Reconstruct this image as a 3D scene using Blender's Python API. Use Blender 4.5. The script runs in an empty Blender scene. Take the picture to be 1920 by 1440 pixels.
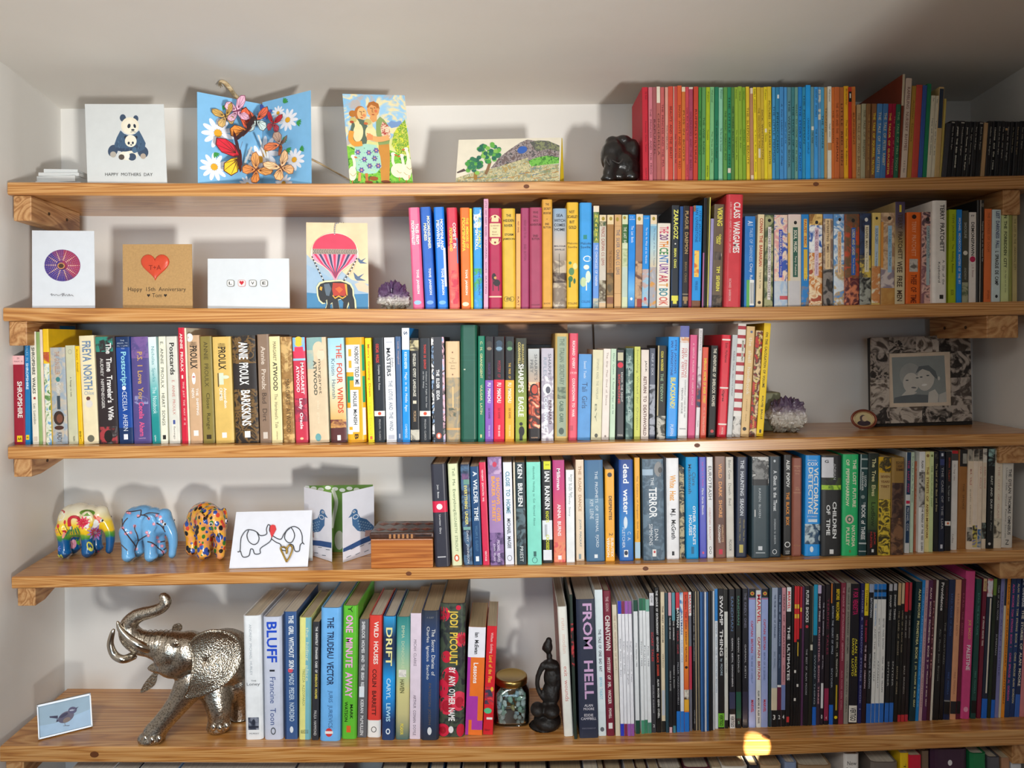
import bpy, bmesh, math, random
import numpy as np
from mathutils import Vector, Matrix, Quaternion
from mathutils.bvhtree import BVHTree

random.seed(7)
SC = bpy.context.scene
COL = SC.collection

# ---------------------------------------------------------------- camera
F = 1360.0            # focal length in pixels of the 1920 x 1440 frame
EYE = 1.55            # eye height above the floor
DW = 1.608            # camera to back wall
DF = 1.378            # camera to front edge of the shelves
ROLL = math.radians(0.5)
PX, PY = 960.0, 640.0  # principal point
cam_d = bpy.data.cameras.new('camera')
cam = bpy.data.objects.new('camera', cam_d)
COL.objects.link(cam)
cam.location = (0, -DW, EYE)
cam.rotation_euler = (math.pi / 2, ROLL, 0)
cam_d.sensor_width = 36.0
cam_d.lens = 36.0 * F / 1920.0
cam_d.shift_y = -(720.0 - PY) / 1920.0
cam_d.clip_start = 0.01
SC.camera = cam

# ---------------------------------------------------------------- world, lights, exposure
SC.view_settings.view_transform = 'Standard'
SC.view_settings.look = 'None'
SC.view_settings.gamma = 1.0
SC.view_settings.use_curve_mapping = False
SC.view_settings.exposure = 0.12
W = bpy.data.worlds.new('world')
SC.world = W
W.use_nodes = True
W.node_tree.nodes['Background'].inputs[0].default_value = (1.0, 0.92, 0.84, 1)
W.node_tree.nodes['Background'].inputs[1].default_value = 0.045


P_SUN = (0.459, -0.228, EYE - 0.775)   # where the sliver of direct sun falls on the fifth shelf


def lamp(name, kind, loc, target, energy, color=(1, 1, 1), **kw):
    d = bpy.data.lights.new(name, kind)
    d.energy = energy
    d.color = color
    for k, v in kw.items():
        setattr(d, k, v)
    o = bpy.data.objects.new(name, d)
    COL.objects.link(o)
    o.location = loc
    o.rotation_euler = (Vector(target) - Vector(loc)).to_track_quat('-Z', 'Y').to_euler()
    return o


# low window behind the camera (compact sunlit pane) and the sky seen through the wider window
lamp('window_sunlit_pane', 'AREA', (0.95, -2.75, EYE - 0.68), (-0.48, 0, EYE + 0.38), 5.5,
     (1.0, 0.98, 0.94), shape='RECTANGLE', size=0.17, size_y=0.22, spread=math.radians(52))
lamp('window_sky', 'AREA', (-0.15, -2.9, EYE - 0.10), (-0.95, 0, EYE - 0.55), 3.2,
     (0.58, 0.79, 1.0), shape='RECTANGLE', size=0.9, size_y=0.7, spread=math.radians(85))
lamp('roof_window', 'AREA', (-0.40, -1.75, EYE + 0.56), (-0.30, 0, EYE - 0.75), 6.2,
     (1.0, 0.98, 0.94), shape='RECTANGLE', size=0.8, size_y=0.5, spread=math.radians(95))  # soft overhead lamp, added to brighten the shelf tops
lamp('sunbeam', 'SPOT', (0.45, -2.7, EYE + 0.62), (P_SUN[0], P_SUN[1], P_SUN[2]), 2600,
     (1.0, 0.92, 0.76), spot_size=math.radians(0.98), spot_blend=0.12, shadow_soft_size=0.004)

# ---------------------------------------------------------------- projection helpers


def unroll(x, y):
    c, s = math.cos(ROLL), math.sin(ROLL)
    dx, dy = x - PX, y - PY
    return PX + c * dx - s * dy, PY + s * dx + c * dy


def P(x, y, z):
    """photo pixel at distance z from the camera plane -> point in the room"""
    u, v = unroll(x, y)
    return Vector(((u - PX) * z / F, z - DW, EYE + (PY - v) * z / F))


# ---------------------------------------------------------------- materials
MATS = {}


def lin(c):
    return c / 12.92 if c <= 0.04045 else ((c + 0.055) / 1.055) ** 2.4


def rgb(h):
    if isinstance(h, (tuple, list)):
        return tuple(lin(v / 255.0) for v in h)
    if len(h) == 3:
        h = ''.join(a + a for a in h)
    return tuple(lin(int(h[i:i + 2], 16) / 255.0) for i in (0, 2, 4))


def newmat(name):
    m = bpy.data.materials.new(name)
    m.use_nodes = True
    nt = m.node_tree
    b = nt.nodes['Principled BSDF']
    return m, nt, b


def N(nt, typ, **kw):
    n = nt.nodes.new(typ)
    for k, v in kw.items():
        setattr(n, k, v)
    return n


def coords(nt, kind='Object', scale=(1, 1, 1), loc=(0, 0, 0), rand=False):
    tc = N(nt, 'ShaderNodeTexCoord')
    mp = N(nt, 'ShaderNodeMapping')
    mp.inputs['Scale'].default_value = scale
    mp.inputs['Location'].default_value = loc
    src = tc.outputs[kind]
    if rand:
        oi = N(nt, 'ShaderNodeObjectInfo')
        ml = N(nt, 'ShaderNodeMath', operation='MULTIPLY')
        ml.inputs[1].default_value = 37.0
        nt.links.new(oi.outputs['Random'], ml.inputs[0])
        ad = N(nt, 'ShaderNodeVectorMath', operation='ADD')
        nt.links.new(src, ad.inputs[0])
        nt.links.new(ml.outputs[0], ad.inputs[1])
        src = ad.outputs[0]
    nt.links.new(src, mp.inputs['Vector'])
    return mp.outputs['Vector']


def ramp(nt, stops, interp='LINEAR'):
    r = N(nt, 'ShaderNodeValToRGB')
    cr = r.color_ramp
    cr.interpolation = interp
    while len(cr.elements) > 1:
        cr.elements.remove(cr.elements[-1])
    cr.elements[0].position = stops[0][0]
    cr.elements[0].color = (*stops[0][1], 1)
    for p, c in stops[1:]:
        e = cr.elements.new(p)
        e.color = (*c, 1)
    return r


def plain(col, rough=0.55, var=0.06, metal=0.0, coat=0.0, scale=60, spec=0.4):
    """painted / printed / cloth surface: one colour with faint mottling"""
    key = ('plain', str(col), rough, var, metal, coat, scale, spec)
    if key in MATS:
        return MATS[key]
    m, nt, b = newmat('plain_' + str(col))
    c = rgb(col)
    v = coords(nt, 'Object', rand=True)
    no = N(nt, 'ShaderNodeTexNoise')
    no.inputs['Scale'].default_value = scale
    no.inputs['Detail'].default_value = 3
    nt.links.new(v, no.inputs['Vector'])
    r = ramp(nt, [(0.3, tuple(x * (1 - var) for x in c)), (0.7, tuple(min(1, x * (1 + var) + var * 0.02) for x in c))])
    nt.links.new(no.outputs['Fac'], r.inputs['Fac'])
    nt.links.new(r.outputs['Color'], b.inputs['Base Color'])
    b.inputs['Roughness'].default_value = rough
    b.inputs['Metallic'].default_value = metal
    b.inputs['Coat Weight'].default_value = coat
    b.inputs['Specular IOR Level'].default_value = spec
    MATS[key] = m
    return m


def art(pal, scale=26.0, dist=1.2):
    """illustrated print: blotches of several colours"""
    key = ('art', pal, scale)
    if key in MATS:
        return MATS[key]
    cs = [rgb(x) for x in pal.split('-')]
    m, nt, b = newmat('illustration')
    v = coords(nt, 'Object', rand=True)
    no = N(nt, 'ShaderNodeTexNoise')
    no.inputs['Scale'].default_value = scale * 2.2
    no.inputs['Detail'].default_value = 4
    no.inputs['Distortion'].default_value = dist
    nt.links.new(v, no.inputs['Vector'])
    st = []
    n = len(cs)
    for i, c in enumerate(cs):
        st.append((0.33 + 0.34 * i / max(1, n - 1) - (0.34 / n) * 0.5 if i else 0.0, c))
    r = ramp(nt, st, 'LINEAR' if n < 3 else 'EASE')
    nt.links.new(no.outputs['Fac'], r.inputs['Fac'])
    nt.links.new(r.outputs['Color'], b.inputs['Base Color'])
    b.inputs['Roughness'].default_value = 0.5
    MATS[key] = m
    return m


def attr_mat(rough=0.5):
    key = ('attr', rough)
    if key in MATS:
        return MATS[key]
    m, nt, b = newmat('printed_gradient')
    a = N(nt, 'ShaderNodeVertexColor', layer_name='Col')
    nt.links.new(a.outputs['Color'], b.inputs['Base Color'])
    b.inputs['Roughness'].default_value = rough
    MATS[key] = m
    return m


def page_mat(tone='e6d9bd'):
    key = ('page', tone)
    if key in MATS:
        return MATS[key]
    m, nt, b = newmat('page_edges')
    c = rgb(tone)
    v = coords(nt, 'Object', (1400, 8, 8), rand=True)
    no = N(nt, 'ShaderNodeTexNoise')
    no.inputs['Scale'].default_value = 1.0
    no.inputs['Detail'].default_value = 2
    nt.links.new(v, no.inputs['Vector'])
    r = ramp(nt, [(0.35, tuple(x * 0.72 for x in c)), (0.65, c)])
    nt.links.new(no.outputs['Fac'], r.inputs['Fac'])
    nt.links.new(r.outputs['Color'], b.inputs['Base Color'])
    b.inputs['Roughness'].default_value = 0.85
    MATS[key] = m
    return m


def wood(name, dark, mid, light, along='X', rough=0.42, ring=34.0, contrast=1.0, coat=0.15):
    key = ('wood', name)
    if key in MATS:
        return MATS[key]
    m, nt, b = newmat(name)
    sc = {'X': (0.55, 9, 20), 'Y': (9, 0.8, 9), 'Z': (9, 9, 0.8)}[along]
    v = coords(nt, 'Object', sc, rand=True)
    n1 = N(nt, 'ShaderNodeTexNoise')
    n1.inputs['Scale'].default_value = 1.6
    n1.inputs['Detail'].default_value = 3
    n1.inputs['Distortion'].default_value = 0.6
    nt.links.new(v, n1.inputs['Vector'])
    mu = N(nt, 'ShaderNodeMath', operation='MULTIPLY')
    mu.inputs[1].default_value = ring
    nt.links.new(n1.outputs['Fac'], mu.inputs[0])
    fr = N(nt, 'ShaderNodeMath', operation='PINGPONG')
    fr.inputs[1].default_value = 1.0
    nt.links.new(mu.outputs[0], fr.inputs[0])
    v2 = coords(nt, 'Object', tuple(s * 22 if s > 5 else s * 6 for s in sc), rand=True)
    n2 = N(nt, 'ShaderNodeTexNoise')
    n2.inputs['Scale'].default_value = 2.0
    n2.inputs['Detail'].default_value = 4
    nt.links.new(v2, n2.inputs['Vector'])
    mx = N(nt, 'ShaderNodeMath', operation='MULTIPLY_ADD')
    mx.inputs[1].default_value = 0.62 * contrast
    nt.links.new(fr.outputs[0], mx.inputs[0])
    m3 = N(nt, 'ShaderNodeMath', operation='MULTIPLY')
    m3.inputs[1].default_value = 0.45
    nt.links.new(n2.outputs['Fac'], m3.inputs[0])
    nt.links.new(m3.outputs[0], mx.inputs[2])
    r = ramp(nt, [(0.1, rgb(dark)), (0.45, rgb(mid)), (0.85, rgb(light))])
    nt.links.new(mx.outputs[0], r.inputs['Fac'])
    nt.links.new(r.outputs['Color'], b.inputs['Base Color'])
    b.inputs['Roughness'].default_value = rough
    b.inputs['Coat Weight'].default_value = coat
    b.inputs['Coat Roughness'].default_value = 0.25
    bp = N(nt, 'ShaderNodeBump')
    bp.inputs['Strength'].default_value = 0.12
    bp.inputs['Distance'].default_value = 0.002
    nt.links.new(n2.outputs['Fac'], bp.inputs['Height'])
    nt.links.new(bp.outputs['Normal'], b.inputs['Normal'])
    MATS[key] = m
    return m


def plaster(col, name='plaster'):
    m, nt, b = newmat(name)
    v = coords(nt, 'Object')
    n1 = N(nt, 'ShaderNodeTexNoise')
    n1.inputs['Scale'].default_value = 2.5
    n1.inputs['Detail'].default_value = 5
    nt.links.new(v, n1.inputs['Vector'])
    c = rgb(col)
    r = ramp(nt, [(0.3, tuple(x * 0.96 for x in c)), (0.7, c)])
    nt.links.new(n1.outputs['Fac'], r.inputs['Fac'])
    nt.links.new(r.outputs['Color'], b.inputs['Base Color'])
    b.inputs['Roughness'].default_value = 0.85
    n2 = N(nt, 'ShaderNodeTexNoise')
    n2.inputs['Scale'].default_value = 14
    n2.inputs['Detail'].default_value = 6
    nt.links.new(v, n2.inputs['Vector'])
    bp = N(nt, 'ShaderNodeBump')
    bp.inputs['Strength'].default_value = 0.12
    bp.inputs['Distance'].default_value = 0.01
    nt.links.new(n2.outputs['Fac'], bp.inputs['Height'])
    nt.links.new(bp.outputs['Normal'], b.inputs['Normal'])
    return m


# ---------------------------------------------------------------- object helpers


def empty(name, loc=(0, 0, 0), mat=None):
    o = bpy.data.objects.new(name, None)
    COL.objects.link(o)
    o.empty_display_size = 0.02
    if mat is not None:
        o.matrix_world = mat
    else:
        o.location = loc
    return o


def tag(o, label=None, cat=None, group=None, kind=None):
    if label:
        o['label'] = label
    if cat:
        o['category'] = cat
    if group:
        o['group'] = group
    if kind:
        o['kind'] = kind
    return o


def mesh(name, verts, faces, mats, parent=None, fmats=None, smooth=False, cols=None):
    me = bpy.data.meshes.new(name)
    me.from_pydata([tuple(v) for v in verts], [], faces)
    if not isinstance(mats, (list, tuple)):
        mats = [mats]
    for m in mats:
        me.materials.append(m)
    if fmats is not None:
        me.polygons.foreach_set('material_index', fmats)
    if smooth:
        me.polygons.foreach_set('use_smooth', [True] * len(me.polygons))
    if cols is not None:
        ca = me.color_attributes.new('Col', 'FLOAT_COLOR', 'POINT')
        ca.data.foreach_set('color', np.array(cols, dtype=np.float32).ravel())
    me.update()
    o = bpy.data.objects.new(name, me)
    COL.objects.link(o)
    if parent is not None:
        o.parent = parent
    return o


BOXF = [(0, 1, 3, 2), (4, 6, 7, 5), (0, 4, 5, 1), (2, 3, 7, 6), (0, 2, 6, 4), (1, 5, 7, 3)]


def boxv(a, b):
    return [(x, y, z) for x in (a[0], b[0]) for y in (a[1], b[1]) for z in (a[2], b[2])]


class MB:
    """collects pieces of one part (several materials allowed)"""

    def __init__(s):
        s.v, s.f, s.m, s.mats = [], [], [], []

    def mi(s, mat):
        if mat not in s.mats:
            s.mats.append(mat)
        return s.mats.index(mat)

    def add(s, verts, faces, mat):
        o = len(s.v)
        s.v += [tuple(v) for v in verts]
        k = s.mi(mat)
        for f in faces:
            s.f.append(tuple(i + o for i in f))
            s.m.append(k)
        return s

    def box(s, a, b, mat):
        return s.add(boxv(a, b), BOXF, mat)

    def build(s, name, parent=None, smooth=False):
        if not s.f:
            return None
        return mesh(name, s.v, s.f, s.mats, parent, s.m, smooth)


def bevel_obj(o, w=0.002, seg=2):
    md = o.modifiers.new('bevel', 'BEVEL')
    md.width = w
    md.segments = seg
    md.limit_method = 'ANGLE'
    return o


def tube(pts, radii, n=8, cap=True):
    """tube through points; radii one number or a list"""
    pts = [Vector(p) for p in pts]
    if not isinstance(radii, (list, tuple)):
        radii = [radii] * len(pts)
    vs, fs = [], []
    up = Vector((0, 0, 1))
    prev = None
    for i, p in enumerate(pts):
        t = (pts[min(i + 1, len(pts) - 1)] - pts[max(i - 1, 0)]).normalized()
        if prev is None:
            a = t.cross(up)
            if a.length < 1e-3:
                a = t.cross(Vector((1, 0, 0)))
            a.normalize()
        else:
            a = (prev - t * prev.dot(t)).normalized()
        prev = a
        b = t.cross(a)
        for k in range(n):
            q = 2 * math.pi * k / n
            vs.append(p + (a * math.cos(q) + b * math.sin(q)) * radii[i])
    for i in range(len(pts) - 1):
        for k in range(n):
            k2 = (k + 1) % n
            fs.append((i * n + k, i * n + k2, (i + 1) * n + k2, (i + 1) * n + k))
    if cap:
        fs.append(tuple(range(n)))
        fs.append(tuple((len(pts) - 1) * n + k for k in range(n)))
    return vs, fs


def spline(pts, n=6):
    """Catmull-Rom through points (tuples of any length)"""
    out = []
    m = len(pts)
    for i in range(m - 1):
        p0, p1, p2, p3 = (np.array(pts[max(0, i - 1)], float), np.array(pts[i], float),
                          np.array(pts[i + 1], float), np.array(pts[min(m - 1, i + 2)], float))
        for k in range(n):
            t = k / n
            out.append(tuple(0.5 * (2 * p1 + (p2 - p0) * t + (2 * p0 - 5 * p1 + 4 * p2 - p3) * t * t
                                    + (3 * p1 - p0 - 3 * p2 + p3) * t ** 3)))
    out.append(tuple(float(a) for a in pts[-1]))
    return out


def blob(spheres, voxel, smooth_it=4, name='blob'):
    """one continuous surface grown over overlapping ellipsoids: (centre, radii or radius[, rotation])"""
    bm = bmesh.new()
    for sp in spheres:
        c, r = sp[0], sp[1]
        if not isinstance(r, (tuple, list)):
            r = (r, r, r)
        M = Matrix.Translation(Vector(c))
        if len(sp) > 2:
            M = M @ sp[2]
        M = M @ Matrix.Diagonal((r[0], r[1], r[2], 1))
        bmesh.ops.create_icosphere(bm, subdivisions=3 if max(r) > voxel * 4 else 2, radius=1.0, matrix=M)
    me = bpy.data.meshes.new(name)
    bm.to_mesh(me)
    bm.free()
    o = bpy.data.objects.new(name, me)
    COL.objects.link(o)
    rm = o.modifiers.new('remesh', 'REMESH')
    rm.mode = 'VOXEL'
    rm.voxel_size = voxel
    sm = o.modifiers.new('smooth', 'SMOOTH')
    sm.factor = 0.5
    sm.iterations = smooth_it
    dg = bpy.context.evaluated_depsgraph_get()
    out = bpy.data.meshes.new_from_object(o.evaluated_get(dg))
    bpy.data.objects.remove(o)
    out.polygons.foreach_set('use_smooth', [True] * len(out.polygons))
    return out


def chain(pts, n=5):
    """spheres along a path of (x, y, z, r)"""
    return [((q[0], q[1], q[2]), q[3]) for q in spline(pts, n)]


# ---------------------------------------------------------------- lettering cache
TEXTS = {}


def want(txt, bold):
    TEXTS.setdefault((txt, bold), None)


def bake_texts():
    todo = []
    for (t, b), v in TEXTS.items():
        if v is not None:
            continue
        cu = bpy.data.curves.new('t', 'FONT')
        cu.body = t.replace(' ', '  ')
        cu.size = 1.0
        cu.resolution_u = 2
        cu.fill_mode = 'FRONT'
        if b:
            cu.offset = 0.022
        o = bpy.data.objects.new('t', cu)
        COL.objects.link(o)
        todo.append(((t, b), o, cu))
    bpy.context.view_layer.update()
    dg = bpy.context.evaluated_depsgraph_get()
    for k, o, cu in todo:
        me = bpy.data.meshes.new_from_object(o.evaluated_get(dg))
        nv = len(me.vertices)
        co = np.zeros(nv * 3)
        me.vertices.foreach_get('co', co)
        co = co.reshape(-1, 3)[:, :2]
        fs = [tuple(p.vertices) for p in me.polygons]
        if nv:
            mn, mx = co.min(0), co.max(0)
            co = (co - mn) / np.maximum(mx - mn, 1e-6)
            TEXTS[k] = (co, fs, float((mx - mn)[0] / max(1e-6, (mx - mn)[1])))
        else:
            TEXTS[k] = (co, fs, 1.0)
        bpy.data.meshes.remove(me)
        bpy.data.objects.remove(o)
        bpy.data.curves.remove(cu)

# ================================================================ the room
WALL = plaster('eeebe5', 'wall_plaster')
CEILM = plaster('ece8e0', 'ceiling_plaster')
XL_BACK, XR_BACK = -0.998, 1.021
ZC = EYE + 0.524          # height where wall meets ceiling
SLOPE = 0.07


def wall_x_left(y, z):
    """the old left wall bulges inwards towards the room above the lowest shelf"""
    t = min(1.0, max(0.0, (-y) / 0.23))
    k = min(1.0, max(0.0, (z - (EYE - 0.72)) / 0.2))
    return XL_BACK + (0.030 * k) * t ** 1.1


def grid(name, fn, nu, nv, mat, smooth=True):
    vs, fs = [], []
    for i in range(nu + 1):
        for j in range(nv + 1):
            vs.append(fn(i / nu, j / nv))
    for i in range(nu):
        for j in range(nv):
            a = i * (nv + 1) + j
            fs.append((a, a + 1, a + nv + 2, a + nv + 1))
    o = mesh(name, vs, fs, mat, smooth=smooth)
    tag(o, kind='structure')
    return o


FLOORZ = 0.0


def slab(name, a, b, mat):
    o = mesh(name, boxv(a, b), BOXF, mat)
    return tag(o, kind='structure')


slab('wall_back', (-1.35, 0.0, FLOORZ), (1.35, 0.1, ZC + 0.02), WALL)
grid('wall_left', lambda a, b: (wall_x_left(-3.2 * a ** 2.2, FLOORZ + b * (2.75 - FLOORZ)), 0.02 - 3.2 * a ** 2.2, FLOORZ + b * (2.75 - FLOORZ)), 40, 40, WALL)
slab('wall_right', (XR_BACK, -3.2, FLOORZ), (XR_BACK + 0.1, 0.02, 2.75), WALL)
slab('floor', (-1.3, -3.2, FLOORZ - 0.05), (1.3, 0.1, FLOORZ), wood('floor_boards', '5a3418', '8a5a30', 'a8743f', 'Y', 0.5))
cv = [(-1.35, 0.06, ZC - 0.06 * SLOPE), (1.35, 0.06, ZC - 0.06 * SLOPE), (1.35, -3.2, ZC + 3.2 * SLOPE), (-1.35, -3.2, ZC + 3.2 * SLOPE)]
cv += [(x, y, z + 0.08) for x, y, z in cv]
tag(mesh('ceiling', cv, [(0, 1, 2, 3), (4, 7, 6, 5), (0, 4, 5, 1), (1, 5, 6, 2), (2, 6, 7, 3), (3, 7, 4, 0)], CEILM), kind='structure')

# ---------------------------------------------------------------- shelves
# photo measurements of each board's front top edge, its thickness in metres, left end x, right end x
SHELF_PX = [
    [(14, 341), (300, 343), (620, 344), (850, 341.7), (1020, 339.5), (1450, 337), (1900, 329)],
    [(6, 577), (370, 578), (760, 579.5), (1000, 579), (1450, 575.5), (1900, 565)],
    [(15, 838), (500, 835), (960, 832.5), (1300, 826), (1450, 822), (1900, 813)],
    [(22, 1082), (600, 1070), (960, 1062.5), (1240, 1056.5), (1480, 1051), (1900, 1032)],
    [(0, 1400), (500, 1402), (960, 1400), (1240, 1394), (1460, 1387), (1900, 1369)],
]
SHELF_T = [0.0245, 0.0255, 0.0235, 0.0225, 0.030]
SHELF_PTS = []
for pts in SHELF_PX:
    SHELF_PTS.append([(P(x, y, DF).x, P(x, y, DF).z) for x, y in pts])


def shelf_h(s, x):
    """height of the top of shelf s at room coordinate x"""
    if s == 5:
        return EYE - 1.052
    p = SHELF_PTS[s]
    xs = [a for a, _ in p]
    zs = [b for _, b in p]
    if x <= xs[0]:
        return zs[0]
    if x >= xs[-1]:
        return zs[-1] + (x - xs[-1]) * (zs[-1] - zs[-2]) / (xs[-1] - xs[-2])
    return float(np.interp(x, xs, zs))


PINE = wood('pine_board', '985a24', 'c28440', 'd8a364', 'X', 0.34, ring=30, coat=0.6)
PINE_Y = wood('pine_batten', '8f5a2b', 'b98450', 'cfa06b', 'Y', 0.5, ring=26)
ORD = ['top', 'second', 'third', 'fourth', 'fifth', 'lowest']


def knot(x, y, z, parent, r=0.006):
    mb = MB()
    vs = [(x + r * 1.4 * math.cos(q), y, z + r * math.sin(q)) for q in np.linspace(0, 2 * math.pi, 14)[:-1]]
    mb.add(vs, [tuple(range(13))], plain('6b3a1a', 0.5))
    return mb.build('knot', parent)


def make_shelf(s):
    root = empty('wooden_shelf', (0, 0, 0))
    tag(root, 'long pine shelf board on battens, ' + ['the highest of the shelves', 'second shelf from the top',
        'third shelf from the top', 'fourth shelf from the top', 'fifth shelf from the top', 'lowest, under the jar and comics'][s],
        'shelf', 'pine shelves across the alcove')
    T = SHELF_T[s] if s < 5 else 0.028
    xl = SHELF_PTS[s][0][0] if s < 5 else -0.99
    xr = 1.012
    n = 28
    vs = []
    for i in range(n + 1):
        t = i / n
        xf = xl + (xr - xl) * t
        xb = XL_BACK + 0.006 + (xr - XL_BACK - 0.006) * t
        h = shelf_h(s, xf)
        yf = -(DW - DF)
        e = 0.0022
        vs += [(xb, 0.0, h), (xf, yf + e, h), (xf, yf, h - e), (xf, yf, h - T + e), (xf, yf + e, h - T), (xb, 0.0, h - T)]
    fs = []
    for i in range(n):
        a, b = i * 6, (i + 1) * 6
        for k in range(6):
            k2 = (k + 1) % 6
            fs.append((a + k, a + k2, b + k2, b + k))
    fs.append(tuple(range(6)))
    fs.append(tuple(n * 6 + k for k in reversed(range(6))))
    mesh('board', vs, fs, PINE, root)
    if s in (0, 2, 3):
        for kx in {0: (0.03, 0.58), 2: (0.35,), 3: (-0.2, 0.25)}[s]:
            knot(kx, -(DW - DF) - 0.0004, shelf_h(s, kx) - T * 0.4, root, 0.004)
    if s == 4:
        knot(-0.80, -(DW - DF) - 0.0004, shelf_h(4, -0.8) - 0.014, root, 0.006)
        # dowel plug in the top of the board
        kx = P(1437, 1390, DF + 0.01).x
        mb = MB()
        q = [(kx + 0.008 * math.cos(a), -(DW - DF) + 0.012 + 0.008 * math.sin(a), shelf_h(4, kx) + 0.0004) for a in np.linspace(0, 2 * math.pi, 17)[:-1]]
        mb.add(q, [tuple(range(16))], plain('8a5a30', 0.5))
        mb.build('dowel_plug', root)
    # battens under the two ends
    specs = {0: ('box', 0.048, 0.19), 1: ('box', 0.046, 0.19), 2: ('taper', 0.034, 0.17), 3: ('taper', 0.034, 0.14), 4: ('box', 0.04, 0.19), 5: ('box', 0.04, 0.19)}
    kind, hh, ln = specs[s]
    for side in (-1, 1):
        if side < 0:
            x0, x1 = xl + 0.008, xl + 0.042
            yf = -(DW - DF) + 0.004
        else:
            x0, x1 = {0: (0.942, 0.975), 1: (0.905, 0.965), 2: (0.93, 0.99), 3: (0.93, 0.99), 4: (0.95, 1.0), 5: (0.95, 1.0)}[s]
            if s == 1:
                yf = -(DW - DF) + 0.004
            else:
                yf = -(DW - DF) + 0.01
        h = min(shelf_h(s, x0), shelf_h(s, x1)) - T - 0.0003
        if s == 1 and side > 0:
            hh2 = 0.043
        else:
            hh2 = hh
        yb = yf + ln
        hb = hh2 if kind == 'box' else hh2 * 0.35
        sh = -0.02 if side < 0 else 0.0
        vs = [(x0, yf, h), (x1, yf, h), (x1, yf, h - hh2), (x0, yf, h - hh2),
              (x0 + sh, yb, h), (x1 + sh, yb, h), (x1 + sh, yb, h - hb), (x0 + sh, yb, h - hb)]
        if kind == 'taper':
            ym = yf + 0.035
            vs += [(x0 + sh * .2, ym, h - hh2), (x1 + sh * .2, ym, h - hh2), (x1 + sh * .2, ym, h), (x0 + sh * .2, ym, h)]
            fs = [(0, 1, 2, 3), (0, 11, 10, 1), (11, 4, 5, 10), (3, 2, 9, 8), (8, 9, 6, 7), (1, 10, 9, 2), (10, 5, 6, 9), (0, 3, 8, 11), (11, 8, 7, 4), (4, 7, 6, 5)]
        else:
            fs = [(0, 1, 2, 3), (4, 7, 6, 5), (0, 4, 5, 1), (3, 2, 6, 7), (1, 5, 6, 2), (0, 3, 7, 4)]
        br = mesh('batten', vs, fs, PINE_Y, root)
        bevel_obj(br, 0.0015, 2)
        # screw heads on the side that faces the shelves
        for q in (0.33, 0.7):
            if kind == 'taper' and q > 0.5:
                continue
            yy = yf + ln * q
            xx = (x1 + sh * q) if side < 0 else x0
            zz = h - hh2 * (0.5 if kind == 'box' else 0.35)
            vs2, fs2 = tube([(xx - 0.002, yy, zz), (xx + 0.0012 * (1 if side < 0 else -1), yy, zz)], 0.0032, 10)
            mesh('screw_head', vs2, fs2, plain('4a3422', 0.5, metal=0.3), br)


for s in range(6):
    make_shelf(s)

# packing block fixed to the wall behind the books of the third shelf, and a cable on the wall
a, b = P(934, 606, 1.57), P(1064, 645, 1.57)
o = mesh('wall_block', boxv((a.x, -0.04, b.z), (b.x, -0.001, a.z)), BOXF, wood('block_wood', '5c3b20', '80552f', '96683c', 'X', 0.5))
tag(o, 'brown wooden block on the wall behind the third shelf books', 'block')
pts = [P(1112, 604, 1.6), P(1113, 625, 1.6), P(1114, 660, 1.6), P(1114, 790, 1.6)]
pts = [(p.x, -0.004, p.z) for p in pts]
vs, fs = tube(pts, 0.002, 8)
o = mesh('wall_cable', vs, fs, plain('6b5a48', 0.5))
tag(o, 'thin brown cable running down the wall behind the third shelf', 'cable')

# unseen door-shaped panel right of the camera, added to shade the right half
droot = empty('door_1', (0.79, -1.36, 0))
tag(droot, kind='structure')
mesh('door_leaf', boxv((0.0, -0.02, 0.01), (0.72, 0.02, 2.0)), BOXF, plain('e2ddd0', 0.5), droot)
vs, fs = tube([(0.07, -0.02, 1.0), (0.07, -0.06, 1.0), (0.16, -0.06, 1.0)], 0.009, 10)
mesh('door_handle', vs, fs, plain('b8b0a0', 0.3, metal=1.0), droot)

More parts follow.
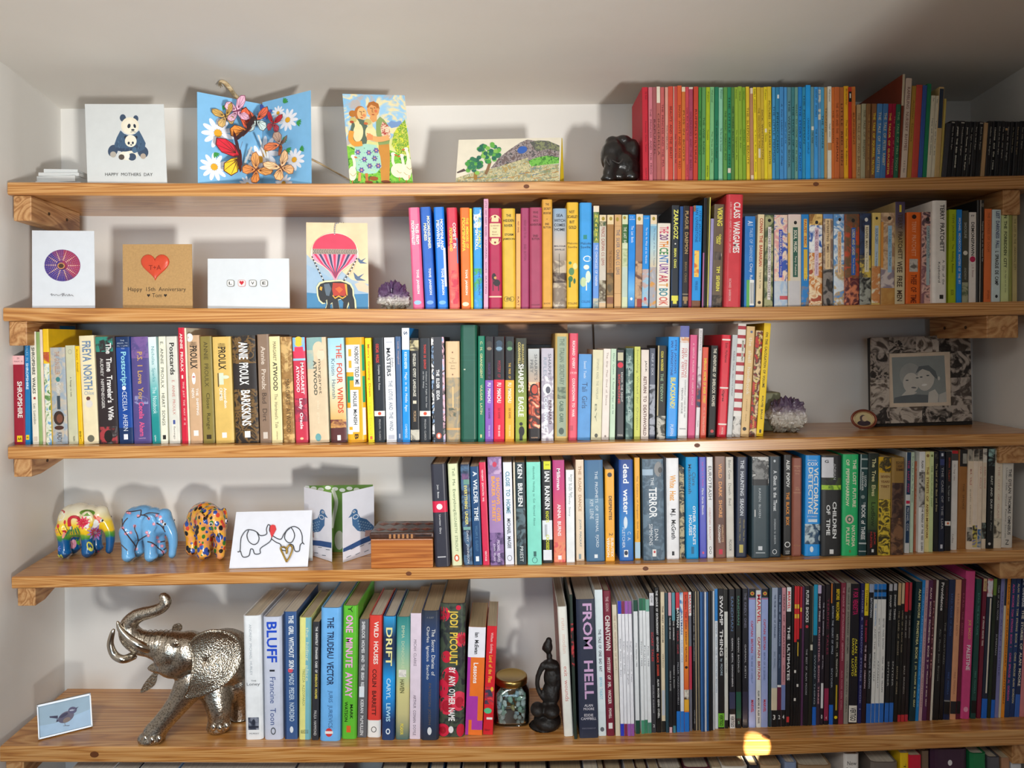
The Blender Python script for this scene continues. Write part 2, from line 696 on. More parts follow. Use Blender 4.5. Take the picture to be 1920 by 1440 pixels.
# ================================================================ the books
# one line a book, measured in the photograph: left x, right x, top y, bottom y (- = stands back from the edge),
# sideways lean of the top, format, cover colour, optional description ; printed elements of the spine
# t/T text along the spine (regular/bold)   h/H text across   r band   o oval   a picture   g colour gradient
ROW1 = '''
1205.5 1216.5 163.5 - -2 l c21f33 ; t My Book|5a0a12|.05|.13|.6|.35 ; t Famous Fairy Tales|5a0a12|.36|.68|.55|.3 ; t ladybird|5a0a12|.85|.96|.55|.25
1217.5 1224.5 163.5 - -1 l cc7581 ; t THE PRINCESS AND THE FROG|5a2020|.23|.92|.5|.5
1224.7 1231.7 163.5 - -1 l a85a5e ; t RAPUNZEL|4a1818|.34|.72|.5|.45
1231.9 1239.8 162.5 - -1 l b5655c ; r e8dcc8|0|.17|.1|.9 ; t CINDERELLA|5a2020|.28|.72|.5|.5
1240 1247 163.5 - -1 l c4605e ; t THE PRINCESS AND THE PEA|5a1818|.18|.84|.5|.5
1247.2 1252.8 163.5 - 0 l d9a08f ; t THUMBELINA|6a3030|.4|.66|.6|.5
1253 1262 162 - -1 l cf4a36 ; t BEAUTY AND THE BEAST|5a1410|.21|.76|.55|.5
1262.7 1270 162 - 0 l c64a43 ; r ecdcc8|0|1|0|.16 ; t Snow White and Rose Red|4a1010|.5|.8|.6|.42
1270.2 1278.2 160.5 - 0 l d65a2c ; t SNOW WHITE AND ROSE RED|5a1c08|.2|.86|.5|.5
1278.4 1285 163 - 0 l cf7430 ; r e6d2b4|.0|.05|0|1 ; t PUSS IN BOOTS|5a2a08|.25|.78|.55|.5
1285.2 1291.6 163 - 0 l cb4450 ; t Little Red Riding Hood|4a1018|.22|.56|.5|.5 ; t ladybird|4a1018|.82|.94|.5|.4
1291.8 1299.4 163.5 - 0 l a8415c ; r ddc8b8|0|.02|0|1 ; t GOLDILOCKS AND THE BEARS|7a1530|.26|.88|.45|.5
1300 1308.5 162.5 - 1 l c9442f ; t RUMPELSTILTSKIN|5a1408|.24|.8|.5|.45
1309 1314.6 163.5 - 1 l 3f8a40 ; t JACK AND THE BEANSTALK|123010|.25|.72|.5|.5
1315.4 1322.7 163.5 - 1 l 5f9a58 ; t THE WISE ROBIN|153a12|.32|.71|.5|.5
1323.3 1330.4 163.5 - 1 l a7bd1c ; t Puppet|2a3a00|.05|.16|.5|.4 ; t Thumbelina|2a3a00|.45|.56|.5|.35 ; t series|2a3a00|.83|.95|.5|.4
1330.6 1338.4 163 - 1 l 7fbf83 ; t Well-loved|1a4a20|.03|.16|.5|.4 ; t The Three Little Pigs|1a4a20|.47|.8|.5|.45
1339.2 1346.8 163 - 1 l 1f7d5a ; t THE ENORMOUS TURNIP|0a3020|.35|.75|.5|.45
1347.4 1356.4 164 - -3 l 8fcbab ; t Well-loved|1a4a30|.02|.12|.5|.4 ; t The Elves and the Shoemaker|1a4a30|.43|.68|.5|.4
1356.6 1363.4 163.5 - -4 l 5f9c4b ; t THE MAGIC PORRIDGE POT|1a3a10|.25|.78|.5|.5
1364 1371 163.5 - -4 l 258a5f ; t THE LITTLE RED HEN|0a3522|.1|.85|.5|.5 ; r e0d8c4|.86|.91|.1|.9
1371.4 1377.4 163.5 - -4 l 55843f ; t THE THREE BILLY GOATS|183010|.2|.75|.5|.5
1378 1384.6 163.5 - -3 l 9aba38 ; t Well-loved|2c3a05|.02|.12|.5|.4 ; t The Gingerbread Boy|2c3a05|.45|.77|.5|.45
1385.4 1392.6 162 - -4 l 8fb135 ; t Well-loved|2c3a05|.05|.15|.5|.4 ; t The Sly Fox|2c3a05|.45|.65|.5|.4
1393 1399.2 163.5 - -3 l 7fa92d ; t Well-loved|2c3a05|.04|.13|.5|.4 ; t Chicken Licken|2c3a05|.45|.72|.5|.4
1400 1406.4 162.5 - -3 l e5c42f ; t THE SLEEPING BEAUTY|4a3a05|.22|.82|.5|.5
1407 1414 165 - -2 l bd8a66 ; r ead8c0|0|.06|.2|.9 ; r ead8c0|.93|.99|.2|.9
1414.4 1420.2 163.5 - -3 l eed722 ; t EARLY LEARNING|3a3005|.02|.27|.5|.5 ; t A First Book of Aesop|3a3005|.45|.9|.5|.4
1420.6 1427.4 163.5 - -2 l d9b72e ; t THE DISCONTENTED PONY|4a3a05|.22|.66|.5|.5 ; r e8dcb8|.65|.75|.3|.9
1427.6 1433.4 164 - -2 l d2b238 ; t DICK WHITTINGTON|4a3a05|.24|.76|.5|.5
1433.6 1440 163 - -2 l ead426 ; t Puppet|3a3005|.03|.14|.5|.4 ; r f0e6c8|.44|.48|.2|.8 ; t Thumbelina|3a3005|.5|.58|.5|.4
1440.2 1447.6 162.5 - -1 l dfc32e ; t PICTURES OF NURSERY RHYME|4a3a05|.15|.82|.5|.5
1447.8 1454.4 163.5 - 0 l 4a9ccc ; t THE LITTLE MERMAID|10304a|.2|.8|.5|.5
1454.6 1461.6 163.5 - 0 l 2f86b0 ; r dfe8e4|.08|.12|.4|.9 ; t PINOCCHIO|0c2a3a|.27|.7|.5|.5
1462.4 1469.8 163 - -1 l 4590cc ; t A First Ladybird book of things|0e2a44|.18|.84|.5|.45
1470 1475.6 163.5 - 0 l 4b9ad6 ; t WHAT TO LOOK FOR|0e2a44|.37|.6|.5|.45
1476 1483.4 163.5 - 0 l 5d8f9a ; t THE WEATHER BOOK|16303a|.14|.86|.5|.5
1483.8 1490.4 163.5 - 0 l 3e7f84 ; t THE STORY OF SHIPS|0c2a2c|.2|.8|.5|.5
1490.6 1496.2 163.5 - 0 l 6fa193 ; t WHAT TO LOOK FOR IN WINTER|16302a|.18|.9|.5|.5
1496.6 1504 163 - 0 l 1f86d2 ; t THE STORY OF FLIGHT|08284a|.2|.9|.5|.4
1504.6 1511 163.5 - 0 l 2f8fb4 ; t THE POLICEMAN|08303e|.08|.6|.5|.45
1511.2 1520 159.5 - 0 l 1b9ce6 "tall bright blue" ; t UNDERWATER WORLD|0a4a78|.35|.72|.5|.4
1520.2 1526.6 163 - 0 l 6a979c ; r e6e0cc|.42|.46|.2|.9 ; t THE NURSE|1c3a3e|.48|.6|.5|.45
1526.8 1534 163 - 0 l 3f9ade ; t HOW IT WORKS|08304e|.03|.32|.5|.5 ; t THE ROCKET|08304e|.45|.64|.5|.45
1534.2 1539.2 163 - 0 l 5c92bc ; a 22313a-d8d4c4-5c92bc|.03|.35|0|1
1539.4 1545.4 163.5 - -1 l 4a9cc4 ; t THE FARMER|0c3040|.3|.66|.5|.5
1545.6 1552 163.5 - -1 l c49a5c ; t TRAINING|5a3a10|.22|.48|.5|.45
1552.2 1559.4 162 - -1 l e8e2d0 ; t Well-loved|5a5040|.03|.16|.5|.4 ; t Rumpel stiltskin|3a3424|.4|.54|.5|.45 ; r c8905c|.6|.68|0|1
1559.6 1565 163.5 - -1 l d6702a ; t THE FISHERMAN|5a2005|.25|.6|.5|.45
1565.2 1574.6 163 - -1 l d06a30 ; t THE ELVES AND THE|5a2005|.17|.5|.5|.4 ; t FIREMAN|5a2005|.55|.8|.5|.4
1574.8 1582.6 163.5 - -1 l b86a32 ; t LITTLE RED HEN|4a1c05|.18|.84|.5|.45
1582.8 1591.6 161.5 - -1 l f0b21e "orange-yellow" ; t Brambly|5a3505|.03|.2|.5|.35 ; t The Swiss Family Robinson|5a3505|.36|.84|.5|.4
1592 1597.6 163 - -1 l c8341e ; r 111111|.05|.16|0|1 ; r e8e0d0|.07|.12|.3|.7
1598 1605.6 162.5 - -1 l df7f34 ; t BUNNIKINS|5a2808|.28|.62|.5|.4
1605.8 1613.6 196 - 1 l c0a376 ; t THE TALE OF TWO BAD MICE|6a4a20|.11|.95|.5|.55
1614 1623.6 194.5 - 2 l b2aa88 ; t THE TALE OF BENJAMIN|5a5030|.08|.72|.5|.5
1623.8 1631 194.5 - 2 l 8a6238 ; t THE TALE OF MR JEREMY FISHER|c89a50|.14|.88|.5|.5
1631.2 1640.4 194.5 - 4 l 96643a ; T THE TALE OF SQUIRREL NUTKIN|f0d23c|.12|.93|.5|.55
1640.8 1650.6 194.5 - 5 l 4d8ac4 ; t THE TALE OF TOM KITTEN|f0e6c0|.11|.9|.5|.5
1650.8 1660.2 194.5 - 6 l 477fb8 ; t THE TALE OF PETER RABBIT|f0e2a0|.12|.82|.5|.5
1660.4 1668.2 194.5 - 5 l b0153c ; T THE TAILOR OF GLOUCESTER|f0cf4a|.12|.94|.5|.5
1668.4 1676 194.5 - 6 l a8123a ; t The Story of Miss Moppet|e07a78|.16|.94|.5|.45
1676.2 1683.6 195.5 - 5 l 236b4c ; t THE TALE OF MRS TIGGY|9cc08a|.1|.9|.5|.5
1684 1688.6 139 - 9 c 8a3a20 "tall dark red leaning picture" D.2 ; r d6c8a8|0|.3|0|1
1688.8 1699.6 146.5 - 11 p e4cdb8 "tall cream" ; t RAMBLING NURSERY RHYMES|7a3a30|.09|.72|.5|.5 ; t A & C Black|5a4a40|.82|.94|.5|.3
1700.6 1708.8 161 - 6 l c09238 ; t Animal Stories|7a5a10|.15|.6|.5|.4
1709.2 1721 159 - 7 l cf4a3c
1721.4 1729.4 160 - 7 l 3a5aa4
1729.6 1737.4 157 - 9 l 1f8a5c
1737.6 1745.4 179 - 7 l e6dcc0 ; t Tove|3a3020|.03|.07|.5|.4 ; t Topsy and Tim's Holiday|3a3020|.27|.72|.5|.4
1745.6 1751.8 179.5 - 7 l e6dcc0 ; t Tove|3a3020|.04|.09|.5|.4 ; t Topsy and Tim at Sea|3a3020|.3|.72|.5|.4
1752.2 1761.8 163 - 9 l cfae74 "old tan" ; r 27364a|.02|.45|.1|.9
1762 1766 185 - 9 l cdb45c
1766.6 1774.6 231 - 1 p 3a3a40 "slim dark grey"
1775 1784 226.5 - 1 h 17171b ; t Henry the Green Engine|c8c4b8|.1|.5|.5|.35 ; r b8b4a8|.02|.04|.2|.8
1784.2 1792 226.5 - 1 h 17171b ; T JAMES THE RED ENGINE|e0dccc|.1|.82|.55|.45
1792.6 1803 227 - 1 h 17171b ; t Troublesome Engines|c8c4b8|.1|.6|.5|.32 ; r b8b4a8|.02|.04|.2|.8
1803.2 1811 228 - 1 h 17171b ; T James Thomas the Tank Engine|d8d4c4|.1|.86|.5|.4
1811.2 1819.6 228 - 1 h 17171b ; t The Eight Famous Engines|c8c4b8|.1|.76|.5|.35
1819.8 1828 228 - 1 h 17171b ; t Percy the Small Engine|c8c4b8|.1|.5|.5|.35
1828.4 1838 228 - 1 h 17171b ; t Branch Line Engines|c8c4b8|.1|.5|.5|.35 ; r b8b4a8|.02|.04|.2|.8
1838.2 1846.4 230 - 1 h c09a6c "worn tan"
1846.8 1856 227 - 1 h 17171b ; t Gallant Old Engine|c8c4b8|.1|.6|.5|.35
1856.2 1864.4 227 - 0 h 17171b ; T Thomas and the Twins|d8d4c4|.1|.86|.5|.42
1864.8 1871.8 227 - 0 h 17171b ; t Duck and the Diesel Engine|c8c4b8|.1|.6|.5|.4
1872 1879 227 - 0 h 17171b ; t The Little Old Engine|c8c4b8|.1|.66|.5|.4
1879.2 1889.6 228 - 0 h 17171b ; t Henry the Green Engine|c8c4b8|.1|.7|.5|.32 ; r b89060|.12|.16|.05|.4
1889.8 1898.6 228 - 0 h 17171b ; t The Three Railway Engines|b8b098|.1|.56|.5|.32
1898.8 1907 228 - 0 h 17171b ; t Edward the Blue Engine|b8a078|.1|.6|.5|.32
1907.6 1916.6 227 - 0 h 17171b ; t Four Little Engines|b8b4a0|.12|.5|.5|.32
1917 1926 227 - 0 h 17171b ; t Tank Engine|b8b4a0|.12|.5|.5|.3
'''
ROW2 = '''
774.5 795 389.5 - -9 h e8648f "pink" ; T TALES FROM|fff6f0|.16|.36|.72|.3 ; T MOOMINVALLEY|fff6f0|.13|.37|.34|.3 ; T TOVE JANSSON|fff6f0|.61|.85|.55|.28 ; o 9cc4ea|.935|.45|.34|.2
797.5 816.7 388.5 - -10 h 2f68c4 "royal blue" ; T MOOMINSUMMER|f4f2c8|.09|.41|.75|.28 ; T MADNESS|f4f2c8|.16|.33|.4|.28 ; T TOVE JANSSON|fffdf0|.6|.86|.6|.28 ; o 7fa8e8|.935|.5|.34|.2
820.7 839.8 388.5 - -8 h 1d7bdc "bright blue" ; T MOOMINLAND|f8f8f4|.12|.42|.72|.3 ; T MIDWINTER|f8f8f4|.13|.4|.36|.3 ; r e8f0f8|.4|.78|.8|1 ; T TOVE JANSSON|fffdf0|.6|.86|.6|.28 ; o 7fb8f0|.935|.5|.34|.2
843 862 389.5 - -6 h d0344c "red" ; r ee6a60|.38|1|0|1 ; T COMET IN|fff6ee|.15|.4|.72|.3 ; T MOOMINLAND|f0dc50|.2|.43|.36|.3 ; a f4efe4-ee6a60-d0344c|.62|.95|.1|.95 ; r 5a90c8|.3|.55|.9|1
865.4 883 389.5 - -3 h f07a34 "orange" ; T THE MEMOIRS OF|f8dc40|.1|.4|.75|.28 ; T MOOMINPAPPA|f8dc40|.1|.43|.36|.34 ; T TOVE JANSSON|fffaf0|.61|.86|.55|.3 ; o f4ecc0|.95|.45|.36|.22
883.2 887.6 391 - -3 c f2cf1c "slim yellow"
888.5 904.5 389 - -2 h 2f9ade "sky blue and white" ; a f4f8fa-2f9ade-f4f8fa|.02|.2|.05|.95 ; T FINN FAMILY|f2e860|.08|.4|.75|.3 ; T MOOMINTROLL|ffffff|.08|.42|.4|.34 ; a f4f8fa-2f9ade-4aa860|.6|.98|.05|.95 ; T TOVE JANSSON|12489a|.6|.86|.65|.28
907 915.5 373 - 0 l e2a8c2 "slim tall pink" ; t LITTLE GREY RABBIT READERS|6a3a50|.02|.34|.5|.4 ; t SQUIRREL GOES SKATING|6a3a50|.37|.86|.5|.4
916.5 941.4 390.5 - -1 h b0184a "crimson" ; o ecd2a0|.12|.5|.42|.42 ; r ecd2a0|.14|.3|.08|.92 ; o ecd2a0|.31|.5|.42|.42 ; r b0184a|.135|.15|.0|1 ; r b0184a|.285|.3|0|1 ; h QUEENIE'S|5a2020|.175|.16|.84|.014 ; h WAY|5a2020|.2|.34|.66|.014 ; h Enid|5a2020|.235|.3|.6|.014 ; h Blyton|5a2020|.262|.28|.72|.014 ; o 8a1030|.085|.5|.08|.08 ; o 8a1030|.34|.5|.08|.08 ; o 2a1a20|.68|.4|.16|.28 ; o 2a1a20|.74|.62|.26|.26 ; r 2a1a20|.7|.82|.3|.36 ; r 2a1a20|.72|.82|.72|.78 ; o c89a50|.69|.5|.1|.1 ; r f0c8a8|.87|.884|.02|.98
942.5 967.4 391 - -1 h dcb53a "mustard yellow" ; H THE|3a3018|.07|.32|.7|.026 ; H HIDDEN|3a3018|.12|.1|.92|.026 ; H RIVER|3a3018|.17|.18|.82|.026 ; H STORM|3a3018|.26|.2|.86|.024 ; H JAMESON|3a3018|.305|.06|.96|.024 ; o 5a4a18|.9|.3|.2|.2 ; o 5a4a18|.9|.7|.2|.2 ; o dcb53a|.9|.3|.17|.17 ; o dcb53a|.9|.7|.17|.17 ; H FS|5a4a18|.9|.3|.7|.03
967.6 976.2 401 - 0 l f0b06c "slim peach" ; t MARY SPANIEL|5a3010|.08|.2|.5|.4 ; t RAT|5a3010|.87|.97|.5|.4
976.4 992.6 390 - 0 h a43c66 "plum" ; t NODDY GOES TO SEA|7a1c40|.12|.3|.5|.28 ; t ENID BLYTON|7a1c40|.36|.52|.5|.28
993 1016.4 389 - -1 h a8405f "dusky rose" ; H FIVE|5a1428|.05|.3|.7|.022 ; H FALL|5a1428|.09|.3|.7|.022 ; H INTO|5a1428|.13|.32|.7|.022 ; H ADVENTURE|5a1428|.17|.05|.95|.022 ; H ENID|5a1428|.28|.3|.7|.022 ; H BLYTON|5a1428|.31|.2|.8|.022 ; h HODDER|5a1428|.96|.15|.85|.012
1016.8 1036 374 - -1 h dca23e "tall mustard" ; H THE|5a3c10|.045|.34|.68|.02 ; H SECRET|5a3c10|.085|.16|.84|.022 ; H MOUNTAIN|5a3c10|.125|.14|.88|.022 ; h BY|5a3c10|.18|.44|.56|.01 ; H ENID|5a3c10|.225|.3|.7|.02 ; H BLYTON|5a3c10|.255|.14|.86|.02 ; h BLACKIE|5a3c10|.95|.15|.8|.014
1037 1062.4 391 - 0 h b8b0a8 "sea picture" ; g 8aa8c4-a8b0b8-c8bcb0-9a8a7a|0|.55|0|1 ; a 2a221e-8a7a6a-c8b8a0|.52|1|0|1 ; a 1c1614-4a3a34-9a8a78|.64|.74|0|1 ; r 2a2622|.45|.66|.44|.47 ; H SEA|2a3446|.07|.24|.74|.03 ; H WITCH|2a3446|.12|.08|.9|.03 ; H COMES|2a3446|.165|.08|.9|.03 ; H HOME|2a3446|.21|.12|.88|.03 ; H MALCOLM|3a3a48|.375|.08|.92|.016 ; H SAVILLE|3a3a48|.41|.12|.86|.016 ; h NEWNES|e0dcd0|.965|.12|.84|.02
1063 1084.6 379.5 - 0 h ecbc34 "bright yellow" ; H NOT|3a3418|.09|.2|.66|.028 ; H SCARLET|3a3418|.135|.04|.94|.028 ; H BUT|3a3418|.185|.24|.66|.028 ; H GOLD|3a3418|.235|.16|.82|.03 ; h Malcolm|3a3418|.385|.06|.92|.02 ; h Saville|3a3418|.42|.1|.9|.02 ; o 4a8a5a|.57|.28|.13|.14 ; o 5a8a58|.65|.4|.24|.34 ; o 3a7a4a|.72|.32|.2|.26 ; r 3a6a3a|.72|.8|.16|.34 ; o e8dc90|.6|.72|.2|.28 ; o 3a6a48|.74|.66|.1|.24 ; h COLLINS|3a3418|.95|.1|.9|.02
1087 1109.8 380 - 0 h 3f9fe4 "azure" ; r 2f8a80|.305|.345|.3|.6 ; h Malcolm|1a2c50|.385|.1|.94|.022 ; h Saville|1a2c50|.42|.08|.9|.022 ; o e8f2f4|.53|.62|.34|.26 ; o 3f9fe4|.53|.62|.26|.18 ; o e8f0e4|.61|.55|.24|.2 ; o d8e8d8|.7|.7|.22|.5 ; o c4d8a8|.75|.3|.26|.4 ; r e8f0e0|.74|.83|.5|.6 ; h COLLINS|2a5a94|.935|.14|.86|.022
1111.8 1122.6 386 - 1 p 6a9ade "light blue" ; r ecdcc0|0|.06|0|1 ; a 6a7a3a-8a9a4a-4a6a3a|.06|.36|0|1 ; H N|e8d850|.1|.3|.75|.03 ; H A|e8d850|.145|.3|.75|.03 ; H R|e8d850|.19|.3|.75|.03 ; H N|e8d850|.235|.3|.75|.03 ; H I|e8d850|.28|.42|.6|.03 ; H A|e8d850|.325|.3|.75|.03 ; t THE CHRONICLES OF NARNIA|f0f0f4|.38|.78|.55|.4 ; a 3a4a30-c8c0a8-8a9a9a|.9|1|0|1
1123.3 1135.8 403 - 1 p cfc6b6 "pale grey-cream" ; r e6d0a8|0|.1|0|1 ; o a89030|.04|.55|.24|.3 ; a 3a6a3a-e6d0a8-2a4a2a|.07|.12|0|1 ; t PRINCE CASPIAN|a04030|.13|.38|.55|.5 ; t C.S. LEWIS|a04030|.4|.54|.55|.4 ; a 8a8058-5a4a34-b8b098|.7|.93|0|1 ; r d8b890|.94|1|0|1
1137.7 1150 403 - 1 p b58a52 "brown" ; r e6cfa2|0|.1|0|1 ; o a89030|.04|.55|.24|.3 ; r a87a44|.11|.7|0|1 ; t THE MAGICIAN'S NEPHEW|7a5020|.38|.68|.5|.45 ; a d8c890-8a6a3a-5a4a2a|.62|.86|0|1 ; r 8a5a40|.88|.95|0|1
1151.7 1164.5 402.5 - 1 p d6aa74 "sandy" ; o a89030|.05|.4|.2|.32 ; t THE SILVER CHAIR|4a5a78|.16|.48|.5|.5 ; t C.S. LEWIS|4a5a78|.5|.64|.5|.5 ; r b88a58|.12|.125|0|1 ; r b88a58|.48|.485|0|1 ; r b88a58|.84|.845|0|1
1166 1176.6 403 - 1 p d4dcb4 "cream and green" ; r 3a6a34|.1|.3|0|1 ; o a89030|.03|.4|.26|.3 ; t THE LAST BATTLE|ecf0dc|.13|.36|.5|.5 ; a e0e8c8-a8b888-c8d0a8|.36|.55|0|1 ; r c0d0c0|.56|.88|0|1
1177.3 1190 402.5 - 2 p 1489e2 "vivid blue" ; h C.S.|e8f0f8|.025|.2|.7|.014 ; h LEWIS|e8f0f8|.05|.1|.9|.012 ; t The Last Battle|e8f0f8|.12|.3|.55|.36 ; g 1489e2-6ab8ee-1478c8|.6|1|0|1 ; o f4f8fa|.9|.5|.18|.22
1190.2 1203 401.5 - 3 p 9a7868 "brown and cream" ; r ecd8b8|0|.11|0|1 ; o a89030|.05|.45|.24|.3 ; a 8a5a40-c8a07a-6a4434|.5|.98|0|1 ; r 9a3a34|.9|.99|.3|1
1203.2 1215.4 404 - 3 p 1d92e6 "vivid blue" ; h C.S. LEWIS|d8e8f4|.03|.15|.85|.014 ; t The Lion, the Witch and the Wardrobe|e8f2fa|.13|.52|.55|.34 ; a 1d92e6-9ac8e0-c8a8a0|.58|.98|0|1 ; o c84a5a|.9|.5|.22|.3
1218 1230 403 - 2 p b4d2dc "pale blue" ; r ecd8b8|0|.1|0|1 ; o a89030|.04|.5|.24|.3 ; g 7ab4d4-b8d4d8-e0c8a0|.12|.6|0|1 ; t The Voyage of the Dawn Treader|5a6a8a|.14|.55|.6|.32 ; a e8e0d0-a8a8b0-d89a4a|.56|.98|0|1
1231.5 1255.5 418.6 - 2 p f2e8d8 "cream with rainbow-lettered" ; T THE|d84a6a|.04|.12|.5|.7 ; T 20|7a3a7a|.13|.2|.5|.7 ; T TH|e08a2a|.21|.28|.5|.7 ; T CE|3a8a4a|.29|.37|.5|.7 ; T NT|3a7ab8|.38|.47|.5|.7 ; T URY|8a4a9a|.48|.6|.5|.7 ; T AR|c84a5a|.61|.7|.5|.7 ; T T|e0a04a|.71|.75|.5|.7 ; T BO|3a8a9a|.77|.86|.5|.7 ; T OK|d86a5a|.87|.97|.5|.7
1258 1272.2 385 - 2 p 2a3038 "black" ; T ZARAGOZ|f0ec6a|.04|.33|.55|.6 ; o e8e8e0|.375|.5|.1|.1 ; T BRIAN CRAIG|f0ec6a|.42|.61|.5|.34 ; r 1e3a5c|.62|1|.0|.12 ; r e8e050|.88|.93|.05|.95 ; r e8e050|.93|.96|.25|.75
1272.8 1278.4 387 - 3 p 24508e "dark blue"
1278.8 1290.6 386 - 3 p 2a2426 "black" ; T PLAGUE DAEMON|b89a6a|.05|.47|.55|.55 ; t BRIAN CRAIG|9a8058|.55|.75|.5|.35 ; r a89a80|.862|.87|0|1 ; r a08258|.89|.93|.1|.9 ; r a08258|.93|.96|.3|.7
1291 1296.4 387 - 3 p a01c3c "dark red"
1296.8 1313 385.5 - 4 p 1f97e4 "blue and orange" ; a d89a5a-8a5a3a|0|.06|0|.25 ; t STEVE JACKSON|0c3a78|.05|.35|.75|.3 ; t IAN LIVINGSTONE|0c3a78|.03|.36|.4|.3 ; a f0a030-f8d060-e07020|.44|.7|.2|.75 ; t PUFFIN BOOKS|0c4a88|.74|.83|.5|.3 ; a 9a6a40-7a4a2a|.93|1|0|1
1316 1323.4 371 - 4 c 1c1a1c "slim tall black" ; r b06a98|.5|1|0|.35
1323.8 1328 370 - 5 c e6e070 "very slim yellow and black" ; r 1c1a1c|0|1|0|.5
1328.6 1334.2 410 - 4 p a79fce "slim lavender"
1335 1354.4 383 - 5 p 6e5e4c "brown" ; T VIKING|f0e85a|.03|.21|.55|.5 ; T Odinn's|f0e85a|.29|.39|.62|.22 ; T Child|f0e85a|.31|.38|.38|.26 ; o c8c0b4|.49|.6|.2|.3 ; a b8b0a4-5a4e44-2a2622|.46|.54|.1|.75 ; T TIM SEVERIN|f0e85a|.6|.84|.5|.34 ; a 4a3e34-6e5e4c-3a3028|.88|1|0|1
1358.4 1389.6 364 - 5 h d63f48 "large red" I.004 ; T CLASS WARGAMES|f6f4f0|.07|.52|.62|.4 ; t LUDIC SUBVERSION AGAINST SPECTACULAR CAPITALISM|ecc8c4|.07|.52|.25|.11 ; t RICHARD BARBROOK|ecc8c4|.75|.95|.3|.14
1395.4 1414.8 405.6 - 2 p 2b7cc8 "blue library" ; T A1|dce8f4|.05|.1|.5|.5 ; t TALES OF DARKNESS|b8d4ee|.13|.5|.6|.3 ; t Chay Ral|e8f0f8|.52|.7|.6|.36 ; r 6ab85a|.7|1|.2|.5 ; r f0f0ec|.7|.98|.5|.95 ; r 3a3a3a|.73|.96|.58|.61 ; r 3a3a3a|.73|.96|.66|.7 ; r 3a3a3a|.73|.96|.76|.79 ; r 3a3a3a|.73|.96|.86|.9
1417.5 1429.6 402 - 4 p ecd6aa "cream" ; T CONAN THE BARBARIAN|b83a24|.04|.56|.55|.5 ; t L Sprague de Camp|5a4a34|.6|.8|.55|.35 ; o 3a2e24|.95|.5|.26|.26
1433 1449 403 - 2 p 8a8f68 "mossy green" ; a 6a7a4a-a8a878-4a5a3a|0|1|0|1 ; r e6dcd8|.13|.92|.35|.72 ; t WITCHES ABROAD|4a3a3a|.15|.5|.53|.26 ; t TERRY PRATCHETT|4a3a3a|.54|.9|.53|.26 ; o 1c1c1c|.06|.5|.2|.2
1452 1477 403 - 0 p 6a82c8 "blue and pink picture" ; a 2c4ca0-e8a8a0-f0d8c0-3a5ab0|0|.72|0|1 ; a f0ece0-c8d0d8-a8c0d8|.72|1|0|1 ; r 3a4ab8|.16|.68|.34|.6 ; t MASKERADE|e8e0b8|.18|.45|.47|.16 ; t Terry Pratchett|e8e0b8|.48|.66|.47|.16 ; r d05a60|.88|.92|.4|1
1478 1502.4 402 - 0 p d9cdb8 "cream and grey picture" ; g e6ccc4-d9cdb8|0|.15|0|1 ; r e8b860|.2|.72|.0|.14 ; r c8c4c4|.72|1|.08|.9 ; r 2c5a4a|.14|.68|.36|.74 ; T SOUL MUSIC|e8e4d0|.17|.41|.55|.24 ; t Terry Pratchett|e8e4d0|.45|.66|.55|.2 ; o 26221e|.09|.55|.12|.14
1502.8 1516.8 402 - 0 p 1d7ec4 "blue" ; r e0b85a|.05|.36|.3|.75 ; T FAUST ERIC|b04a2a|.06|.34|.52|.34 ; r d8b03a|.38|.7|.3|.8 ; T eric|e8c84a|.58|.72|.6|.5 ; a c89a7a-1d7ec4-8a7a6a|.78|1|0|1
1517 1541.4 401.5 - 1 p d9a04a "golden picture" ; a d8a848-8a5a20-e8c070|0|.12|0|1 ; a 1f4f9e-f0f0ec-2a5aa8|.12|.42|0|1 ; a e0b060-c87830-f0d8b0-a84a2a|.42|1|0|1 ; r d8bcc8|.15|.67|.4|.72 ; T SMALL GODS|8a5a6a|.17|.4|.56|.2 ; t Terry Pratchett|6a4a5a|.43|.65|.56|.18 ; o 26221e|.09|.55|.12|.14
1543.8 1562.2 401.5 - 0 p b09a86 "grey-brown picture" ; r 5a8ac8|0|.05|0|1 ; a b89a80-8a7060-c8b098|.05|.6|0|1 ; a 4a423c-8a8078-2a2624|.6|1|0|1 ; r e8c898|.05|.6|.2|.72 ; T INTERESTING TIMES|6a5040|.07|.42|.46|.26 ; t Terry Pratchett|6a5040|.43|.58|.46|.2
1563.7 1583.4 401.5 - 0 p 8fb6d8 "pale blue picture" ; a 8fb6d8-e8eef0-5a94cc|0|.7|0|1 ; a 4a84c4-e0e8ee-c8a870-6a9ad0|.55|1|0|1 ; r ecc8a0|.19|.66|.36|.7 ; T THE LIGHT FANTASTIC|c07a4a|.2|.48|.53|.2 ; t Terry Pratchett|5a4a3a|.5|.64|.53|.2 ; o 26221e|.06|.55|.13|.16
1584 1611 401.5 - 1 p c8642e "orange and brown picture" ; a d88038-8a4a24-5a4a34|0|.14|0|1 ; a e06a30-6a5030-c84a24|.14|.7|0|1 ; a 8a2a3a-5a2028-d88058|.7|1|0|1 ; r 2c62b8|.15|.67|.44|.72 ; T LORDS AND LADIES|d8d098|.17|.45|.58|.18 ; t Terry Pratchett|d8d098|.48|.65|.58|.16 ; o 26221e|.07|.55|.12|.14
1611.8 1633 400 - 1 p 26407a "navy picture" ; a 1f3f86-2a3a5a-16203a|0|.48|0|1 ; a 22201e-4a4440-e0c050|.46|.72|0|1 ; a 3a3e3a-a8a89a-242220|.7|1|0|1 ; r ece0c0|.13|.64|.42|.8 ; T REAPER MAN|8a7a58|.15|.38|.6|.22 ; t Terry Pratchett|5a5040|.42|.62|.6|.2 ; o e8e4d8|.07|.55|.15|.18
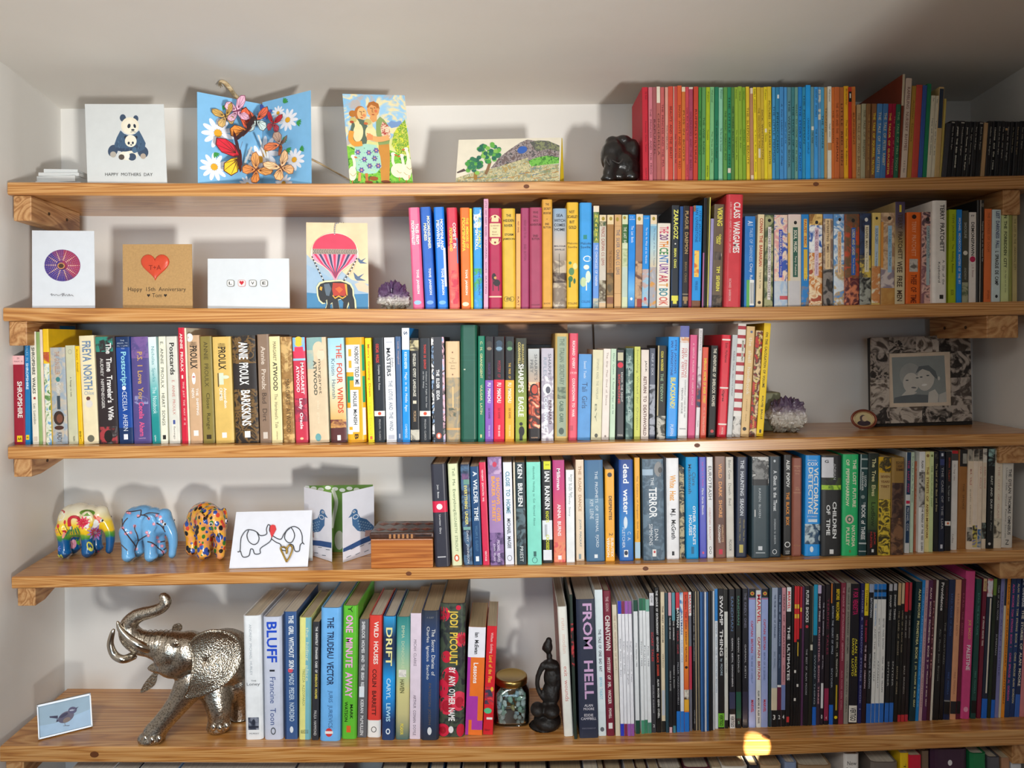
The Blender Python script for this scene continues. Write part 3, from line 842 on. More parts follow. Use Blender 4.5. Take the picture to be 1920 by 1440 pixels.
1634 1650.2 399 - 2 p eccb72 "cream-yellow" ; r eccb72|0|1|0|1 ; r bcd0e0|.14|.64|.3|.72 ; T SOURCERY|6a7a8a|.17|.34|.5|.3 ; t Terry Pratchett|4a5a6a|.42|.6|.5|.22 ; a ecd8a0-d88a4a-f0e8c8|.58|.98|0|1 ; o 26221e|.06|.5|.15|.17
1651.5 1678 399 - 1 p d6b088 "tan picture" ; a d8b890-b89070-e8c8a0|0|.62|0|1 ; a c8bcc8-9a8a94-e0d0c8|.62|.86|0|1 ; a e0b060-c89048|.82|1|0|1 ; r e89a3a|.1|.6|0|.16 ; r a8cce4|.14|.65|.48|.76 ; T PYRAMIDS|7ab4d8|.18|.38|.62|.2 ; t Terry Pratchett|2a4a5a|.42|.58|.62|.18 ; o 26221e|.06|.58|.13|.14
1678.4 1696.6 378.5 - 0 p c2a872 "tan and purple" ; g 4a3a5a-5a4a5c-b89a62-d8c8a0|0|.6|0|1 ; r d8c8a0|.6|1|0|1 ; r e0c83c|.03|.1|.4|.62 ; T TERRY PRATCHETT|4a3424|.12|.56|.5|.45 ; T WEE FREE MEN|4a3424|.58|.97|.45|.55
1699 1725.4 398 - 2 p ea6a1c "bright orange" ; t TERRY PRATCHETT|f8b48a|.1|.48|.5|.3 ; a 2a2420-c8c0b4-6a625a|.51|.65|.2|.8 ; T THIEF OF TIME|7a2a08|.68|.99|.52|.42 ; o 2a1a10|.05|.5|.16|.16
1728 1749 397.5 - 1 p b07a70 "reddish picture" ; a c88a80-8a5a60-e0b0a0-5a4048|0|1|0|1 ; r a8b8b8|.15|.8|.4|.7 ; t CARPE JUGULUM|3a4a4a|.17|.5|.55|.18 ; o 2a2422|.08|.5|.18|.2
1749.4 1776.4 376 - 0 h f0e8de "large white" I.003 ; T TERRY PRATCHETT|2a2622|.04|.5|.62|.3 ; t A Slip of the|3a3632|.58|.82|.7|.2 ; t Keyboard|3a3632|.6|.8|.4|.2 ; r 2a2622|.92|.96|.45|.72
1778 1792.4 393 - 2 p b4c414 "lime green" ; t STEVE JACKSON|4a4a0a|.05|.33|.5|.34 ; t The Riddling Reaver|3a3a08|.37|.68|.5|.36 ; t BOOK|3a3a08|.86|.92|.5|.4
1794 1803 393 - 1 p 1484d8 "blue" ; T MICHAEL MOORCOCK|d8e4f0|.09|.46|.5|.45 ; T MASTERS OF THE PIT|d8e4f0|.48|.8|.5|.45
1803.7 1815.6 395 - 1 p 4a4a3c "dark green-grey" ; t SHOCKLINE|c8c8b8|.13|.3|.5|.4 ; o e0d8c8|.46|.5|.36|.36 ; t ANDREW|a8a898|.62|.75|.5|.35 ; a 4a4a3c-a8a888-5a6a4a|.78|1|0|1
1816.5 1830 398 - 1 p eee4da "white" ; T DEMONSPAWN|3a3430|.11|.48|.5|.45 ; o c01c50|.52|.5|.4|.42 ; t J. H. Brennan|a87a70|.58|.72|.5|.4 ; h FF|3a3430|.04|.25|.7|.02
1831 1844.4 375 - 2 c 1f1d1d "tall slim black" ; r c8c0b4|0|1|.42|.5 ; t Forgotten House on the Haunted Fen|d8d4cc|.21|.6|.76|.26 ; o 6a6458|.05|.75|.2|.3
1845 1858 391.5 - 2 p e6753a "orange" ; t THE FORTRESS OF DOOM|a84a20|.04|.46|.55|.34 ; t SPHERE|a84a20|.87|.97|.6|.3
1859.6 1875.4 393 - 2 p d2e2e2 "pale blue-grey" ; T LEST DARKNESS FALL|2a3a6a|.02|.42|.6|.42 ; T L SPRAGUE DE CAMP|1c1c1c|.45|.82|.55|.42 ; o 2a2a30|.94|.55|.16|.2
1877 1891.4 393 - 1 p d8e29e "pale green" ; T IN THE FORBIDDEN CITY|3a4426|.05|.63|.52|.4 ; t the Pagan and the Crew|5a6440|.66|.9|.55|.22
1892 1898 392 - 0 c 96984e "slim olive"
1898.4 1907.4 392.5 - 0 p c6b67c "tan" ; t THE LOST IN THE UNKNOWN CITY|5a4a24|.1|.66|.5|.4 ; o 2a2420|.03|.5|.24|.26
'''
ROW3 = '''
26.7 47.3 667 827 -3 p 9c1c32 "dark red guide" ; r eeb8b8|0|.1|0|1 ; h 50|6a2a34|.03|.4|.6|.02 ; h WALKS IN|6a2a34|.065|.12|.9|.016 ; T SHROPSHIRE|f0ece4|.29|.7|.6|.45 ; r f2cf1c|.9|.97|.28|.76 ; H AA|3a3010|.935|.34|.7|.03
47.6 57 609 829 -2 p 1478b4 "tall blue guide" ; t 50 WALKS IN|9cc8e4|.12|.3|.5|.45 ; T SHROPSHIRE|d8ecf6|.32|.54|.5|.5 ; r f2cf1c|.92|.96|.15|.8 ; H AA|3a3010|.94|.25|.7|.014
61.5 73 622 831 -9 p ece6d4 "white" ; t Best|7a3a2a|.05|.12|.5|.45 ; T SHROPSHIRE WALKS|3a3a34|.14|.55|.5|.5 ; r a03a34|.58|.6|.35|.7 ; t Les Lumsdon|4a4a44|.64|.82|.5|.4 ; r d8c8b8|.93|.97|.2|.8
73.2 80 622.5 831 -8 c 8fae6a "slim green"
80.4 85.6 618 832 -8 c e8d8c8 "slim folded cream map"
86 97 617 834 -10 c f0c41c "yellow and green folded map" ; r f0c41c|0|.3|0|1 ; a f0c41c-b8482a-f0c41c|.2|.3|0|1 ; a c8d86a-5a8a4a-e8e8d0-6aa0c8|.3|1|0|1
97.5 127 652 828 -7 p b6b2ae "mottled blue and peach" ; a c8a890-9aa8b4-b8b4ac-c8b8a0|0|1|0|1 ; t THE GUN-SELLER|a87860|.04|.28|.5|.3 ; o 3a8080|.33|.52|.14|.16 ; t Cutler|e0e0dc|.36|.48|.55|.26 ; r 3a4650|.5|.64|.42|.62 ; o 3a2a24|.73|.5|.34|.46 ; o 7a4a38|.735|.55|.2|.28 ; o 4a2a20|.83|.5|.3|.14 ; t KADY|2a2624|.88|.98|.52|.3
129 146.6 648 828 -7 p cbcaaa "pale olive" ; o 8a8a70|.065|.5|.2|.26 ; o cbcaaa|.065|.5|.17|.22 ; t A Passage to India|3a3a2c|.32|.52|.45|.22 ; t MODERN|3a3a2c|.92|.97|.6|.2
147.4 155.8 649 828 -8 c f2c416 "slim yellow" ; t Archers Annual|7a5a08|.03|.26|.5|.4 ; t BBC|3a2c05|.87|.97|.5|.4
157.5 185 630 828 -10 p eee0b8 "thick cream" ; T FREYA|6a86a8|.05|.24|.5|.6 ; T NORTH|6a86a8|.27|.5|.5|.6 ; h Chloe|8a9ab0|.53|.2|.85|.035 ; o 6a4034|.58|.45|.14|.14 ; o e0d8d0|.63|.5|.24|.26 ; o 6a6a5a|.95|.5|.24|.24
186 222.4 632 828 -8 p 2c2224 "thick black" ; a 4ab8a0-2a8a78-2c2224|0|.14|0|.9 ; T The Time Traveler's Wife|f0ece8|.06|.78|.68|.3 ; T AUDREY NIFFENEGGER|c8c4c0|.2|.67|.3|.16 ; a e8e4e0-2c2224-a83a40|.84|1|.05|.95 ; o 1c1818|.93|.5|.22|.32
224 249.8 632 827 -8 p 14489c "royal blue" ; r 12305e|0|.1|0|1 ; r 12305e|.85|1|0|1 ; h THE|c8d4e4|.035|.35|.65|.012 ; h SEQUEL TO|c8d4e4|.06|.12|.88|.012 ; h P.S. I LOVE|c8d4e4|.085|.12|.88|.012 ; h YOU|c8d4e4|.11|.4|.65|.012 ; T Postscript|98d4e4|.14|.46|.5|.5 ; o f0f0f4|.48|.5|.14|.16 ; t CECELIA AHERN|d8e0ec|.51|.88|.52|.34 ; r e8ecf4|.91|.96|.35|.65
251.5 284 632 827 -7 p 554a86 "purple" ; a 554a86-7a5a9a-554a86|0|.2|0|1 ; T P.S. I Love You|c8a060|.14|.58|.5|.3 ; a 554a86-9a9ac8-554a86|.55|.63|.1|.9 ; T Cecelia Ahern|e05a8c|.61|.93|.5|.3 ; h HARPER|c8a8c8|.95|.3|.7|.012
286 301 632 828 -9 p b8dcdc "white and teal" ; g e4f0f0-d0e6e6-5ab4b4-1c9090|0|.75|0|1 ; r 1c9090|.75|1|0|1 ; t Nicholas Sparks|4a9aa0|.09|.42|.5|.5 ; t The Notebook|d8f0f0|.47|.72|.55|.5 ; t sphere|e0f0f0|.92|.98|.4|.3
301.8 315 631 827 -5 p ecebd6 "cream" ; t E. ANNIE PROULX|4a4a44|.05|.48|.45|.42 ; t HEART SONGS|3a3a34|.53|.83|.5|.42 ; r 2a2a28|.92|.96|.3|.75
318 338 631 826 -7 p dddcd0 "grey-white" ; T Postcards|2a2824|.06|.36|.52|.45 ; t E. ANNIE PROULX|c87a70|.41|.73|.55|.26 ; r e8e4d8|.77|.98|.3|.72 ; r 4a5a9a|.78|.82|.4|.62 ; t flamingo|5a5a54|.84|.96|.5|.22
341 353 614.5 827 -8 h d0203c "tall scarlet" ; T ANNIE PROULX|f4e8e0|.05|.38|.5|.42 ; r f0e8dc|.41|.44|.35|.6 ; t FINE JUST THE WAY IT IS|f0d8d0|.47|.84|.55|.34
353.2 356.8 615 827 -8 c efe6cc "slim cream"
357.5 380 629 826 -7 p d2ac86 "tan" ; o e8e6e6|.02|.2|.3|.36 ; t ANNIE|3a2c20|.06|.1|.5|.6 ; T PROULX|2a241e|.1|.31|.5|.6 ; o f0f0f0|.4|.45|.16|.5 ; o c85a4a|.385|.45|.12|.06 ; T THE SHIPPING|f0ece4|.49|.74|.7|.2 ; T NEWS|f0ece4|.49|.58|.35|.22 ; r f0ece4|.88|.93|.3|.7
381.7 403 631 826 -7 p 8f7f3e "olive" ; t ANNIE PROULX|4a4020|.05|.47|.48|.36 ; t Close Range|3a3418|.53|.87|.5|.4 ; r 3a3018|.92|.96|.3|.72
405 439 632 826 -7 p e0bc68 "thick sandy-yellow" ; t ANNIE|3a2a18|.06|.1|.5|.42 ; T PROULX|2a2018|.1|.31|.5|.42 ; r d8e0c8|.34|.45|.3|.55 ; r 5a4a30|.34|.47|.22|.28 ; o dce4cc|.38|.66|.2|.1 ; T Accordion|f4f0e6|.48|.67|.62|.17 ; T CRIMES|f4f0e6|.48|.6|.38|.17 ; r f4f0e6|.9|.95|.36|.62
442.5 486 630 827 -8 p 3a2a1e "very thick dark brown" ; a 5a3e1e-1e1814-7a5a2c-241c18|0|.26|0|1 ; a 1e1814-2a2220|.26|.5|0|1 ; a 5a3e1e-1e1814-7a5a2c-241c18|.5|1|0|1 ; T ANNIE PROULX|f6f4f0|.06|.46|.47|.4 ; T BARKSKINS|f6f4f0|.51|.84|.5|.4 ; r f4f2ee|.89|.95|.4|.64
488 509 627 826 -6 p 8f7662 "brown" ; T Annie Proulx|d4c4b4|.11|.51|.5|.4 ; t Bad Dirt|4a3a30|.54|.8|.5|.4 ; r cfc4b8|.9|.96|.3|.7
510 530 631 826 -6 p efdfa8 "cream-yellow" ; t MARGARET|4a4a34|.05|.23|.5|.3 ; T ATWOOD|3a3c2c|.24|.51|.5|.42 ; t The Handmaid's Tale|6a6a50|.54|.86|.52|.3 ; t contemporary|6a6a50|.89|.97|.5|.16
532.5 553 632 826 -7 p b98a48 "golden brown" ; a c89a58-9a7038-d8b070|0|1|0|1 ; t THE ROBBER BRIDE|d8b878|.05|.32|.5|.3 ; t MARGARET ATWOOD|4a3418|.4|.9|.5|.4
555 578 633 826 -7 p cc3850 "red and blue" ; r 7ab8e4|0|.13|0|1 ; o f0c83c|.04|.5|.38|.42 ; r e83a5a|.09|.18|.15|.85 ; o e83a5a|.15|.5|.46|.5 ; r 9acaf0|.2|.22|0|1 ; T MARGARET|f4ecec|.24|.54|.72|.26 ; T ATWOOD|f4ecec|.27|.52|.35|.26 ; a 2a1c34-8a2a44-cc3850|.58|.8|0|1 ; T Lady Oracle|f4f0f0|.58|.87|.5|.34 ; o e0c8a0|.96|.5|.14|.1
581 617.4 633 826 -7 p dcc6a4 "thick beige" ; a 7aa8a8-a0b8b0-b8bca8|0|.3|0|.35 ; a 7aa8a8-8ab0ac|0|.12|0|.8 ; o e8ccac|.11|.62|.3|.38 ; o ecd2b4|.17|.72|.2|.3 ; r c89a80|.12|.125|.66|.86 ; t margaret|5a4a3c|.21|.54|.62|.18 ; T ATWOOD|4a4a40|.22|.55|.4|.18 ; t alias grace|e8d8bc|.6|.82|.5|.18 ; o 6aa4a8|.95|.45|.15|.2
621 651 634 826 -7 p a8d4e8 "sky blue and brown" ; g a0d2ea-c4e0e8-e0d8b0-e0b060|0|.8|0|1 ; r 5a2e2e|.82|1|0|1 ; a 5a2e2e-d8a058-7a3e34|.78|.86|0|1 ; T THE FOUR WINDS|d4502e|.06|.72|.68|.36 ; t Kristin Hannah|4a6478|.2|.58|.3|.24 ; r f0ece8|.93|.98|.4|.62
651.8 686.6 633 826 -5 h f2ae22 "thick orange and white" ; r f4f4f0|.07|.33|0|.55 ; r f2ae22|.11|.18|.16|.32 ; r f2ae22|.22|.29|.16|.32 ; r 1f9a6a|.37|.62|.05|.2 ; r 1f9a6a|.37|.41|.05|.5 ; r 1f9a6a|.07|.32|.88|1 ; r 1f9a6a|.37|.62|.88|1 ; r f4f4f0|.07|.47|.42|.78 ; r f4f4f0|.5|.9|.22|.66 ; r f4f4f0|.67|.92|.0|.3 ; r f2ae22|.85|.88|.12|.3 ; T NOBODY TOLD ME|2a2a2e|.09|.45|.6|.22 ; T HOLLIE McNISH|2a2a2e|.52|.83|.46|.2 ; r f4f4f0|.67|.93|.86|1 ; T B|3a2c10|.92|.97|.5|.2
691 702.4 634 826 -7 p fde51a "bright yellow" ; T Mum's Growing Down|e0641e|.06|.56|.5|.5 ; t Laura Dockrill|c8b83a|.62|.93|.5|.5 ; r e06a3a|.94|.97|.3|.7
703 723 633 825 -4 p 20242a "black" ; T OSCAR WILDE|d83a2e|.06|.24|.4|.28 ; t Complete Short Fiction|d8d8d8|.26|.5|.5|.24 ; r ece6dc|.7|.75|0|1 ; o d85030|.725|.5|.16|.16 ; t PENGUIN CLASSICS|b8b8b8|.78|.98|.5|.16
725 744 633 825 -5 p eceff4 "white" ; t John|3a3a40|.19|.28|.75|.3 ; T MASTERS|2e3038|.1|.37|.4|.4 ; t THE LOTUS AND THE WIND|4a5468|.41|.89|.52|.38 ; r b8bcc8|.04|.05|.2|.8 ; r b8bcc8|.93|.97|.2|.8
745 755 631 825 -4 p 46648c "slim slate blue" ; t Linda Hoaglund|c8a8a0|.05|.26|.5|.4 ; r b8c4d8|.92|.96|.35|.6
755.2 769 615 825 -2 p 1a94ee "tall bright blue" ; r e8eef4|0|.19|0|1 ; T S|3a4a6a|.03|.06|.5|.5 ; T KIECKHEFER|dceefa|.21|.36|.5|.36 ; t Magic in the Middle Ages|f0f6fc|.39|.73|.5|.42 ; t CAMBRIDGE|d0e8f8|.84|.96|.5|.3
770 786.6 634 825 -2 p 1e1b1a "black" ; a 8a8058-c8bc90-4a4430|.02|.12|0|1 ; T ENGLISH GYPSY LANGUAGE|dcd8c8|.15|.56|.5|.34 ; r d8d0b8|.6|.63|.3|.7 ; t MORGAN|c8a880|.7|.8|.5|.32 ; a 8a8880-c8c4b4-3a3834|.88|.98|0|1
787.5 808 634 825 -2 p 20242a "black" ; T THOMAS DE QUINCEY|d83a2e|.06|.3|.5|.24 ; t Confessions of an English Opium Eater|d0d0d0|.32|.67|.62|.16 ; t and Other Writings|d0d0d0|.32|.48|.36|.16 ; r ece6dc|.7|.75|0|1 ; o d85030|.725|.5|.16|.16 ; t PENGUIN CLASSICS|b8b8b8|.78|.98|.5|.16
811 835.6 632 825 -3 p 39393f "dark grey with pink edged" ; a eab8c8-f4f4f4-1c1c20-9ab8dc|0|1|0|.18 ; a f4f4f4-1c1c20-eab8c8-9ab8dc|0|1|.84|1 ; T THE ELDER EDDA|f4f4f4|.31|.6|.48|.24 ; o d86a50|.94|.5|.2|.24 ; o f0ece8|.94|.5|.1|.15
836.7 863 640 825 -1 h b59b76 "faded tan" ; a c0a888-98907c-b8a078|.35|1|0|1 ; r e2c296|0|.36|0|1 ; o 8a5a40|.11|.5|.05|.06 ; h Tales|5a4434|.17|.35|.65|.014 ; h of|5a4434|.195|.45|.58|.012 ; h Mystery|5a4434|.215|.25|.8|.014 ; h Jane|5a4434|.245|.38|.65|.014 ; h Mason|5a4434|.27|.35|.7|.014 ; o 8a5a40|.33|.5|.05|.06 ; r e0c088|.45|.68|.46|.56 ; a 2a3430-b59b76-4a5a50|.66|.75|.2|.75 ; r d8a868|.86|.88|0|1
864 895 609.5 826 -1 h 1f5a48 "tall dark green cloth" ; r 2a6a58|.255|.258|0|1 ; r 2a6a58|.3|.303|0|1 ; r c8d0b8|.375|.385|.2|.3
896 909 630 826 0 h 107a5c "green" ; T C. H. GRANDGENT|c8c890|.05|.4|.5|.34 ; T VULGAR LATIN|c8c890|.46|.74|.5|.34 ; r c8c890|.93|.96|.35|.6
909.8 925 631 825 0 p 8a58b8 "purple and black" ; r 18181c|0|.415|0|1 ; o 3a3430|.09|.5|.4|.62 ; o 8a7a68|.115|.5|.3|.2 ; t DAUGHTER OF|5a3a78|.25|.4|.5|.3 ; T FU MANCHU|f4eef8|.44|.63|.5|.4 ; t SAX ROHMER|3a2250|.68|.78|.5|.26 ; T TITAN BOOKS|d8c8ec|.84|.95|.5|.2
926 945.8 631 826 0 p e01f40 "red and black" ; r 18181c|0|.41|0|1 ; o 34485a|.09|.5|.4|.55 ; o 7a9ab0|.115|.5|.3|.18 ; t MYSTERY OF|b01c38|.23|.39|.5|.28 ; T FU MANCHU|fff4f0|.44|.63|.5|.4 ; t SAX ROHMER|8a0c24|.68|.78|.5|.22 ; T TITAN BOOKS|ffd8d8|.84|.95|.5|.2
947.4 964 631 825 0 p f4b02c "amber and black" ; r 18181c|0|.415|0|1 ; o 2e4a34|.09|.5|.4|.6 ; o 6a9a70|.115|.5|.3|.2 ; t THE MASK OF|e8b83c|.25|.4|.5|.26 ; T FU MANCHU|fff8e8|.44|.63|.5|.4 ; t SAX ROHMER|5a3c08|.68|.78|.5|.26 ; T TITAN BOOKS|f8e0a8|.84|.95|.5|.2
966.6 987.5 634 824 0 p 9eae44 "olive green" ; g 2a2c1e-3a3e26-7a8a34-a4b44c|0|.75|0|1 ; T BERNARD|b8a860|.06|.25|.66|.2 ; T CORNWELL|d8c878|.04|.25|.34|.24 ; T SHARPE'S EAGLE|f4f2e6|.25|.76|.5|.5 ; o 1c1c18|.83|.5|.16|.16 ; o 20201a|.9|.55|.26|.46 ; r 1c1c18|.9|.99|.36|.64
991.7 1013 654 824 -1 p b8b4ae "grey and orange" ; g c0c4c4-a8a49c-c8a890|0|.4|0|1 ; a e07a34-3a1c18-c84a28-f0c8a0|.36|.86|0|1 ; r 1e1414|.86|1|0|1 ; t SHARPE'S|5a5a5e|.06|.34|.68|.26 ; t PREY|5a5a5e|.12|.26|.3|.26 ; o 2a1a18|.44|.5|.38|.52 ; o c84a30|.44|.55|.28|.4 ; h HARPER|c8a080|.96|.2|.8|.014
1015.2 1038 653 824 0 p c2bcc8 "silver-lilac" ; a d0ccd4-a8a0b0-e8e4ea|.3|1|0|1 ; t SHARPE'S|5a5a68|.06|.34|.68|.26 ; t RIFLES|8a98a8|.1|.3|.3|.26 ; o f0f0f2|.44|.48|.36|.46 ; o 5a5a68|.45|.55|.2|.3 ; T BERNARD|4a2438|.56|.82|.72|.24 ; T CORNWELL|e4ecf4|.53|.88|.36|.28 ; h HARPER|e8e8ec|.96|.2|.8|.014
1040 1065 625 824 1 h d3b26a "straw-coloured" ; r 9aa890|.03|.96|.16|.86 ; T THE ITALIAN SECRETARY|6a7a6a|.05|.48|.52|.36 ; a e8e0b0-5a6a58-8a9a80|.5|.61|.2|.82 ; T CALEB CARR|3a5a4a|.63|.83|.5|.3 ; o 4a5a50|.91|.5|.2|.26
1066 1082.4 625 824 2 h e05468 "coral red" ; T RICHARD OVERY|f4e8e4|.07|.33|.5|.3 ; h 1939|f0d8d4|.37|.15|.85|.02 ; T COUNTDOWN TO WAR|f4e8e4|.42|.78|.52|.3 ; a 4a2028-e05468|.86|.91|.1|.5
1082.7 1106.6 664 825 3 p 5f9cd8 "blue" ; t Saeed Teebi|d8e6f2|.08|.28|.5|.2 ; t Tali Girls|2e4a70|.33|.63|.5|.42
1108 1127.4 656 824 4 p e2dcb8 "glossy cream" ; t STEPHEN KING THE FAMILIAR|a8a488|.1|.55|.5|.22 ; t BY|8a8a70|.6|.8|.4|.2 ; o 4a4a3e|.95|.5|.16|.2
1128 1141.6 654 825 4 p ece2d8 "pinkish white" ; t The Ship That Died of Shame|8a6a60|.04|.62|.5|.3 ; o 8a7a70|.96|.5|.14|.16
1143 1153 654 825 3 p c4dcc0 "pale green" ; t Ellery Queen|4a7a6a|.05|.28|.5|.4 ; t A Pound of Paper and Ink|4a7060|.32|.72|.5|.4
1155 1170 656 823 1 p 1d1b20 "black and red" ; r c8c0a0|.03|.12|.15|.85 ; o d81c3c|.17|.5|.36|.36 ; T SOMEONE|d83a3c|.27|.6|.35|.26 ; t KNOW THE NIGHT|e8e4e0|.25|.58|.7|.24 ; h PAN|d8d4cc|.95|.2|.8|.02
1173 1186.6 653 823 1 p 5f8682 "dark teal" ; a 5f8682-3a5a58-8aa8a0|.0|1|0|1 ; t The Case of the Glass Door|c8d8d0|.08|.8|.5|.36
1189 1200 650 823 1 p d2d668 "yellow-green" ; t Something Wicked for Christmas|8a8a4a|.03|.9|.5|.4
1201.7 1216 656 823 1 p ecdfd4 "pinkish cream" ; T JACK|5a5048|.12|.25|.6|.3 ; T RETURN TO DEATHWORLD|6a4038|.3|.96|.5|.42
1217.5 1228 653 823 1 p 4e5466 "slate grey" ; t PHILIP K DICK|c8ccd8|.06|.3|.5|.4 ; a 4e5466-a8acb8-2a2e3a|.4|.95|0|1
1231 1247.4 648 824 3 p 23221e "black" ; r c8b890|0|1|0|.14 ; T COLIN MACKENZIE|e8d84a|.06|.27|.5|.28 ; t THE TIDEWAY|a8c8a0|.3|.6|.5|.3 ; a 23221e-c8c4b8-3a3a30|.75|1|0|1
1249 1268.8 631.7 823 5 p 1c9af0 "vivid blue" ; T STEVE JACKSON'S|1c4a90|.03|.36|.68|.24 ; T IAN LIVINGSTONE|1c4a90|.04|.38|.36|.22 ; T BLACKSAND!|f4e45c|.4|.7|.52|.48 ; t PUFFIN|e8f0f8|.86|.97|.5|.3
1271 1288 611 820 5 p ecebe9 "white and violet" ; r 6a70b0|0|.1|0|1 ; a 6a70b0-e0a070-ecebe9|.1|.15|0|1 ; t OLD DEMONS|c8403c|.2|.46|.68|.26 ; t NEW DEITIES|c8403c|.2|.46|.36|.26 ; t CONTEMPORARY STORIES FROM TIBET|6a6a6a|.48|.82|.68|.13 ; t TENZIN DICKIE|4a4a4a|.55|.78|.36|.18 ; r a8a8a8|.91|.92|.15|.85
1290 1302.6 628 820 5 p e2608e "pink" ; t A GENTLE MURDER THE HARLEM CYCLE|f4c8d4|.08|.68|.5|.26
1304 1311 616 821 7 p e4dfe0 "slim white and multicoloured" ; t ECCENTRICS|8a8a88|.02|.2|.5|.4 ; a c8a8b8-e4dfe0-8a5a7a|.35|.55|0|1 ; a 4a6a9a-2a3a5a-c84a3a|.55|.72|0|1 ; t Cowley|6a6a6a|.84|.9|.5|.4
1313 1323.8 651 820 5 p e0563c "red-orange" ; T SHERLOCK HOLMES OF BAKER STREET|f2d83c|.12|.62|.5|.44 ; t W. S. Baring-Gould|f0c4a0|.66|.94|.5|.34
1328 1341 648 818 6 p 20201e "black" ; T THE ADVENTURES OF|e4dcc8|.03|.34|.55|.44 ; T SHERLOCK HOLMES|e4dcc8|.36|.66|.55|.44 ; o c83a3c|.93|.5|.24|.24
1345 1362.4 628 820 9 h e22a3e "scarlet" ; r f4e8dc|.04|.055|.05|.95 ; t Eoin McNamee|5a0c18|.08|.27|.55|.28 ; r f4e8dc|.51|.525|.05|.95 ; T Ogres|5a0c18|.54|.65|.4|.3 ; r f4e8dc|.865|.88|.05|.95 ; t VINTAGE|f4e8dc|.9|.97|.5|.2
1363 1372.4 628 820 11 p ced2d2 "slim pale grey" ; t ROLAND TOPOR|6a6e70|.16|.35|.5|.34 ; t HEAD-TO-TOE PORTRAIT|6a6e70|.38|.6|.5|.3
1373 1388 607 818 11 p f0ece4 "tall red and white striped" ; r b83a44|.02|.05|0|1 ; r b83a44|.1|.13|0|1 ; r b83a44|.18|.21|0|1 ; r b83a44|.26|.29|0|1 ; r b83a44|.34|.37|0|1 ; r b83a44|.42|.45|0|1 ; r b83a44|.5|.53|0|1 ; r b83a44|.58|.61|0|1 ; r b83a44|.66|.69|0|1 ; r b83a44|.74|.77|0|1 ; r e8e0d0|.14|.34|.55|.85 ; T EDWARD GOREY|2a2422|.15|.33|.7|.2 ; a 2a2826-e8e4dc-4a4644|.82|1|0|1
1389 1404 612 818 12 p ecc88e "tan" ; o 6a7a9a|.05|.6|.16|.16 ; t the shell handbook|f6ecd8|.1|.62|.55|.42 ; t ronald wye|a88048|.66|.86|.5|.22 ; o 2a2420|.93|.4|.24|.24
1405 1418 620 816 13 p d8b27c "tan and red picture" ; a d8b27c-c8322c-5a3a2a-e8c898|0|1|0|1 ; t Jungle Stories|d8e05a|.03|.26|.6|.4 ; t Tarzan Annual|e8e060|.44|.7|.5|.36 ; t Comics|e8e060|.8|.95|.5|.36
1418.4 1431 606 813 15 p f6cf22 "tall yellow" ; T ON THE CALCULATION OF VOLUME|4a3c0c|.08|.57|.5|.36 ; T SOLVEJ BALLE|4a3c0c|.64|.85|.5|.34 ; r 3a3010|.94|.97|.35|.65
'''
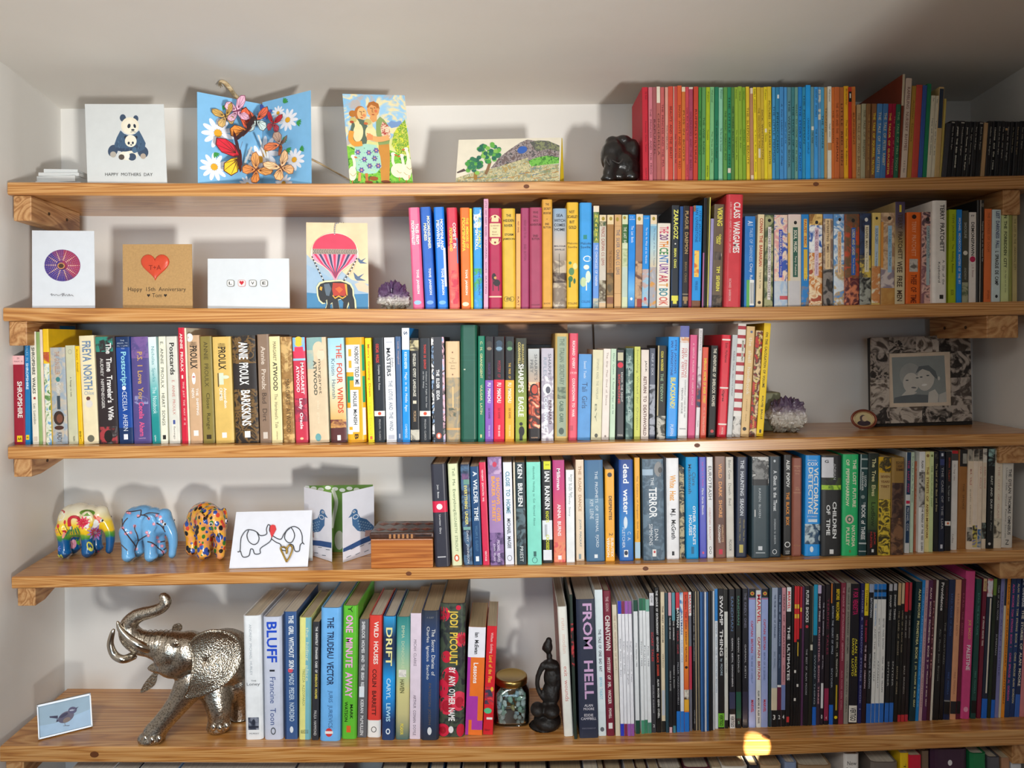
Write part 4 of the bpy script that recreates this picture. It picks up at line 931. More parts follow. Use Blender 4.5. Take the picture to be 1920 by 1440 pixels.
ROW4 = '''
816 844 871 1063 -9 h 33333f "thick charcoal" ; t Joan Bates|e8e8ea|.2|.33|.42|.16 ; r d42048|.36|.47|0|1 ; o f4e8ec|.415|.48|.2|.2 ; t Unwritten Glory|e8e8ea|.49|.68|.46|.16 ; r c8c8cc|.9|.91|.2|.75
848 866.6 870 1061 -9 h dfe4ba "pale green" ; t Tell Me Everything|6a7a5a|.04|.47|.52|.36 ; t ELIZABETH STROUT|7a8a6a|.48|.86|.55|.26 ; o d8602e|.925|.5|.26|.36 ; o f4f0ea|.925|.5|.14|.22
870 886.6 871 1060 -7 p 26385c "navy picture" ; a 26385c-1c2a48-4a6a8a|0|1|0|1 ; a c070a8-26385c|.09|.15|.1|.9 ; r 6a9a8c|.15|.2|.3|.95 ; T EVERYTHING UNDER|e8dc7a|.21|.6|.5|.34 ; r 7aa8a0|.62|.65|.1|.9 ; t DAISY JOHNSON|e0e4ec|.66|.98|.5|.3
888 904 875 1060 -7 p 1c4876 "navy blue" ; T A WILDER TIME|e6eef4|.05|.55|.55|.48 ; t WILLIAM E. GLASSLEY|5a86ac|.6|.86|.5|.28 ; r e6eef4|.91|.96|.3|.68
906 918.2 867 1060 -8 p d62a50 "crimson" ; T YEVGENY ZAMYATIN WE|f4d8dc|.07|.38|.45|.28 ; T VINTAGE|f4d8dc|.86|.96|.5|.3
920 945.8 857 1060 -6 p a482b4 "mauve" ; a b090bc-8a6a9c-c8a8cc|0|.16|0|1 ; o c83a5a|.07|.5|.16|.2 ; T SHADOWS OVER|f4a83e|.19|.6|.7|.26 ; T BAKER STREET|f4a83e|.18|.6|.36|.26 ; a 6a4a84-8a6aa0-4a3464|.7|1|0|1 ; t MICHAEL REAVES|e8dcf0|.77|.97|.62|.2 ; t JOHN PELAN|e8dcf0|.8|.96|.3|.18
948 964.2 867 1059 -5 p e6e8f4 "white" ; T CLOSE TO HOME|4a8aa0|.09|.5|.5|.48 ; T MICHAEL MAGEE|3a3e48|.55|.84|.5|.4 ; o 4a4e58|.935|.5|.28|.34 ; o e6e8f4|.935|.5|.23|.28
966 969.4 867 1059 -4 c e0d6c0 "slim cream"
970 987.4 867 1059 -4 p 26383e "dark teal" ; T KEN BRUEN|f0f2f2|.02|.43|.48|.5 ; a 26383e-5a7078-16242a|.45|.82|0|1 ; t PRIEST|dce4e4|.82|.97|.5|.36
990 1016 866.5 1059 -3 p 86dcc8 "mint green" ; t Absolutely Nothing to Get Alarmed About|3a7a70|.04|.62|.5|.2 ; r 3a6a64|.87|.92|.42|.62 ; o 3a7a70|.955|.5|.2|.22 ; o 86dcc8|.955|.5|.16|.18
1018 1036.6 865 1056 -3 p 1f2023 "black" ; r e2e41c|0|.08|.22|.92 ; h CRIME|3a3a10|.035|.35|.8|.014 ; T IAN RANKIN|f6f6f6|.1|.47|.55|.5 ; T KNOTS|dce01c|.49|.6|.52|.32 ; T CROSSES|dce01c|.72|.87|.52|.32 ; r e8eaf0|.58|.77|.0|1 ; r 4a4a50|.62|.74|.26|.3 ; r 4a4a50|.62|.74|.36|.4 ; r 4a4a50|.62|.74|.46|.48 ; r e8eaf0|.87|.97|.06|.92
1039 1061 863 1055 -3 p d24a6c "magenta to coral" ; g b8347c-cc3c78-e05a68-f08a6a|0|.85|0|1 ; a 9a3a6a-f0906a-e05a5a|.8|1|0|1 ; T Milkman|f6eef0|.08|.29|.48|.3 ; T ANNA BURNS|f6eaea|.43|.74|.5|.3 ; r f4ecec|.93|.97|.35|.65
1062.6 1078 881 1055 -1 p eff2f2 "white" ; t Barlow by the Book|7a8488|.05|.3|.62|.34 ; t an Irish Family Story|8a9498|.08|.5|.4|.3
1081 1096 862 1052 -2 p ecd6ba "pale peach" ; T THE ROAD DANCE|b8906a|.06|.51|.5|.38 ; t JOHN MACKAY|5a7a8a|.59|.86|.5|.34 ; r 8a9aa0|.93|.98|.3|.6
1100 1134 863 1053 -4 p 41729a "thick slate blue" ; g 3a6c98-447498-4a789a|0|.38|0|1 ; g 6a94b0-4e7a9c-3e6c92|.38|1|0|1 ; t THE PROPHETS OF ETERNAL FJORD|e0e8ee|.11|.86|.6|.2 ; t KIM LEINE|d4dee6|.39|.58|.34|.2 ; r e8eef2|.93|.965|.44|.62
1136 1153 880 1053 -2 p f6ae2e "orange" ; o 3a3230|.06|.5|.26|.26 ; T DESPENTES|2c2420|.29|.55|.55|.34 ; t 2|2c2420|.69|.72|.6|.4 ; T VERNON|fff4e0|.74|.95|.28|.3 ; T SUBUTEX|fff4e0|.74|.95|.72|.3
1162 1188 862 1052 -2 p 1758b0 "deep blue" ; g 12408e-1a5cb4-2a8ad0-1a62b4|0|1|0|1 ; T dead water|f4f6f8|.04|.54|.5|.42 ; o dce8f2|.62|.45|.14|.44 ; t FLETCHER|dce8f2|.67|.87|.3|.2 ; t C. A.|dce8f2|.71|.8|.7|.22 ; r f4f4f0|.89|.96|.32|.62 ; o 1c2a4a|.92|.47|.13|.17
1191 1201 858 1049 -2 p f4ae16 "amber" ; t The Curators of Forgotten Gold Fields|8a5a08|.18|.8|.5|.36 ; r b8d4e4|.83|.99|0|1
1207 1246.8 861 1051 -3 p 566e80 "thick grey-blue" ; a 5a7488-4a6072-6a8294|0|1|0|1 ; o 8a8a8a|.1|.78|.22|.36 ; o 4a4a4c|.11|.84|.1|.14 ; r a8c0d4|.1|.16|0|.5 ; t THE|e8ecf0|.18|.26|.46|.14 ; T TERROR|f4f6f8|.28|.58|.48|.38 ; t DAN|e4e8ec|.69|.8|.62|.17 ; t SIMMONS|e4e8ec|.64|.85|.36|.17 ; r f0ece8|.89|.96|.42|.6 ; o c83a40|.915|.52|.05|.06
1251 1273.8 859 1049 -1 p f1f1f3 "white" ; T White Heat|f0a838|.17|.42|.5|.5 ; T M.J. McGrath|3a3a3e|.5|.8|.5|.48 ; r 2a2a2e|.92|.96|.4|.6
1275.2 1284 877 1047 -1 p d6d2c8 "patterned black and white" ; a e8e4d8-2a2622-c8b890-3a3630|0|1|0|1
1287.5 1310 857 1048 -1 p 009fe0 "cyan" ; t Clare|0c4a6c|.15|.28|.66|.3 ; T Mackintosh|0c4a6c|.07|.36|.32|.26 ; T OTHER PEOPLE'S|f0f8fc|.48|.86|.66|.24 ; T HOUSES|f0f8fc|.57|.77|.34|.26 ; r 0c6a94|.88|.95|.4|.62
1312.5 1325 857 1047 -1 p 5158c4 "violet-blue" ; T Last Day in El Paraiso|c85ac0|.05|.29|.5|.3 ; T Mario Garcia Elizondo|e6e6f4|.31|.57|.5|.28 ; o e05a8a|.945|.5|.16|.2
1326.8 1338 857 1047 -1 p ebebeb "white" ; t EUROTRASH|2a2a2c|.09|.42|.5|.55 ; t CHRISTIAN KRACHT|c88a88|.5|.82|.45|.32 ; o 2a2a2c|.9|.5|.2|.3 ; o ebebeb|.9|.5|.14|.22 ; o 2a2a2c|.94|.5|.2|.3 ; o ebebeb|.94|.5|.14|.22
1342.5 1361 856 1047 -1 p 8c6c60 "brown" ; g a08478-7a5a50-6a4a40-8a5a4a|0|1|0|1 ; T WILD DARK SHORE|f0a868|.07|.6|.5|.34 ; T CHARLOTTE|d0a880|.67|.84|.7|.2 ; T McCONAGHY|f4ece4|.67|.85|.36|.24 ; r d02a48|.91|.96|.3|.68
1362.6 1376.6 857 1046 -1 p dad4c8 "pale grey" ; t Blake Crane|7a766c|.03|.22|.5|.36 ; t Death Bed|8a867c|.26|.48|.5|.34 ; t PICADOR|5a564e|.82|.93|.5|.34
1380 1400 857 1046 2 p 152440 "dark navy" ; T THE HAUNTING SEASON|dce2ea|.03|.58|.5|.34 ; t Ghostly Tales for|b8a868|.62|.84|.7|.17 ; t Long Winter Nights|b8a868|.61|.83|.34|.17 ; r c8b860|.87|.95|.3|.66
1410 1442.4 857 1047 0 p 34474f "dark slate with bridge photo" ; a c4c4c0-8a8a88-4a4a4a-d8d8d4|.0|.28|.02|.98 ; r 2e2e30|.22|.28|.04|.94 ; t KAREN BLIXEN|c8d0d4|.31|.6|.45|.12 ; r e8e8e4|.52|.59|.15|.2 ; r d8dce0|.88|.92|.36|.6 ; r b8c0c4|.94|.95|.22|.76
1443 1464 856 1045 0 p 24343e "dark slate" ; T A Ghost in the Throat|e6eaec|.14|.54|.5|.32 ; t DOIREANN NI GHRIOFA|c8d0d4|.62|.87|.48|.17 ; o e6eaec|.945|.45|.2|.22 ; o 24343e|.945|.45|.15|.17 ; o c8d0d4|.045|.45|.1|.12
1468.8 1484 853 1042 1 p 201e1e "black" ; T ALEK POPOV|f2f2ee|.05|.32|.52|.42 ; T THE BLACK BOX|f0962a|.37|.7|.5|.4 ; o e8e8e4|.89|.5|.36|.36 ; o 201e1e|.89|.5|.26|.26 ; t PETER OWEN|e8e8e4|.95|.985|.5|.5
1485.6 1503.2 859 1043 1 h 9a5a48 "old brown cloth" ; r c89a78|.08|.085|.1|.9 ; r c89a78|.35|.355|.1|.9 ; h The|d8a888|.1|.4|.6|.014 ; h Shooting|d8a888|.13|.2|.8|.016 ; h Party|d8a888|.16|.3|.7|.016 ; h H.G.|d8a888|.3|.35|.65|.014 ; h Wells|d8a888|.32|.28|.72|.016 ; h MACMILLAN|c89068|.89|.15|.85|.014
1509 1537.2 854 1043 2 p 1c98ea "bright blue" ; h MICHAEL|e8f2f8|.05|.15|.75|.014 ; H COX|f4f8fa|.085|.12|.82|.034 ; T VICTORIAN|f4f2ea|.12|.58|.7|.3 ; T DETECTIVE|f4f2ea|.12|.58|.34|.3 ; h STORIES|e8f2f8|.605|.14|.8|.016 ; a 1c98ea-e8f2f8|.63|.66|.2|.8 ; a 3a6a94-c8d8dc-244a6a|.68|.88|0|1 ; o e8f0f2|.93|.45|.12|.2
1540 1576.8 854 1043 1 p 232324 "thick black and green" ; r d8d8dc|.02|.22|0|.6 ; H G|3a3a3e|.06|.15|.35|.03 ; t ADRIAN|b8b8ba|.08|.24|.66|.12 ; a 232324-3a4a20-232324|.22|.3|0|1 ; a 6aa018-b0d838-4a7a14|.295|.34|0|1 ; T CHILDREN|f2f2f0|.46|.82|.66|.2 ; T OF TIME|f2f2f0|.49|.79|.34|.2 ; r e8e8e6|.93|.975|.42|.62
1579 1608.2 852 1042 2 p 2cbe70 "bright green" ; T THE LOST FUTURE|f0ecd0|.05|.52|.74|.22 ; T OF PEPPERHARROW|f0ecd0|.05|.51|.3|.22 ; r 5a7a58|.0|.55|.5|.52 ; o d8c8b0|.64|.45|.28|.3 ; o 3a7a5a|.64|.45|.17|.19 ; o d8c8b0|.64|.45|.08|.1 ; T NATASHA|f0ecd0|.7|.91|.7|.22 ; T PULLEY|f0ecd0|.72|.9|.34|.22 ; o 6a8a4a|.955|.5|.07|.1
1610 1624 852 1042 4 p 1e4444 "dark green" ; r a8b4b0|.04|.055|0|1 ; r a8b4b0|.13|.145|0|1 ; r a8b4b0|.0|.35|0|.12 ; T LLOYD|d8e0dc|.21|.32|.7|.3 ; T ALEXANDER|d8e0dc|.17|.36|.32|.24 ; o 8a9a94|.42|.4|.26|.26 ; t The|e8ece8|.47|.52|.6|.3 ; T BOOK of THREE|f0f2ee|.5|.84|.5|.55 ; r b8c0bc|.87|.885|0|1 ; r b8c0bc|.95|.96|0|1
1626 1646 850 1041 3 p 223428 "dark green" ; g 1e2620-2a3c2c-5a7a34-3a4a2c|0|.75|0|1 ; r 1a1c1a|.78|1|0|1 ; T The Tree Elves|e0d8a0|.05|.42|.5|.36 ; T Ludlow|2a3c20|.48|.72|.5|.4 ; T JACK|c03a34|.77|.9|.66|.2 ; T HUNTER|b83a34|.77|.93|.34|.2 ; r e0e0dc|.94|.97|.4|.6
1647 1669 857 1041 2 p d8ae24 "yellow picture" ; a e8c428-3a3020-d8a818|0|.16|0|1 ; r c8a868|.16|.43|0|1 ; H SEVEN|7a4a28|.2|.12|.9|.024 ; H YEARS|7a4a28|.25|.12|.9|.024 ; H TIBET|7a4a28|.3|.12|.9|.024 ; a d8ae24-5a4a1c-e8c83c-3a3418|.43|1|0|1
1671 1695.4 858 1041 2 h a07c3e "worn brown" ; r 8a6430|.06|.14|.3|.9 ; H EDGE|4a3420|.05|.3|.9|.022 ; H OF|4a3420|.09|.45|.75|.02 ; H TIME|4a3420|.125|.3|.9|.022 ; a 4a3028-3a2420-6a4a38|.26|.66|.05|.95 ; a 6a4630-4a3024-8a6040|.62|1|0|1
1696 1705 848 1037 4 p dcdcd8 "white and navy" ; r 1f3c5c|0|.42|.1|.95 ; T THE LAST FEW|b83a6a|.08|.4|.5|.4 ; r d02c50|.48|.51|.1|.9 ; r 1f3c5c|.53|.9|.1|.9 ; t MICHAEL COX|dce0e4|.55|.78|.5|.4
1706 1712 848 1036 3 p c8dcc0 "pale green" ; t Stories For Kids The Princess|3a4a3a|.04|.5|.5|.45
1712.6 1717.6 865 1034 3 c b86a4a "slim red-brown" ; t A Dictionary of Fabulous Beasts|d8c0a8|.05|.7|.5|.4
1718 1721 866 1034 3 c c86e50 "slim terracotta"
1721.6 1732.6 847 1036 3 p efece6 "white picture" ; a efece6-4a4644-c8c4bc|.2|.55|0|1 ; T FLASH DELIRIUM|3a3634|.09|.3|.5|.34 ; T THE RIDDLE OF THE RED QUEEN|3a3634|.55|.98|.6|.36
1733 1741.6 847 1035 2 p ecdc96 "pale yellow" ; o 8a6a3a|.04|.5|.3|.36 ; T THE STREETS OF ANKH-MORPORK|8a5a1c|.15|.87|.5|.5
1742 1749 847 1035 2 p cfdca0 "pale green" ; o 7a8a4a|.04|.5|.3|.36 ; t THE DISCWORLD MAPP|5a7a3a|.14|.55|.5|.45
1751 1760 847 1034 1 p 1e1e20 "black" ; a c8c0a0-1e1e20|.02|.07|.2|.8 ; t The Land of the Black and Brass|c8b888|.12|.6|.5|.34
1760.4 1770 846 1034 2 p 1d2438 "dark navy" ; r d0d4dc|.02|.05|.3|.7 ; r 3a4478|.08|.14|.1|.9 ; T THE CASE OF THE LIAR|9a9a9c|.16|.78|.55|.42 ; r d0d4dc|.93|.97|.25|.7
1771 1782 847 1033 3 p 1a1a1e "black" ; t BRYAN TALBOT|b85038|.06|.3|.6|.3 ; t The Penguin Book|b8b8b4|.34|.5|.55|.3 ; r ece4d8|.7|.745|0|1 ; o d8602e|.722|.5|.2|.2
1782.4 1794 845 1031 3 p e6e0d8 "white" ; r 4a4444|0|.1|0|1 ; r c8202c|0|.03|0|1 ; t On Tangy Lakes|7a5a50|.14|.3|.4|.3 ; t Collins|7a6a60|.84|.93|.3|.3
1795 1812 843 1030 4 h a06a34 "brown" ; r 1e1c1c|0|.17|.1|1 ; a 1e1c1c-a8a498|.04|.14|.4|.9 ; t THE SMOKE|5a3818|.34|.6|.55|.2
1812.6 1822.4 842 1030 4 p ead6bc "cream picture" ; a e8e0d0-2a2622-a8a090|0|.12|0|1 ; T M.R. VALE|c88a78|.2|.36|.5|.4 ; t graphic adventures|9a8068|.4|.75|.5|.28 ; a 2a2622-b8b0a0-3a3630|.78|.92|0|1
1822.8 1832 842 1030 4 p ead8c4 "cream picture" ; a e8e0d0-2a2622-a8a090|0|.12|0|1 ; a 2a2622-8a86a8-d8c85a-3a3630|.76|.98|0|1
1832.4 1839.4 842 1030 4 p e8d4bc "cream picture" ; a e8e0d0-2a2622-a8a090|0|.12|0|1 ; t W.B. KELLY|c88a78|.17|.4|.5|.4 ; a 2a2622-3a6a9a-b8b0a0|.8|.98|0|1
1840 1848 841 1029 3 p e4d2b8 "cream picture" ; a 2a2622-e8e0d0-8a8478|0|.14|0|1 ; t JULES VERNE|c87a68|.18|.4|.5|.4 ; a 3a4a44-2a2622-8a9a90|.74|.9|0|1
1850 1862.4 842 1029 4 p 191b1c "black" ; a 4a8a8a-9ac0b8-191b1c|0|.17|0|1 ; T EAST AND DUFF|c8c8c0|.27|.6|.55|.3 ; t Bruce Paley|a8a8a0|.62|.82|.55|.26 ; o d8d4cc|.95|.4|.2|.2
1863 1877.4 841 1028 4 p e6d8c0 "cream picture" ; a e6d8c0-2a2622-c8bca4|0|.13|0|1 ; t THE CITY OF GLASS|c89a88|.18|.7|.5|.24 ; a 2a2622-d8ccb4-4a4438|.7|.9|0|1
1877.8 1898 840 1027 4 p d9d3c8 "grey-white" ; a 3a3038-8a8288-2a242a|0|.15|0|1 ; T THE DYLAN THOMAS OMNIBUS|4a4644|.21|.87|.66|.28 ; t Under Milk Wood Poems Stories|6a6664|.2|.9|.34|.14 ; t N|3a3634|.92|.97|.5|.3
'''
